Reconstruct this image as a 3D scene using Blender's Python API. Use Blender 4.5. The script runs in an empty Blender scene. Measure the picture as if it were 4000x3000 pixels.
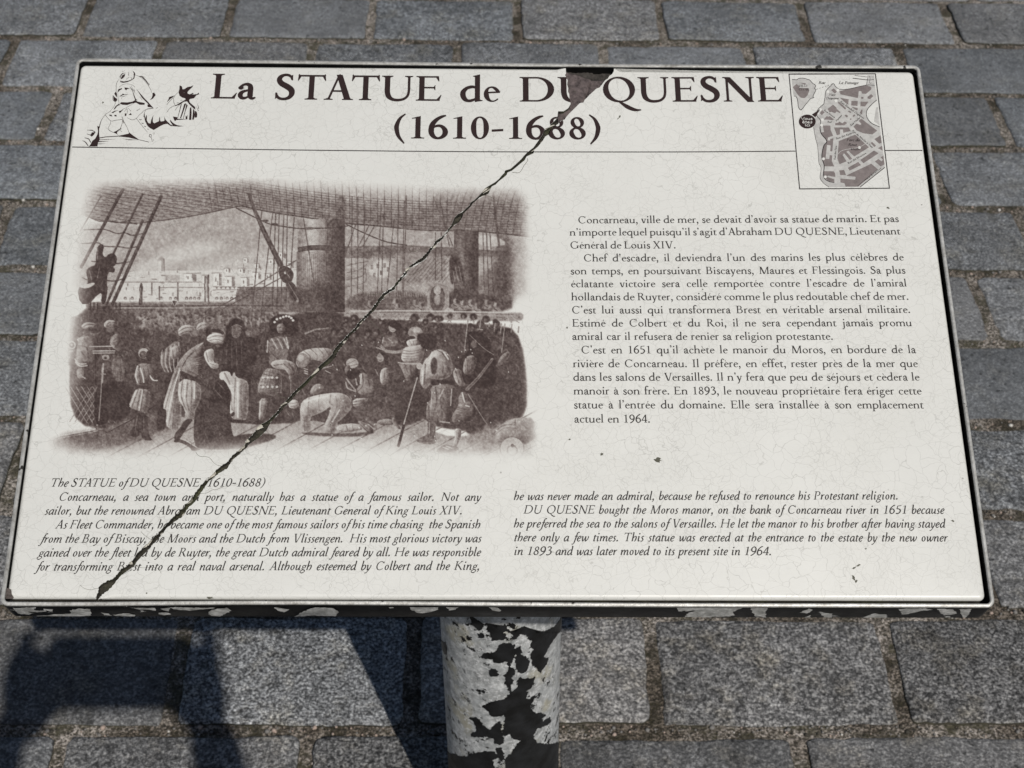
import bpy, bmesh, math, random
import numpy as np
from mathutils import Vector, Matrix

scene = bpy.context.scene
COL = scene.collection
random.seed(7)
rng = np.random.default_rng(11)

# ------------------------------------------------------------------ camera
FPX, CX, CY = 6000.0, 2000.0, 1500.0          # pixels of the 4000 x 3000 photograph
CAM_POS = np.array([-0.00976, -0.78782, 1.330])
CAM_RIGHT = np.array([0.99983577, -0.0102682, 0.01493322])
CAM_DOWN = np.array([0.00441244, -0.661277, -0.75012883])
CAM_FWD = np.array([0.01757747, 0.75007152, -0.66112309])
cam_data = bpy.data.cameras.new('camera')
cam_data.sensor_width = 36.0
cam_data.lens = 36.0 * FPX / 4000.0
cam_data.clip_start = 0.02
cam_data.clip_end = 400.0
cam_data.dof.use_dof = True
cam_data.dof.focus_distance = 0.97
cam_data.dof.aperture_fstop = 25.0
cam = bpy.data.objects.new('camera', cam_data)
COL.objects.link(cam)
m = Matrix.Identity(4)
for i in range(3):
    m[i][0] = CAM_RIGHT[i]; m[i][1] = -CAM_DOWN[i]; m[i][2] = -CAM_FWD[i]; m[i][3] = CAM_POS[i]
cam.matrix_world = m
scene.camera = cam

# ------------------------------------------------------------------ light
def pixel_dir(x, y):
    d = CAM_RIGHT * (x - CX) / FPX + CAM_DOWN * (y - CY) / FPX + CAM_FWD
    return d / np.linalg.norm(d)
SUN_RAY = pixel_dir(252, 2530)                 # the way sunlight travels
SUN_EL = math.asin(-SUN_RAY[2])
SUN_AZ = math.atan2(-SUN_RAY[0], -SUN_RAY[1])  # clockwise from +Y
world = bpy.data.worlds.new('World')
scene.world = world
world.use_nodes = True
wn = world.node_tree
sky = wn.nodes.new('ShaderNodeTexSky')
sky.sky_type = 'NISHITA'
sky.sun_disc = False
sky.sun_elevation = SUN_EL
sky.sun_rotation = SUN_AZ
wn.links.new(sky.outputs[0], wn.nodes['Background'].inputs[0])
wn.nodes['Background'].inputs[1].default_value = 0.036
sun_data = bpy.data.lights.new('sun', 'SUN')
sun_data.energy = 3.15
sun_data.angle = math.radians(0.53)
sun_data.color = (1.0, 0.955, 0.885)
sun = bpy.data.objects.new('sun', sun_data)
COL.objects.link(sun)
sun.rotation_euler = Vector((-SUN_RAY[0], -SUN_RAY[1], -SUN_RAY[2])).to_track_quat('Z', 'Y').to_euler()
sun.location = (1, -2, 4)
scene.view_settings.view_transform = 'Standard'
scene.view_settings.look = 'None'
scene.view_settings.exposure = 0.0
scene.view_settings.gamma = 1.0
scene.view_settings.use_curve_mapping = False

# ------------------------------------------------------------------ helpers
def mesh_obj(name, verts, faces, mats, parent=None, mat_idx=None, smooth_angle=None):
    me = bpy.data.meshes.new(name)
    me.from_pydata([tuple(map(float, v)) for v in verts], [], [list(map(int, f)) for f in faces])
    for mt in (mats if isinstance(mats, (list, tuple)) else [mats]):
        me.materials.append(mt)
    if mat_idx is not None:
        me.polygons.foreach_set('material_index', list(mat_idx))
    if smooth_angle is not None:
        me.polygons.foreach_set('use_smooth', [True] * len(me.polygons))
        me.set_sharp_from_angle(angle=math.radians(smooth_angle))
    me.update()
    o = bpy.data.objects.new(name, me)
    COL.objects.link(o)
    if parent is not None:
        o.parent = parent
    return o

class Nodes:
    """small node-tree writer"""
    def __init__(self, name):
        self.mat = bpy.data.materials.new(name)
        self.mat.use_nodes = True
        self.t = self.mat.node_tree
        self.bsdf = self.t.nodes['Principled BSDF']
    def n(self, kind, **kw):
        nd = self.t.nodes.new('ShaderNode' + kind)
        for k, v in kw.items():
            setattr(nd, k, v)
        return nd
    def put(self, src, dst):
        self.t.links.new(src, dst)
    def coord(self, which='Object'):
        return self.n('TexCoord').outputs[which]
    def noise(self, co, scale, detail=2.0, rough=0.5, dist=0.0):
        nd = self.n('TexNoise')
        self.put(co, nd.inputs['Vector'])
        nd.inputs['Scale'].default_value = scale
        nd.inputs['Detail'].default_value = detail
        nd.inputs['Roughness'].default_value = rough
        nd.inputs['Distortion'].default_value = dist
        return nd.outputs['Fac']
    def voro(self, co, scale, feature='F1', out='Distance'):
        nd = self.n('TexVoronoi', feature=feature)
        self.put(co, nd.inputs['Vector'])
        nd.inputs['Scale'].default_value = scale
        return nd.outputs[out]
    def ramp(self, fac, *stops, interp='LINEAR'):
        nd = self.n('ValToRGB')
        nd.color_ramp.interpolation = interp
        els = nd.color_ramp.elements
        while len(els) < len(stops):
            els.new(0.5)
        for e, (p, c) in zip(els, stops):
            e.position = p
            e.color = (c, c, c, 1) if not hasattr(c, '__len__') else (*c, 1)
        self.put(fac, nd.inputs[0])
        return nd.outputs['Color']
    def mix(self, fac, a, b, kind='MIX'):
        nd = self.n('Mix', data_type='RGBA', blend_type=kind)
        for val, i in ((fac, 0), (a, 6), (b, 7)):
            sock = nd.inputs[i]
            if isinstance(val, (int, float)):
                sock.default_value = val if i == 0 else (val, val, val, 1)
            elif isinstance(val, tuple):
                sock.default_value = (*val, 1)
            else:
                self.put(val, sock)
        return nd.outputs[2]
    def math(self, op, a, b=None):
        nd = self.n('Math', operation=op)
        for val, sock in ((a, nd.inputs[0]), (b, nd.inputs[1])):
            if val is None:
                continue
            if isinstance(val, (int, float)):
                sock.default_value = val
            else:
                self.put(val, sock)
        return nd.outputs[0]
    def bump(self, height, strength, distance=0.001, normal=None):
        nd = self.n('Bump')
        nd.inputs['Strength'].default_value = strength
        nd.inputs['Distance'].default_value = distance
        self.put(height, nd.inputs['Height'])
        if normal is not None:
            self.put(normal, nd.inputs['Normal'])
        return nd.outputs[0]
    def set(self, **kw):
        for k, v in kw.items():
            s = self.bsdf.inputs[k.replace('_', ' ')]
            if isinstance(v, (int, float)):
                s.default_value = v
            elif isinstance(v, tuple):
                s.default_value = (*v, 1)
            else:
                self.put(v, s)
        return self.mat

def plain(name, rgb, rough=0.5, metal=0.0):
    k = Nodes(name)
    return k.set(Base_Color=rgb, Roughness=rough, Metallic=metal)

def ground_at(x, y):
    d = pixel_dir(x, y)
    return CAM_POS + d * (-CAM_POS[2] / d[2])

# panel frame: X to the right, V up the slope, N out of the face
PANEL_C = np.array([0.0, 0.0, 0.69905])
PU = np.array([1.0, 0.0, 0.0])
PV = np.array([0.0, 0.91453705, 0.40349719])
PN = np.array([0.0, -0.40349719, 0.91453705])
FACE_Z = -0.0018                                # enamel lies a little below the lip
def panel_at(x, y, z=FACE_Z):
    """photo pixel -> (u, v) on the plaque plane at height z above the lip plane"""
    d = pixel_dir(x, y)
    o = PANEL_C + PN * z
    s = ((o - CAM_POS) @ PN) / (d @ PN)
    p = CAM_POS + d * s - o
    return np.array([p @ PU, p @ PV])
def crop_pts(pts, ox, oy, sc):
    """points read in an enlarged piece of the photograph -> (u, v) on the plaque"""
    return [panel_at(ox + x / sc, oy + y / sc) for x, y in pts]
# ------------------------------------------------------------------ paving
def granite():
    k = Nodes('granite_sett')
    co = k.coord()
    at = k.n('Attribute', attribute_name='tone')
    warp = k.noise(co, 110, 3, 0.6)
    grain = k.noise(co, 300, 4, 0.72)
    fine = k.noise(co, 760, 3, 0.65)
    g = k.math('ADD', k.math('MULTIPLY', grain, 0.80), k.math('MULTIPLY', fine, 0.20))
    base = k.ramp(g, (0.38, (0.018, 0.018, 0.019)), (0.445, (0.070, 0.070, 0.072)), (0.505, (0.165, 0.165, 0.167)), (0.565, (0.30, 0.30, 0.302)), (0.64, (0.52, 0.52, 0.515)))
    blot = k.ramp(k.noise(co, 11, 4, 0.65), (0.3, 0.72), (0.7, 1.22))
    base = k.mix(1.0, base, blot, 'MULTIPLY')
    mid = k.ramp(k.noise(co, 75, 3, 0.6), (0.34, 0.52), (0.5, 1.0), (0.66, 1.30))
    base = k.mix(1.0, base, mid, 'MULTIPLY')
    stain = k.ramp(k.noise(co, 19, 5, 0.72), (0.50, 0.0), (0.72, 0.62))
    base = k.mix(stain, base, k.mix(1.0, base, (1.0, 0.86, 0.58), 'MULTIPLY'))
    base = k.mix(1.0, base, at.outputs['Color'], 'MULTIPLY')
    wr_ = k.n('Attribute', attribute_name='worn')
    base = k.mix(wr_.outputs['Fac'], base, k.mix(1.0, k.mix(1.0, (0.170, 0.170, 0.172), blot, 'MULTIPLY'), at.outputs['Color'], 'MULTIPLY'))
    pits = k.ramp(warp, (0.33, 0.0), (0.40, 1.0))
    base = k.mix(k.math('MULTIPLY', k.math('SUBTRACT', 1.0, pits), 0.7), base, (0.022, 0.022, 0.022))
    hgt = k.math('ADD', k.math('MULTIPLY', g, 0.8), k.math('MULTIPLY', k.noise(co, 60, 4, 0.6), 1.0))
    k.bsdf.inputs['Specular IOR Level'].default_value = 0.28
    return k.set(Base_Color=base, Roughness=0.8, Normal=k.bump(hgt, 1.0, 0.0030))

def mortar():
    k = Nodes('sandy_mortar')
    co = k.coord()
    gr = k.noise(co, 340, 3, 0.7)
    base = k.ramp(gr, (0.34, (0.026, 0.023, 0.018)), (0.44, (0.105, 0.092, 0.074)), (0.53, (0.27, 0.240, 0.205)), (0.61, (0.66, 0.60, 0.55)))
    moss = k.ramp(k.noise(co, 34, 5, 0.65), (0.48, 0.0), (0.60, 0.85))
    mossc = k.ramp(k.noise(co, 260, 3, 0.6), (0.3, (0.024, 0.022, 0.014)), (0.7, (0.10, 0.092, 0.050)))
    base = k.mix(moss, base, mossc)
    dirt = k.ramp(k.noise(co, 7, 4, 0.65), (0.42, 0.85), (0.56, 0.0))
    base = k.mix(dirt, base, k.mix(1.0, base, (0.36, 0.32, 0.27), 'MULTIPLY'))
    hgt = k.math('ADD', gr, k.math('MULTIPLY', k.noise(co, 120, 4, 0.6), 1.2))
    return k.set(Base_Color=base, Roughness=0.95, Normal=k.bump(hgt, 1.0, 0.004))

M_GRANITE = granite()
M_MORTAR = mortar()
M_SIDE = Nodes('mossy_sett_side')
_c = M_SIDE.coord()
M_SIDE = M_SIDE.set(Base_Color=M_SIDE.ramp(M_SIDE.noise(_c, 120, 3, 0.6), (0.35, (0.018, 0.017, 0.013)), (0.7, (0.060, 0.055, 0.035))), Roughness=0.95)

# joint lines between courses, read off the photograph at its left and right edges
_j = [((100, 140), (3900, 179)), ((100, 335), (3900, 373)), ((100, 549), (3930, 581)), ((100, 780), (3930, 817)),
      ((100, 1042), (3930, 1067.6)), ((100, 1320), (3930, 1334)), ((100, 1632), (3930, 1652.6)), ((20, 1993), (3930, 1997)),
      ((100, 2388), (3930, 2389.5)), ((100, 2851), (3930, 2849))]
ROW_Y = [0.5 * (ground_at(*a)[1] + ground_at(*b)[1]) for a, b in _j]
PITCH_Y = (ROW_Y[0] - ROW_Y[-1]) / 9.0
# one upright joint of each course (course k lies between joint k and joint k+1)
_seen = {-1: [(316, 100), (886, 105), (1447, 110), (2023, 112), (2588, 114), (3153, 116), (3731, 118)],
         0: [(30, 220), (624, 194), (1216, 203), (1786, 212), (2353, 212), (2931, 212), (3519, 217)],
         1: [(193, 434), (3895, 443)], 2: [(3688, 755)], 3: [(3985, 860)], 4: [(3845, 1209)], 5: [],
         6: [(45, 1882)], 7: [(3872, 2330)], 8: [(678, 2700), (2560, 2690), (3509, 2690)], 9: [(235, 2928), (3122, 2936)]}
PITCH_X = 0.2560
JOINT = 0.0150
verts, faces, midx, tones, worns = [], [], [], [], []
def add_sett(x0, x1, y0, y1, rnd, hue=0.0):
    """one granite block: a rounded, slightly uneven outline with worn arrises"""
    base = len(verts)
    r = rnd.uniform(0.005, 0.011)
    ring = []
    nx, ny, nc = 16, 10, 3
    def corner(cx, cy, a0):
        for i in range(nc + 1):
            a = a0 + (math.pi / 2) * i / nc
            ring.append((cx + r * math.cos(a), cy + r * math.sin(a)))
    corner(x1 - r, y1 - r, 0.0)
    for i in range(1, nx): ring.append((x1 - r + (x0 - x1 + 2 * r) * i / nx, y1))
    corner(x0 + r, y1 - r, math.pi / 2)
    for i in range(1, ny): ring.append((x0, y1 - r + (y0 - y1 + 2 * r) * i / ny))
    corner(x0 + r, y0 + r, math.pi)
    for i in range(1, nx): ring.append((x0 + r + (x1 - x0 - 2 * r) * i / nx, y0))
    corner(x1 - r, y0 + r, 1.5 * math.pi)
    for i in range(1, ny): ring.append((x1, y0 + r + (y1 - y0 - 2 * r) * i / ny))
    n = len(ring)
    cx, cy = (x0 + x1) / 2, (y0 + y1) / 2
    ph = [rnd.uniform(0, 6.3) for _ in range(4)]
    lift = rnd.uniform(-0.0022, 0.0022)
    tx, ty = rnd.uniform(-.012, .012), rnd.uniform(-.020, .020)
    jit = [0.0009 * math.sin(3 * 2 * math.pi * i / n + ph[0]) + 0.0006 * math.sin(7 * 2 * math.pi * i / n + ph[1]) + rnd.uniform(-.0010, .0010) + (rnd.uniform(.001, .0028) if rnd.random() < .05 else 0) for i in range(n)]
    for ins, z in ((0.0062, 0.0), (0.0022, -0.0009), (0.0005, -0.0028), (-0.0006, -0.016)):
        for i, (x, y) in enumerate(ring):
            dx, dy = x - cx, y - cy
            k = 1 - (ins + jit[i]) / max(abs(dx) if abs(dx) / (x1 - x0) > abs(dy) / (y1 - y0) else abs(dy), 1e-4)
            X, Y = cx + dx * k, cy + dy * k
            verts.append((X, Y, z + lift + tx * (X - cx) + ty * (Y - cy)))
    tone = rnd.choice([0.78, 0.88, 0.96, 1.0, 1.06, 1.16])
    tint = rnd.uniform(-0.03, 0.03) + hue
    tone *= 1.14; c = (tone * (1 + tint), tone, tone * (1 - tint))
    faces.append([base + i for i in range(n)]); midx.append(0)
    for lv in range(3):
        for i in range(n):
            a, b = base + lv * n + i, base + lv * n + (i + 1) % n
            faces.append([a, a + n, b + n, b]); midx.append(1 if lv == 2 else 0)
    tones.extend([c] * (4 * n)); worns.extend([min(0.7, max(0.0, rnd.uniform(.05, .45) + (-.2 - hue) * 0 + (.22 if hue < -.02 else 0)))] * (4 * n))
rnd = random.Random(5)
prev_off = None
for k in range(-14, 24):
    if 0 <= k < 9:
        yt, yb = ROW_Y[k], ROW_Y[k + 1]
    elif k < 0:
        yt, yb = ROW_Y[0] - k * PITCH_Y, ROW_Y[0] - (k + 1) * PITCH_Y
    else:
        yt, yb = ROW_Y[9] - (k - 9) * PITCH_Y, ROW_Y[9] - (k - 8) * PITCH_Y
    marks = sorted(ground_at(*p)[0] for p in _seen.get(k, []))
    if not marks:
        marks = [(prev_off if prev_off is not None else 0.0) + PITCH_X * 0.5 + rnd.uniform(-.015, .015)]
    js = list(marks)
    # fill the gaps between measured joints, then run on past them
    full = [js[0]]
    for a, b in zip(js, js[1:]):
        nseg = max(1, round((b - a) / PITCH_X))
        for q in range(1, nseg + 1):
            full.append(a + (b - a) * q / nseg + (rnd.uniform(-.006, .006) if q < nseg else 0))
    while full[0] > -2.6: full.insert(0, full[0] - PITCH_X + rnd.uniform(-.006, .006))
    while full[-1] < 2.6: full.append(full[-1] + PITCH_X + rnd.uniform(-.006, .006))
    prev_off = marks[0]
    for a, b in zip(full, full[1:]):
        jw, jh = JOINT * rnd.uniform(0.85, 1.15), JOINT * rnd.uniform(0.98, 1.18)
        e = rnd.uniform(-.0015, .0015)
        add_sett(a + jw / 2, b - jw / 2, yb + jh / 2 + e, yt - jh / 2 + e, rnd, -0.045 + 0.042 * min(max((k - 1) / 8.0, 0), 1))
paving = mesh_obj('stone_paving', verts, faces, [M_GRANITE, M_SIDE], None, midx, 50)
ca = paving.data.color_attributes.new('tone', 'FLOAT_COLOR', 'POINT')
ca.data.foreach_set('color', np.c_[np.array(tones), np.ones(len(tones))].astype(np.float32).ravel())
wa = paving.data.attributes.new('worn', 'FLOAT', 'POINT'); wa.data.foreach_set('value', np.array(worns, np.float32))
paving['kind'] = 'structure'
# mortar bed: finely uneven under the sign, then a wide sheet
gv, gf = [], []
NX, NY = 150, 150
X0, X1, Y0, Y1 = -2.7, 2.7, -2.6, 3.9
for j in range(NY + 1):
    for i in range(NX + 1):
        gv.append((X0 + (X1 - X0) * i / NX, Y0 + (Y1 - Y0) * j / NY, -0.0042 + rnd.uniform(-.0011, .0011)))
for j in range(NY):
    for i in range(NX):
        a = j * (NX + 1) + i
        gf.append([a, a + 1, a + NX + 2, a + NX + 1])
b0 = len(gv)
B = 60.0
gv += [(-B, -B, -0.02), (B, -B, -0.02), (B, B, -0.02), (-B, B, -0.02)]
gf += [[b0, b0 + 1, b0 + 2, b0 + 3]]
bed = mesh_obj('ground', gv, gf, M_MORTAR, None, None, 60)
bed['kind'] = 'structure'

# loose grit lying in the joints: far too much to count
gcol = [plain('white_quartz_grit', (0.60, 0.58, 0.54), 0.5), plain('pink_grit', (0.42, 0.33, 0.28), 0.8), plain('grey_grit', (0.20, 0.19, 0.18), 0.8), plain('dark_grit', (0.05, 0.045, 0.035), 0.9)]
kv, kf, km = [], [], []
gr = random.Random(77)
def pebble(x, y, z, r, mi):
    b = len(kv)
    a0 = gr.uniform(0, 6.3)
    for zz, rr in ((0.75, .45), (0.15, 1.0), (-0.5, .75)):
        for i in range(6):
            a = a0 + i * math.pi / 3
            w = r * rr * gr.uniform(.75, 1.2)
            kv.append((x + w * math.cos(a), y + w * math.sin(a), z + zz * r * .8))
    kf.append([b + i for i in range(6)]); km.append(mi)
    for l in range(2):
        for i in range(6):
            kf.append([b + l * 6 + i, b + (l + 1) * 6 + i, b + (l + 1) * 6 + (i + 1) % 6, b + l * 6 + (i + 1) % 6]); km.append(mi)
def grit_kind(): return gr.choices([0, 1, 2, 3], [0.35, 3, 6, 6])[0]
for k in range(10):
    y = ROW_Y[k]
    for _ in range(620):
        r = gr.uniform(.0006, .0016) if gr.random() < .93 else gr.uniform(.0018, .0032)
        pebble(gr.uniform(-.95, .95), y + gr.uniform(-.0065, .0065), -.0036 + r * .3, r, grit_kind())
for x, y in [(100, 32), (128, 1038), (3915, 545), (3905, 816), (90, 778), (148, 500), (500, 62), (2960, 2400), (3950, 1657)]:
    g_ = ground_at(x, y); pebble(g_[0], g_[1], -.002, .0030, 0)
grit = mesh_obj('loose_grit', kv, kf, gcol, None, km, 80)
grit['kind'] = 'stuff'
# ------------------------------------------------------------------ the sign
def flaky_paint(name, thr, metal_rgb, scale, squash=(1, 1, 1), bias=None, pole=False):
    """black paint flaking off bare metal"""
    k = Nodes(name)
    co = k.coord()
    mp = k.n('Mapping')
    mp.inputs['Scale'].default_value = squash
    k.put(co, mp.inputs['Vector'])
    v = mp.outputs[0]
    big = k.noise(v, scale, 5, 0.62, 0.6)
    f = big
    if bias is not None:
        f = k.math('ADD', big, bias(k, co))
    mask = k.ramp(f, (thr - 0.006, 0.0), (thr + 0.006, 1.0))          # 1 = bare metal
    scuff = k.noise(v, scale * 5, 4, 0.7)
    metal = k.ramp(scuff, (0.35, tuple(c * 0.62 for c in metal_rgb)), (0.52, metal_rgb), (0.70, tuple(min(1, c * 1.55) for c in metal_rgb)))
    if pole:
        lime = k.ramp(k.noise(co, 38, 3, 0.5), (0.56, 0.0), (0.66, 0.75))
        metal = k.mix(lime, metal, (0.52, 0.49, 0.38))
        spark = k.ramp(k.noise(co, 240, 3, 0.75), (0.53, 0.0), (0.63, 0.9))
        metal = k.mix(spark, metal, (0.86, 0.87, 0.88))
        dull = k.ramp(k.noise(co, 90, 3, 0.6), (0.40, 0.42), (0.55, 0.0))
        metal = k.mix(dull, metal, (0.30, 0.32, 0.33))
    if pole:
        fleck = k.math('MULTIPLY', k.ramp(k.noise(co, 105, 5, 0.72), (0.570, 0.0), (0.580, 1.0)), k.ramp(k.noise(co, 26, 2, 0.5), (0.46, 0.0), (0.52, 1.0)))
        metal = k.mix(fleck, metal, (0.012, 0.012, 0.012))
    paint = k.ramp(k.noise(co, 70, 3, 0.6), (0.35, (0.005, 0.005, 0.005)), (0.7, (0.013, 0.013, 0.0135)))
    col = k.mix(mask, paint, metal)
    edge = k.ramp(f, (thr - 0.02, 1.0), (thr + 0.02, 0.0))
    hgt = k.math('ADD', edge, k.math('MULTIPLY', scuff, 0.25))
    k.bsdf.inputs['Specular IOR Level'].default_value = 0.22
    rough = k.mix(mask, k.ramp(k.noise(co, 50, 3, 0.6), (0.3, 0.28), (0.7, 0.5)), 0.42 if pole else 0.5)
    met = k.math('MULTIPLY', mask, 0.25 if pole else 0.1)
    return k.set(Base_Color=col, Roughness=rough, Metallic=met, Normal=k.bump(hgt, 0.8, 0.0006))

def _front_bias(k, co):
    s = k.n('SeparateXYZ'); k.put(co, s.inputs[0])
    # bare corners and a bare middle-right stretch, mostly black elsewhere
    a = k.ramp(k.math('ADD', k.math('MULTIPLY', s.outputs[0], 1.6), 0.5), (0.0, 0.10), (0.14, 0.05), (0.30, -0.02), (0.45, -0.06), (0.68, -0.03), (0.74, 0.11), (0.82, 0.02), (1.0, 0.09))
    return k.math('ADD', a, -0.02)
M_TRAY = flaky_paint('flaking_black_tray', 0.70, (0.46, 0.46, 0.45), 24, (1.0, 1.0, 1.6), _front_bias)
def _inside_bias(k, co):
    s = k.n('SeparateXYZ'); k.put(co, s.inputs[0])
    return k.math('MULTIPLY', 0.0, s.outputs[0])
M_TRAY_IN = flaky_paint('black_tray_inside', 0.66, (0.10, 0.10, 0.105), 60, (0.5, 1, 1), _inside_bias)
def worn_alu():
    k = Nodes('worn_aluminium_lip')
    co = k.coord()
    n1 = k.noise(co, 60, 4, 0.65)
    n2 = k.noise(co, 420, 3, 0.6)
    col = k.ramp(k.math('ADD', k.math('MULTIPLY', n1, 0.6), k.math('MULTIPLY', n2, 0.4)), (0.30, (0.20, 0.19, 0.17)), (0.45, (0.40, 0.395, 0.375)), (0.62, (0.60, 0.60, 0.585)))
    nick = k.ramp(k.noise(co, 130, 3, 0.5), (0.30, 1.0), (0.335, 0.0))
    col = k.mix(nick, col, (0.025, 0.023, 0.02))
    return k.set(Base_Color=col, Roughness=0.44, Metallic=0.25, Normal=k.bump(n2, 0.5, 0.0004))
M_LIP = worn_alu()

def rounded_rect(hw, hh, r, n=7):
    pts = []
    for cx, cy, a0 in ((hw - r, hh - r, 0), (-hw + r, hh - r, 90), (-hw + r, -hh + r, 180), (hw - r, -hh + r, 270)):
        for i in range(n + 1):
            a = math.radians(a0 + 90 * i / n)
            pts.append((cx + r * math.cos(a), cy + r * math.sin(a)))
    return pts
def densify(pts, step):
    out = []
    for (x0, y0), (x1, y1) in zip(pts, pts[1:] + pts[:1]):
        L = math.hypot(x1 - x0, y1 - y0)
        n = max(1, int(L / step))
        for i in range(n):
            out.append((x0 + (x1 - x0) * i / n, y0 + (y1 - y0) * i / n))
    return out

sign = bpy.data.objects.new('information_sign', None)
COL.objects.link(sign)
BASE = np.array([0.0, 0.045, 0.0])
sign.location = BASE
sign['label'] = 'low lectern sign with cracked white enamel plaque on a flaking metal pole'
sign['category'] = 'sign'
PANEL_M = Matrix(((PU[0], PV[0], PN[0], PANEL_C[0] - BASE[0]), (PU[1], PV[1], PN[1], PANEL_C[1] - BASE[1]), (PU[2], PV[2], PN[2], PANEL_C[2] - BASE[2]), (0, 0, 0, 1)))
def on_panel(o):
    o.matrix_local = PANEL_M
    return o

# tray: an open metal box; its rim is bare aluminium
DEPTH = 0.0285
HW, HH = 0.3, 0.2
prof = [(0.0046, -DEPTH + 0.0), (0.0012, -DEPTH + 0.0022), (0.0, -DEPTH + 0.006), (0.0, -0.0012), (0.0003, -0.0004), (0.0009, 0.0), (0.0019, 0.0), (0.0024, -0.0004), (0.0026, -0.0012), (0.0026, -0.0115)]
v, f, mi = [], [], []
rings = []
wob = random.Random(3)
base_ring = densify(rounded_rect(HW, HH, 0.0052), 0.012)
N = len(base_ring)
def dent(x, y):
    # the rim is dished and knocked a little along its edges
    d = 0.0
    if y < -HH + 0.01: d += 0.0011 * math.exp(-((x + 0.12) / 0.13) ** 2) - 0.0004 * math.exp(-((x + 0.25) / 0.05) ** 2)
    if y > HH - 0.01: d -= 0.0006 * math.sin(x * 9 + 1)
    return d
for ins, z in prof:
    ring = []
    for (x, y) in base_ring:
        ax = max(abs(x) - (HW - 0.0052), 0); ay = max(abs(y) - (HH - 0.0052), 0)
        L = math.hypot(ax, ay) or 1
        nx, ny = math.copysign(ax / L, x) if ax else 0, math.copysign(ay / L, y) if ay else 0
        s = 1.0
        if z <= -DEPTH + 0.001: s = 1 + 4.0 * (ax > 0 and ay > 0)
        ring.append(len(v)); v.append((x - nx * ins * s, y - ny * ins * s + (dent(x, y) if z > -0.02 else 0), z))
    rings.append(ring)
for k_ in range(len(rings) - 1):
    for i in range(N):
        a, b = rings[k_][i], rings[k_][(i + 1) % N]
        c, d = rings[k_ + 1][(i + 1) % N], rings[k_ + 1][i]
        f.append([a, b, c, d]); mi.append(0 if k_ < 3 else (1 if k_ < 8 else 2))
f.append(list(reversed(rings[0]))); mi.append(0)
f.append(list(rings[-1])); mi.append(2)
tray = on_panel(mesh_obj('frame', v, f, [M_TRAY, M_LIP, M_TRAY_IN], sign, mi, 35))

# bare patches where the paint has come off the front of the tray
def front_at(x, y):
    d = pixel_dir(x, y)
    o = PANEL_C - PV * (HH + 0.00015)
    t = ((o - CAM_POS) @ PV) / (d @ PV)
    p = CAM_POS + d * t - o
    return (p @ PU, p @ PN)
def g5(*p): return [(x / 2.212, 2250 + y / 2.212) for x, y in p]
def g2(*p): return [(1500 + x / 2.212, 2250 + y / 2.212) for x, y in p]
def g4(*p): return [(2400 + x / 1.3825, 1800 + y / 1.3825) for x, y in p]
BARE = [g5((90, 278), (310, 270), (300, 300), (240, 310), (300, 320), (250, 335), (180, 330), (110, 310)), g5((375, 282), (460, 287), (455, 305), (380, 300)), g5((310, 345), (440, 335), (520, 330), (610, 325), (600, 300), (680, 280), (780, 287), (790, 340), (700, 350), (560, 362), (450, 360), (330, 356)),
        g5((870, 315), (940, 325), (970, 345), (900, 340)), g5((975, 335), (1110, 322), (1165, 335), (1165, 352), (1100, 352), (1000, 345)), g5((1120, 272), (1340, 277), (1345, 300), (1260, 290), (1180, 285)), g5((1370, 318), (1430, 315), (1480, 330), (1420, 340), (1370, 330)), g5((1385, 282), (1470, 277), (1460, 305), (1410, 295)), g5((1440, 268), (1860, 276), (1780, 285), (1640, 300), (1560, 295)), g5((1800, 330), (1820, 300), (1900, 282), (1960, 274), (2000, 300), (1900, 350), (1830, 345)),
        [(1150, 2410), (1186, 2387), (1230, 2373), (1302, 2376), (1324, 2391), (1309, 2408), (1230, 2404)], [(1070, 2373), (1130, 2380), (1110, 2392), (1085, 2385)],
        g2((210, 252), (240, 244), (450, 244), (470, 290), (440, 300), (330, 322), (280, 315), (230, 290)), g2((535, 270), (560, 248), (640, 260), (620, 290), (560, 298)), g2((640, 244), (760, 246), (755, 262), (680, 255)), g2((905, 270), (960, 268), (1010, 295), (1000, 308), (930, 295)), g2((40, 268), (80, 262), (85, 276), (50, 280)), g2((1050, 246), (1240, 248), (1230, 262), (1170, 255)), g2((2050, 258), (2110, 252), (2105, 272), (2060, 270)), g2((1780, 258), (1870, 255), (1870, 266)),
        g4((340, 785), (500, 778), (700, 783), (680, 800), (640, 815), (650, 835), (590, 842), (500, 844), (380, 842), (400, 820), (440, 810), (345, 812)), g4((735, 790), (830, 787), (815, 820), (820, 846), (760, 840), (745, 815)), g4((1000, 820), (1050, 798), (1070, 805), (1040, 825)), g4((1110, 822), (1180, 825), (1170, 850), (1130, 845)), g4((1025, 845), (1060, 832), (1055, 853)), g4((1340, 845), (1400, 825), (1470, 830), (1475, 850), (1400, 853)), g4((1530, 800), (1680, 797), (1720, 805), (1640, 815), (1560, 830)), g4((1740, 800), (1830, 802), (1850, 825), (1780, 835)), g4((1860, 802), (1930, 800), (1915, 830), (1890, 850), (1880, 840)), g4((1780, 842), (1815, 838), (1810, 850))]
from mathutils.geometry import tessellate_polygon as _tp
M_BARE = Nodes('bare_weathered_metal')
_c = M_BARE.coord()
M_BARE = M_BARE.set(Base_Color=M_BARE.ramp(M_BARE.noise(_c, 160, 4, 0.65), (0.32, (0.30, 0.30, 0.285)), (0.5, (0.58, 0.58, 0.56)), (0.64, (0.88, 0.88, 0.86))), Roughness=0.5, Metallic=0.1)
br = random.Random(8)
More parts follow.
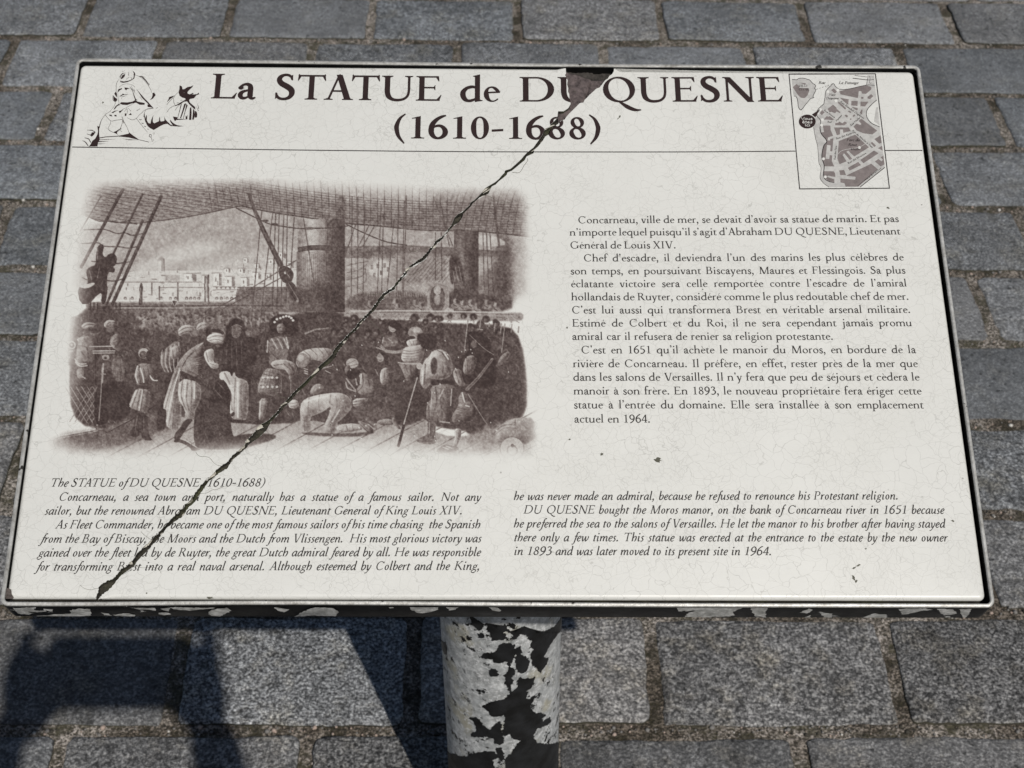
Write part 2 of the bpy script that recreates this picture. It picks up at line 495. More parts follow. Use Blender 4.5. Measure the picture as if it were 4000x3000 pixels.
for patch in BARE:
    P = [front_at(*q) for q in patch]
    R = []
    for (a0, z0), (a1, z1) in zip(P, P[1:] + P[:1]):
        n = max(1, int(math.hypot(a1 - a0, z1 - z0) / 0.0016))
        for i in range(n):
            w_ = 0.0006 if i else 0
            R.append((a0 + (a1 - a0) * i / n + br.uniform(-w_, w_), max(min(z0 + (z1 - z0) * i / n + br.uniform(-w_, w_) * 1.6, -0.0016), -DEPTH + .0065)))
    # the corners of the tray are rounded: stay on its flat front
    R = [(max(min(a, HW - .007), -HW + .007), z) for a, z in R]
    tri = _tp([[Vector((a, z, 0)) for a, z in R]])
    on_panel(mesh_obj('bare_patch', [(a, -HH - 0.00015, z) for a, z in R], [list(t) for t in tri], M_BARE, tray)).matrix_local = Matrix.Identity(4)

# the crack: left and right edges read off the photograph
_L1 = [(1128, 150), (1130, 190), (1122, 205), (1145, 250), (1140, 285), (1150, 320), (1147, 345), (1158, 370), (1160, 400), (1168, 430), (1170, 455), (1150, 490), (1110, 517), (1062, 517), (1058, 545),
       (1055, 575), (1030, 602), (1000, 630), (985, 655), (955, 665), (938, 690), (928, 720), (905, 752), (878, 790), (850, 830), (826, 848), (790, 878), (765, 905), (740, 935), (700, 972), (650, 1015),
       (603, 1030), (598, 1050), (575, 1072), (553, 1100), (518, 1130), (478, 1153), (430, 1183), (402, 1220), (372, 1252), (338, 1285), (306, 1305), (296, 1330), (268, 1355), (232, 1390), (198, 1405), (168, 1435), (153, 1470), (138, 1505), (106, 1545), (56, 1592)]
_R1 = [(1545, 150), (1543, 172), (1528, 197), (1505, 212), (1492, 235), (1470, 248), (1442, 285), (1420, 312), (1392, 322), (1368, 345), (1332, 377), (1312, 400), (1292, 418), (1280, 442), (1250, 447), (1215, 482), (1196, 500), (1160, 535),
       (1132, 567), (1120, 588), (1080, 602), (1062, 627), (1030, 648), (1010, 662), (995, 690), (985, 717), (950, 737), (930, 772), (905, 802), (885, 827), (856, 852), (850, 880), (815, 897), (790, 908), (772, 942), (740, 967), (700, 1002), (662, 1032),
       (625, 1047), (617, 1068), (590, 1092), (550, 1122), (522, 1152), (490, 1167), (477, 1192), (462, 1228), (430, 1247), (385, 1262), (352, 1292), (327, 1312), (312, 1338), (280, 1367), (242, 1406), (236, 1432), (207, 1477), (165, 1502), (147, 1522), (122, 1552), (72, 1597)]
left = [(1700 + x / 2.212, 200 + y / 2.212) for x, y in _L1]
right = [(1700 + x / 2.212, 200 + y / 2.212) for x, y in _R1]
_C6 = [(1440, 565, 17), (1402, 600, 15), (1378, 625, 16), (1340, 650, 20), (1318, 690, 17), (1290, 715, 18), (1252, 768, 27), (1212, 803, 24), (1170, 830, 22), (1130, 855, 15), (1085, 890, 22), (1075, 920, 15), (1050, 950, 14), (1010, 992, 20), (985, 1030, 17), (960, 1060, 18),
       (920, 1082, 20), (888, 1112, 24), (850, 1150, 24), (825, 1190, 22), (790, 1240, 22), (755, 1275, 24), (715, 1310, 16), (680, 1350, 26), (650, 1395, 22), (600, 1440, 17), (560, 1485, 22), (520, 1535, 30), (480, 1580, 34), (450, 1628, 30)]
_C7 = [(2150, 812, 28), (2090, 870, 26), (2052, 920, 30), (2000, 970, 28), (1970, 1012, 26), (1930, 1052, 22), (1880, 1102, 26), (1822, 1160, 70), (1780, 1212, 56), (1700, 1280, 34), (1680, 1312, 26), (1630, 1360, 30), (1580, 1400, 30), (1540, 1450, 28), (1500, 1490, 44), (1440, 1530, 32), (1400, 1572, 30), (1350, 1622, 26)]
_C8 = [(1130, 235, 17), (1100, 270, 20), (1072, 310, 22), (1050, 342, 24), (1010, 385, 18), (975, 430, 26), (930, 465, 20), (890, 502, 15), (860, 540, 18), (820, 580, 20), (790, 612, 26), (752, 650, 26), (720, 690, 24), (690, 722, 28), (650, 747, 24), (622, 782, 16), (590, 805, 38), (555, 832, 46), (540, 856, 22), (528, 878, 17), (524, 892, 15)]
cen = [(1100 + x / 2.212, 650 + y / 2.212, w / 2.212) for x, y, w in _C6] + [(200 + x / 2.212, 1150 + y / 2.212, w / 2.212) for x, y, w in _C7] + [(x / 1.3825, 1700 + y / 1.3825, w / 1.3825) for x, y, w in _C8]
cr = random.Random(21)
fine = []
for (x0, y0, w0), (x1, y1, w1) in zip(cen, cen[1:]):
    for q in (0, 0.17, 0.34, 0.5, 0.67, 0.84):
        fine.append((x0 + (x1 - x0) * q, y0 + (y1 - y0) * q, w0 + (w1 - w0) * q))
fine.append(cen[-1])
for i, (x, y, w) in enumerate(fine):
    a = fine[max(i - 1, 0)]; b = fine[min(i + 1, len(fine) - 1)]
    dx, dy = b[0] - a[0], b[1] - a[1]
    L = math.hypot(dx, dy); nx, ny = -dy / L, dx / L      # points down-right in the picture? checked below
    if nx > 0: nx, ny = -nx, -ny                          # left side of the crack
    hw = w * 0.55
    ja, jb = cr.uniform(-1.9, 1.9), cr.uniform(-1.9, 1.9)
    if cr.random() < .07: ja += cr.uniform(2, 6)
    if cr.random() < .07: jb += cr.uniform(2, 6)
    hw = max(hw, 2.2)
    left.append((x + nx * (hw + ja), y + ny * (hw + ja)))
    right.append((x - nx * (hw + jb), y - ny * (hw + jb)))
CRACK_L = [panel_at(*p) for p in left]
CRACK_R = [panel_at(*p) for p in right]
# plaque outline
P_TL, P_TR, P_BR, P_BL = panel_at(319, 256), panel_at(3563, 271), panel_at(3857, 2341), panel_at(17, 2341)
PX0, PX1 = 0.5 * (P_TL[0] + P_BL[0]), 0.5 * (P_TR[0] + P_BR[0])
PY1, PY0 = 0.5 * (P_TL[1] + P_TR[1]), 0.5 * (P_BL[1] + P_BR[1])
CRACK_L[0][1] = CRACK_R[0][1] = PY1
CRACK_L[-1][1] = CRACK_R[-1][1] = PY0

def enamel(name, ink=False):
    """ivory enamel with fine crazing; the printed picture mixes ink in by its own tone map"""
    k = Nodes(name)
    co = k.coord()
    warp = k.n('TexNoise'); k.put(co, warp.inputs['Vector'])
    warp.inputs['Scale'].default_value = 55; warp.inputs['Detail'].default_value = 3
    off = k.n('VectorMath', operation='SUBTRACT'); k.put(warp.outputs['Color'], off.inputs[0]); off.inputs[1].default_value = (.5, .5, .5)
    sc = k.n('VectorMath', operation='SCALE'); k.put(off.outputs[0], sc.inputs[0]); sc.inputs['Scale'].default_value = 0.016
    ad = k.n('VectorMath', operation='ADD'); k.put(co, ad.inputs[0]); k.put(sc.outputs[0], ad.inputs[1])
    wco = ad.outputs[0]
    c1 = k.ramp(k.voro(wco, 112, 'DISTANCE_TO_EDGE'), (0.0, 1.0), (0.020, 0.0))
    c2 = k.ramp(k.voro(wco, 210, 'DISTANCE_TO_EDGE'), (0.0, 1.0), (0.036, 0.0))
    gate = k.ramp(k.noise(co, 14, 3, 0.6), (0.30, 0.15), (0.55, 1.0))
    gate2 = k.ramp(k.noise(co, 24, 3, 0.6), (0.40, 0.0), (0.58, 1.0))
    craze = k.math('MAXIMUM', k.math('MULTIPLY', c1, k.math('MULTIPLY', gate, 0.40)), k.math('MULTIPLY', c2, k.math('MULTIPLY', gate2, 0.30)))
    base = k.ramp(k.noise(co, 7, 4, 0.6), (0.3, (0.700, 0.702, 0.672)), (0.7, (0.748, 0.751, 0.724)))
    base = k.mix(k.ramp(k.noise(co, 900, 2, 0.6), (0.3, 0.06), (0.7, 0.0)), base, (0.45, 0.45, 0.43))
    specks = k.ramp(k.voro(co, 42), (0.018, 1.0), (0.032, 0.0))
    specks = k.math('MULTIPLY', specks, k.ramp(k.noise(co, 30, 1, 0.5), (0.52, 0.0), (0.58, 0.55)))
    base = k.mix(craze, base, (0.22, 0.215, 0.195))
    base = k.mix(specks, base, (0.13, 0.12, 0.105))
    grime = k.ramp(k.noise(co, 6, 6, 0.72), (0.48, 0.0), (0.78, 0.11))
    base = k.mix(grime, base, (0.42, 0.40, 0.33))
    if ink:
        at = k.n('Attribute', attribute_name='ink')
        cmb = k.n('CombineColor')
        for i_, t_ in enumerate((0.062, 0.041, 0.038)):
            k.put(k.math('POWER', t_, at.outputs['Fac']), cmb.inputs[i_])
        base = k.mix(1.0, base, cmb.outputs[0], 'MULTIPLY')
    return k.set(Base_Color=base, Roughness=k.ramp(k.noise(co, 40, 3, 0.6), (0.3, 0.30), (0.7, 0.42)), Coat_Weight=0.0, Normal=k.bump(craze, 0.15, 0.0003))
M_ENAMEL = enamel('crazed_enamel')
def lava(name, rgb0, rgb1, moss_amt):
    k = Nodes(name)
    co = k.coord()
    base = k.ramp(k.noise(co, 260, 4, 0.7), (0.32, rgb0), (0.70, rgb1))
    ms = k.ramp(k.noise(co, 70, 4, 0.6), (0.62 - moss_amt, 0.0), (0.74 - moss_amt, 0.9))
    base = k.mix(ms, base, k.ramp(k.noise(co, 300, 3, 0.6), (0.3, (0.022, 0.024, 0.012)), (0.75, (0.085, 0.088, 0.045))))
    return k.set(Base_Color=base, Roughness=0.9, Normal=k.bump(k.noise(co, 220, 4, 0.7), 0.9, 0.0016))
M_LAVA = lava('broken_lava_stone', (0.040, 0.031, 0.031), (0.175, 0.140, 0.138), -0.01)
M_CRACK = lava('mossy_crack_wall', (0.012, 0.010, 0.008), (0.060, 0.055, 0.040), 0.10)
M_CHIP = plain('bare_enamel_break', (0.50, 0.49, 0.45), 0.6)

def plaque_piece(outline):
    """outline: (x, y, nx, ny) with the outward normal of the worn outer edge, zero along the crack"""
    vv, ff, mm = [], [], []
    n = len(outline)
    lv = ((0.0030, 0.0), (0.0017, -0.00025), (0.0006, -0.0010), (0.0, -0.0023), (0.0, -0.0095))
    for ins, z in lv:
        for i, (x, y, nx, ny) in enumerate(outline):
            free = nx == 0 and ny == 0
            vv.append((x - nx * ins, y - ny * ins, FACE_Z + (z if not free else (0 if z > -0.0003 else (-0.0004 if z > -.0011 else z)))))
    top = list(range(n))
    for k_ in range(len(lv) - 1):
        for i in range(n):
            j = (i + 1) % n
            crackside = outline[i][2] == 0 and outline[i][3] == 0 and outline[j][2] == 0 and outline[j][3] == 0
            ff.append([k_ * n + i, (k_ + 1) * n + i, (k_ + 1) * n + j, k_ * n + j])
            mm.append((2 if k_ < 2 else 1) if crackside else 0 if k_ < 3 else 1)
    return vv, ff, mm, top
def outer_path(pts):
    """pts: corner list with the side each run lies on; returns dense (x, y, nx, ny)"""
    out = []
    for (x0, y0, s), (x1, y1, _) in zip(pts, pts[1:]):
        nx, ny = {'L': (-1, 0), 'R': (1, 0), 'T': (0, 1), 'B': (0, -1)}[s]
        for i in range(24):
            t = (i + 0.5) / 24
            out.append((x0 + (x1 - x0) * t, y0 + (y1 - y0) * t, nx, ny))
    return out
def corner_pts(x, y, sx, sy, r=0.004, n=5, start=0):
    cx, cy = x - sx * r, y - sy * r
    out = []
    for i in range(n + 1):
        a = math.pi / 2 * i / n
        c, s = math.cos(a), math.sin(a)
        out.append((cx + sx * r * c, cy + sy * r * s, sx * c, sy * s))
    return out
def run(x0, y0, x1, y1, nx, ny, n=30):
    return [(x0 + (x1 - x0) * (i + .5) / n, y0 + (y1 - y0) * (i + .5) / n, nx, ny) for i in range(n)]
R_ = 0.004
cl = [(p[0], p[1], 0, 0) for p in CRACK_L]
crr = [(p[0], p[1], 0, 0) for p in CRACK_R]
# left piece, counter-clockwise: down the crack's left edge is travelled upwards
left_piece = (run(CRACK_L[0][0] - .001, PY1, PX0 + R_, PY1, 0, 1) + list(reversed(corner_pts(PX0, PY1, -1, 1))) + run(PX0, PY1 - R_, PX0, PY0 + R_, -1, 0)
              + corner_pts(PX0, PY0, -1, -1) + run(PX0 + R_, PY0, CRACK_L[-1][0] - .001, PY0, 0, -1, 10) + list(reversed(cl)))
right_piece = (run(CRACK_R[-1][0] + .001, PY0, PX1 - R_, PY0, 0, -1) + list(reversed(corner_pts(PX1, PY0, 1, -1))) + run(PX1, PY0 + R_, PX1, PY1 - R_, 1, 0)
               + corner_pts(PX1, PY1, 1, 1) + run(PX1 - R_, PY1, CRACK_R[0][0] + .001, PY1, 0, 1) + crr)
V_, F_, Mi_ = [], [], []
for piece in (left_piece, right_piece):
    vv, ff, mm, top = plaque_piece(piece)
    o0 = len(V_)
    V_ += vv; F_ += [[i + o0 for i in q] for q in ff]; Mi_ += mm
    # cap: triangulate the flat face
    bm = bmesh.new()
    bvs = [bm.verts.new(vv[i]) for i in top]
    face = bm.faces.new(bvs)
    bm.verts.index_update()
    res = bmesh.ops.triangulate(bm, faces=[face])
    for tf in res['faces']:
        F_.append([o0 + w.index for w in tf.verts]); Mi_.append(0)
    bm.free()
plaque = on_panel(mesh_obj('plaque', V_, F_, [M_ENAMEL, M_CRACK, M_CHIP], sign, Mi_, 50))

# the stone left bare under the missing flake: a rough floor, deeper and blacker at the top edge
sv, sf, smi = [], [], []
q0 = panel_at(1700 + 1100 / 2.212, 200 + 140 / 2.212); q1 = panel_at(1700 + 1570 / 2.212, 200 + 470 / 2.212)
gx, gy = 46, 40
for j in range(gy + 1):
    for i in range(gx + 1):
        cxp, cyp = 1060 + 510 * i / gx, 140 + 480 * j / gy
        p = panel_at(1700 + cxp / 2.212, 200 + cyp / 2.212, FACE_Z - 0.003)
        ridge = cyp - (178 + (cxp - 1150) * 0.30) if cxp < 1345 else cyp - (238 - (cxp - 1345) * 0.02)
        z = FACE_Z - 0.0020 + 0.0005 * math.sin(cxp * .035) * math.sin(cyp * .05)
        z -= 0.0042 / (1 + math.exp(ridge / 7.0))
        if cxp > 1330 - (cyp - 270) * 0.35: z -= 0.0011
        if abs(cxp - (1340 - (cyp - 270) * 0.3)) < 8 and 260 < cyp < 410: z -= 0.0016
        z -= 0.0016 * max(0, (cyp - 450) / 150)
        sv.append((p[0], p[1], z + wob.uniform(-.00035, .00035)))
for j in range(gy):
    for i in range(gx):
        a = j * (gx + 1) + i
        sf.append([a, a + gx + 1, a + gx + 2, a + 1])
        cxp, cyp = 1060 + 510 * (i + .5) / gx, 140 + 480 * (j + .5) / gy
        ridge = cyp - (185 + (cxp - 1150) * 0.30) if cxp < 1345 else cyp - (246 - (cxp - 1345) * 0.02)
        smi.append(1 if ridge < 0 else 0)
M_LAVA_DARK = lava('dark_lava_stone', (0.016, 0.014, 0.013), (0.075, 0.066, 0.060), 0.02)  # darker stone tone for the upper part of the floor
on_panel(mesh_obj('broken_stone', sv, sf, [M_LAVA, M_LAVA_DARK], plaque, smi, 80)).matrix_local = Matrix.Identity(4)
# dirt deep in the crack, moss where it gapes, and pale ledges where only the enamel has sprung off
dv, df, dm = [], [], []
NT = 700
tl = np.linspace(0, 1, NT)
def along(P, t):
    P = np.array(P); d = np.r_[0, np.cumsum(np.linalg.norm(np.diff(P, axis=0), axis=1))]; d /= d[-1]
    return np.c_[np.interp(t, d, P[:, 0]), np.interp(t, d, P[:, 1])]
A_, B_ = along(CRACK_L[16:], tl), along(CRACK_R[17:], tl)
wid = np.linalg.norm(A_ - B_, axis=1)
for a, b, w_ in zip(A_, B_, wid):
    dep = 0.0072 - 0.0036 * min(max((w_ - 0.0016) / 0.0022, 0), 1)
    for q in (-0.3, 0.2, 0.5, 0.8, 1.3):
        p = a + (b - a) * q
        dv.append((p[0], p[1], FACE_Z - dep + 0.0007 * cr.uniform(-1, 1)))
for i in range(NT - 1):
    for j in range(4):
        a = i * 5 + j
        df.append([a, a + 5, a + 6, a + 1])
on_panel(mesh_obj('crack_dirt', dv, df, M_CRACK, plaque, None, 80)).matrix_local = Matrix.Identity(4)
lv2, lf2 = [], []
i = 6
while i < NT - 12:
    n_ = cr.randint(3, 11)
    if cr.random() < .55:
        src, oth = (A_, B_) if cr.random() < .55 else (B_, A_)
        b0 = len(lv2)
        frac = cr.uniform(.25, .6)
        for j in range(n_ + 1):
            a, b = src[i + j], oth[i + j]
            e = frac * math.sin(math.pi * (j + .3) / (n_ + .6)) * cr.uniform(.7, 1.25)
            p0, p1 = a - (b - a) * .15, a + (b - a) * e
            lv2 += [(p0[0], p0[1], FACE_Z - .0005), (p1[0], p1[1], FACE_Z - .0010)]
        for j in range(n_): lf2.append([b0 + 2 * j, b0 + 2 * j + 1, b0 + 2 * j + 3, b0 + 2 * j + 2])
    i += n_ + cr.randint(2, 12)
M_LEDGE = lava('sprung_enamel_ledge', (0.24, 0.22, 0.18), (0.72, 0.69, 0.61), 0.0)
lo = on_panel(mesh_obj('crack_ledge', lv2, lf2, M_LEDGE, plaque, None, 80)); lo.matrix_local = Matrix.Identity(4); lo['kind'] = 'stuff'

# pole
def _pole_bias(k, co):
    s = k.n('SeparateXYZ'); k.put(co, s.inputs[0])
    y, z = s.outputs[1], s.outputs[2]
    back = k.ramp(k.math('ADD', k.math('MULTIPLY', y, 8.0), 0.5), (0.42, 0.26), (0.60, -0.04))
    return k.math('ADD', back, k.ramp(k.math('ADD', z, k.math('MULTIPLY', k.math('SUBTRACT', k.noise(co, 40, 3, 0.6), 0.5), 0.03)), (0.300, -0.4), (0.315, 0.0)))
M_POLE = flaky_paint('flaking_galvanised_pole', 0.46, (0.58, 0.595, 0.60), 34, (1, 1, 0.8), _pole_bias, True)
# axis of the pole from its outline in the photograph
def pole_pt(x, y, yplane):
    d = pixel_dir(x, y)
    return CAM_POS + d * ((yplane - CAM_POS[1]) / d[1])
PR = 0.0505
YP = 0.045
pa = pole_pt(1954, 2408, YP - PR); pb = pole_pt(1964.5, 3000, YP - PR)
slope = (pb[0] - pa[0]) / (pb[2] - pa[2])
top_z = PANEL_C[2] + (YP) * PV[2] / PV[1] - 0.022
x_at = lambda z: pa[0] + slope * (z - pa[2])
pv, pf = [], []
NS, NZ = 64, 40
for j in range(NZ + 1):
    z = -0.02 + (top_z + 0.02) * j / NZ
    for i in range(NS):
        a = 2 * math.pi * i / NS
        zz = z
        if j == NZ:  # cut to the slope of the tray's underside
            zz = z + PR * math.sin(a) * PV[2] / PV[1]
        pv.append((x_at(zz) - BASE[0] + PR * math.cos(a), YP - BASE[1] + PR * math.sin(a), zz))
for j in range(NZ):
    for i in range(NS):
        a, b = j * NS + i, j * NS + (i + 1) % NS
        pf.append([a, b, b + NS, a + NS])
pole = mesh_obj('pole', pv, pf, M_POLE, sign, None, 60)

# black paint still clinging to the front of the pole: thin flakes with a real edge
def C2(pts): return [(1500 + x / 2.212, 2250 + y / 2.212) for x, y in pts]
FLK = [[(735, 330), (1533, 330), (1533, 455), (1495, 505), (1465, 545), (1430, 600), (1410, 640), (1380, 690), (1400, 720), (1420, 700), (1410, 760), (1380, 790), (1350, 840), (1300, 790), (1270, 720), (1260, 680), (1290, 640), (1260, 600), (1280, 560), (1240, 540), (1230, 480), (1215, 430), (1185, 440), (1170, 500), (1150, 540), (1110, 545), (1105, 500), (1060, 440), (1040, 410), (1030, 470), (1060, 540), (960, 555), (930, 560), (920, 500), (880, 460), (915, 405), (870, 415), (850, 450), (820, 470), (790, 440), (770, 425), (745, 420), (752, 390)],
       [(1040, 575), (1130, 590), (1140, 650), (1120, 720), (1085, 780), (1060, 760), (1080, 735), (960, 750), (940, 720), (900, 715), (850, 710), (835, 690), (870, 665), (960, 655), (980, 640), (990, 600)],
       [(1085, 780), (1120, 790), (1130, 840), (1100, 880), (1120, 900), (1095, 950), (1110, 1000), (1150, 960), (1150, 900), (1180, 870), (1230, 885), (1305, 870), (1280, 930), (1270, 970), (1230, 990), (1240, 1020), (1230, 1060), (1260, 1065), (1300, 1030), (1310, 1040), (1270, 1100), (1275, 1150), (1310, 1180), (1350, 1180), (1400, 1200), (1360, 1230), (1370, 1255), (1430, 1215), (1445, 1260), (1380, 1300), (1320, 1320), (1290, 1380), (1320, 1440), (1400, 1450), (1500, 1430), (1500, 1480), (1510, 1560), (1515, 1800), (1045, 1800), (1045, 1659), (1040, 1580), (1100, 1530), (1110, 1500), (1170, 1430), (1220, 1430), (1100, 1400), (1090, 1360), (1040, 1380), (1020, 1360), (1030, 1310), (1045, 1230), (1040, 1200), (980, 1215), (930, 1210), (910, 1180), (850, 1130), (850, 1120), (900, 1090), (1050, 1050), (1090, 1010), (1060, 950), (1040, 920), (1050, 880), (1030, 860), (1060, 830)],
       [(905, 815), (925, 798), (965, 800), (985, 820), (975, 835), (995, 850), (970, 868), (930, 868), (908, 848)], [(842, 990), (862, 985), (882, 1002), (865, 1012), (850, 1002)],
       [(735, 1230), (790, 1215), (830, 1240), (860, 1290), (910, 1330), (940, 1300), (960, 1280), (1000, 1255), (1020, 1290), (1010, 1330), (1030, 1380), (1035, 1440), (1000, 1460), (950, 1440), (940, 1400), (880, 1385), (760, 1390), (750, 1370), (790, 1340), (800, 1300), (770, 1250)],
       [(548, 1515), (620, 1540), (680, 1560), (750, 1550), (770, 1530), (870, 1510), (960, 1520), (1000, 1560), (940, 1590), (960, 1659), (965, 1800), (560, 1800), (552, 1659)], [(970, 1480), (1020, 1480), (1035, 1530), (1030, 1600), (1000, 1590), (965, 1520)],
       [(492, 540), (510, 570), (535, 575), (545, 620), (540, 680), (520, 660), (500, 600)], [(808, 495), (862, 495), (865, 530), (812, 530)], [(1140, 620), (1180, 600), (1190, 680), (1230, 700), (1260, 740), (1250, 770), (1230, 820), (1200, 840), (1150, 830), (1140, 760)], [(1300, 540), (1340, 500), (1380, 490), (1350, 560), (1310, 570)], [(1480, 1480), (1512, 1440), (1512, 1560)]]
def pole_hit(x, y):
    """photo pixel -> point on the front of the pole, as (angle, height)"""
    d = pixel_dir(x, y)
    # axis x depends on z a little: iterate
    z = 0.45
    for _ in range(6):
        ox, oy = CAM_POS[0] - x_at(z), CAM_POS[1] - YP
        A = d[0] ** 2 + d[1] ** 2; B = 2 * (ox * d[0] + oy * d[1]); Cc = ox * ox + oy * oy - PR * PR
        disc = B * B - 4 * A * Cc
        t = (-B - math.sqrt(disc)) / (2 * A) if disc > 0 else -B / (2 * A)
        z = CAM_POS[2] + d[2] * t
    p = CAM_POS + d * t
    return math.atan2(p[1] - YP, p[0] - x_at(z)), z
from mathutils.geometry import tessellate_polygon as _tess
M_FLAKE = Nodes('black_paint_flake')
_c = M_FLAKE.coord()
M_FLAKE.bsdf.inputs['Specular IOR Level'].default_value = 0.35
M_FLAKE = M_FLAKE.set(Base_Color=M_FLAKE.ramp(M_FLAKE.noise(_c, 60, 4, 0.6), (0.35, (0.005, 0.005, 0.005)), (0.7, (0.020, 0.021, 0.023))), Roughness=M_FLAKE.ramp(M_FLAKE.noise(_c, 40, 3, 0.6), (0.3, 0.32), (0.7, 0.6)), Normal=M_FLAKE.bump(M_FLAKE.noise(_c, 120, 4, 0.6), 0.5, 0.0008))
fk = random.Random(12)
for poly in FLK:
    # ragged outline in (angle, height)
    P = [pole_hit(*q) for q in C2(poly)]
    R = []
    for (a0, z0), (a1, z1) in zip(P, P[1:] + P[:1]):
        n = max(1, int(math.hypot((a1 - a0) * PR, z1 - z0) / 0.0014))
        for i in range(n):
            w_ = 0.0010 if i else 0.0003
            R.append((a0 + (a1 - a0) * i / n + fk.uniform(-w_, w_) / PR, z0 + (z1 - z0) * i / n + fk.uniform(-w_, w_)))
    # slice into vertical bands so that the flake follows the curve of the pole
    bm = bmesh.new()
    vs = [bm.verts.new((a * PR, z, 0)) for a, z in R]
    try:
        f0 = bm.faces.new(vs)
    except ValueError:
        bm.free(); continue
    bmesh.ops.triangulate(bm, faces=[f0])
    amin, amax = min(a for a, _ in R), max(a for a, _ in R)
    k = math.ceil(amin / 0.09)
    while k * 0.09 < amax:
        bmesh.ops.bisect_plane(bm, geom=bm.verts[:] + bm.edges[:] + bm.faces[:], plane_co=(k * 0.09 * PR, 0, 0), plane_no=(1, 0, 0)); k += 1
    bm.verts.index_update()
    fv, ff = [], []
    nV = len(bm.verts)
    for lift in (0.0004, -0.0004):
        for v_ in bm.verts:
            a, z = v_.co.x / PR, v_.co.y
            r_ = PR + lift
            fv.append((x_at(z) - BASE[0] + r_ * math.cos(a), YP - BASE[1] + r_ * math.sin(a), z))
    for f_ in bm.faces:
        ids = [v_.index for v_ in f_.verts]
        n_ = f_.normal.z
        ff.append(ids if n_ > 0 else ids[::-1])
    for e in bm.edges:
        if len(e.link_faces) == 1:
            i0, i1 = e.verts[0].index, e.verts[1].index
            ff.append([i0, i1, i1 + nV, i0 + nV])
    bm.free()
    o = mesh_obj('paint_flake', fv, ff, M_FLAKE, pole, None, 40)
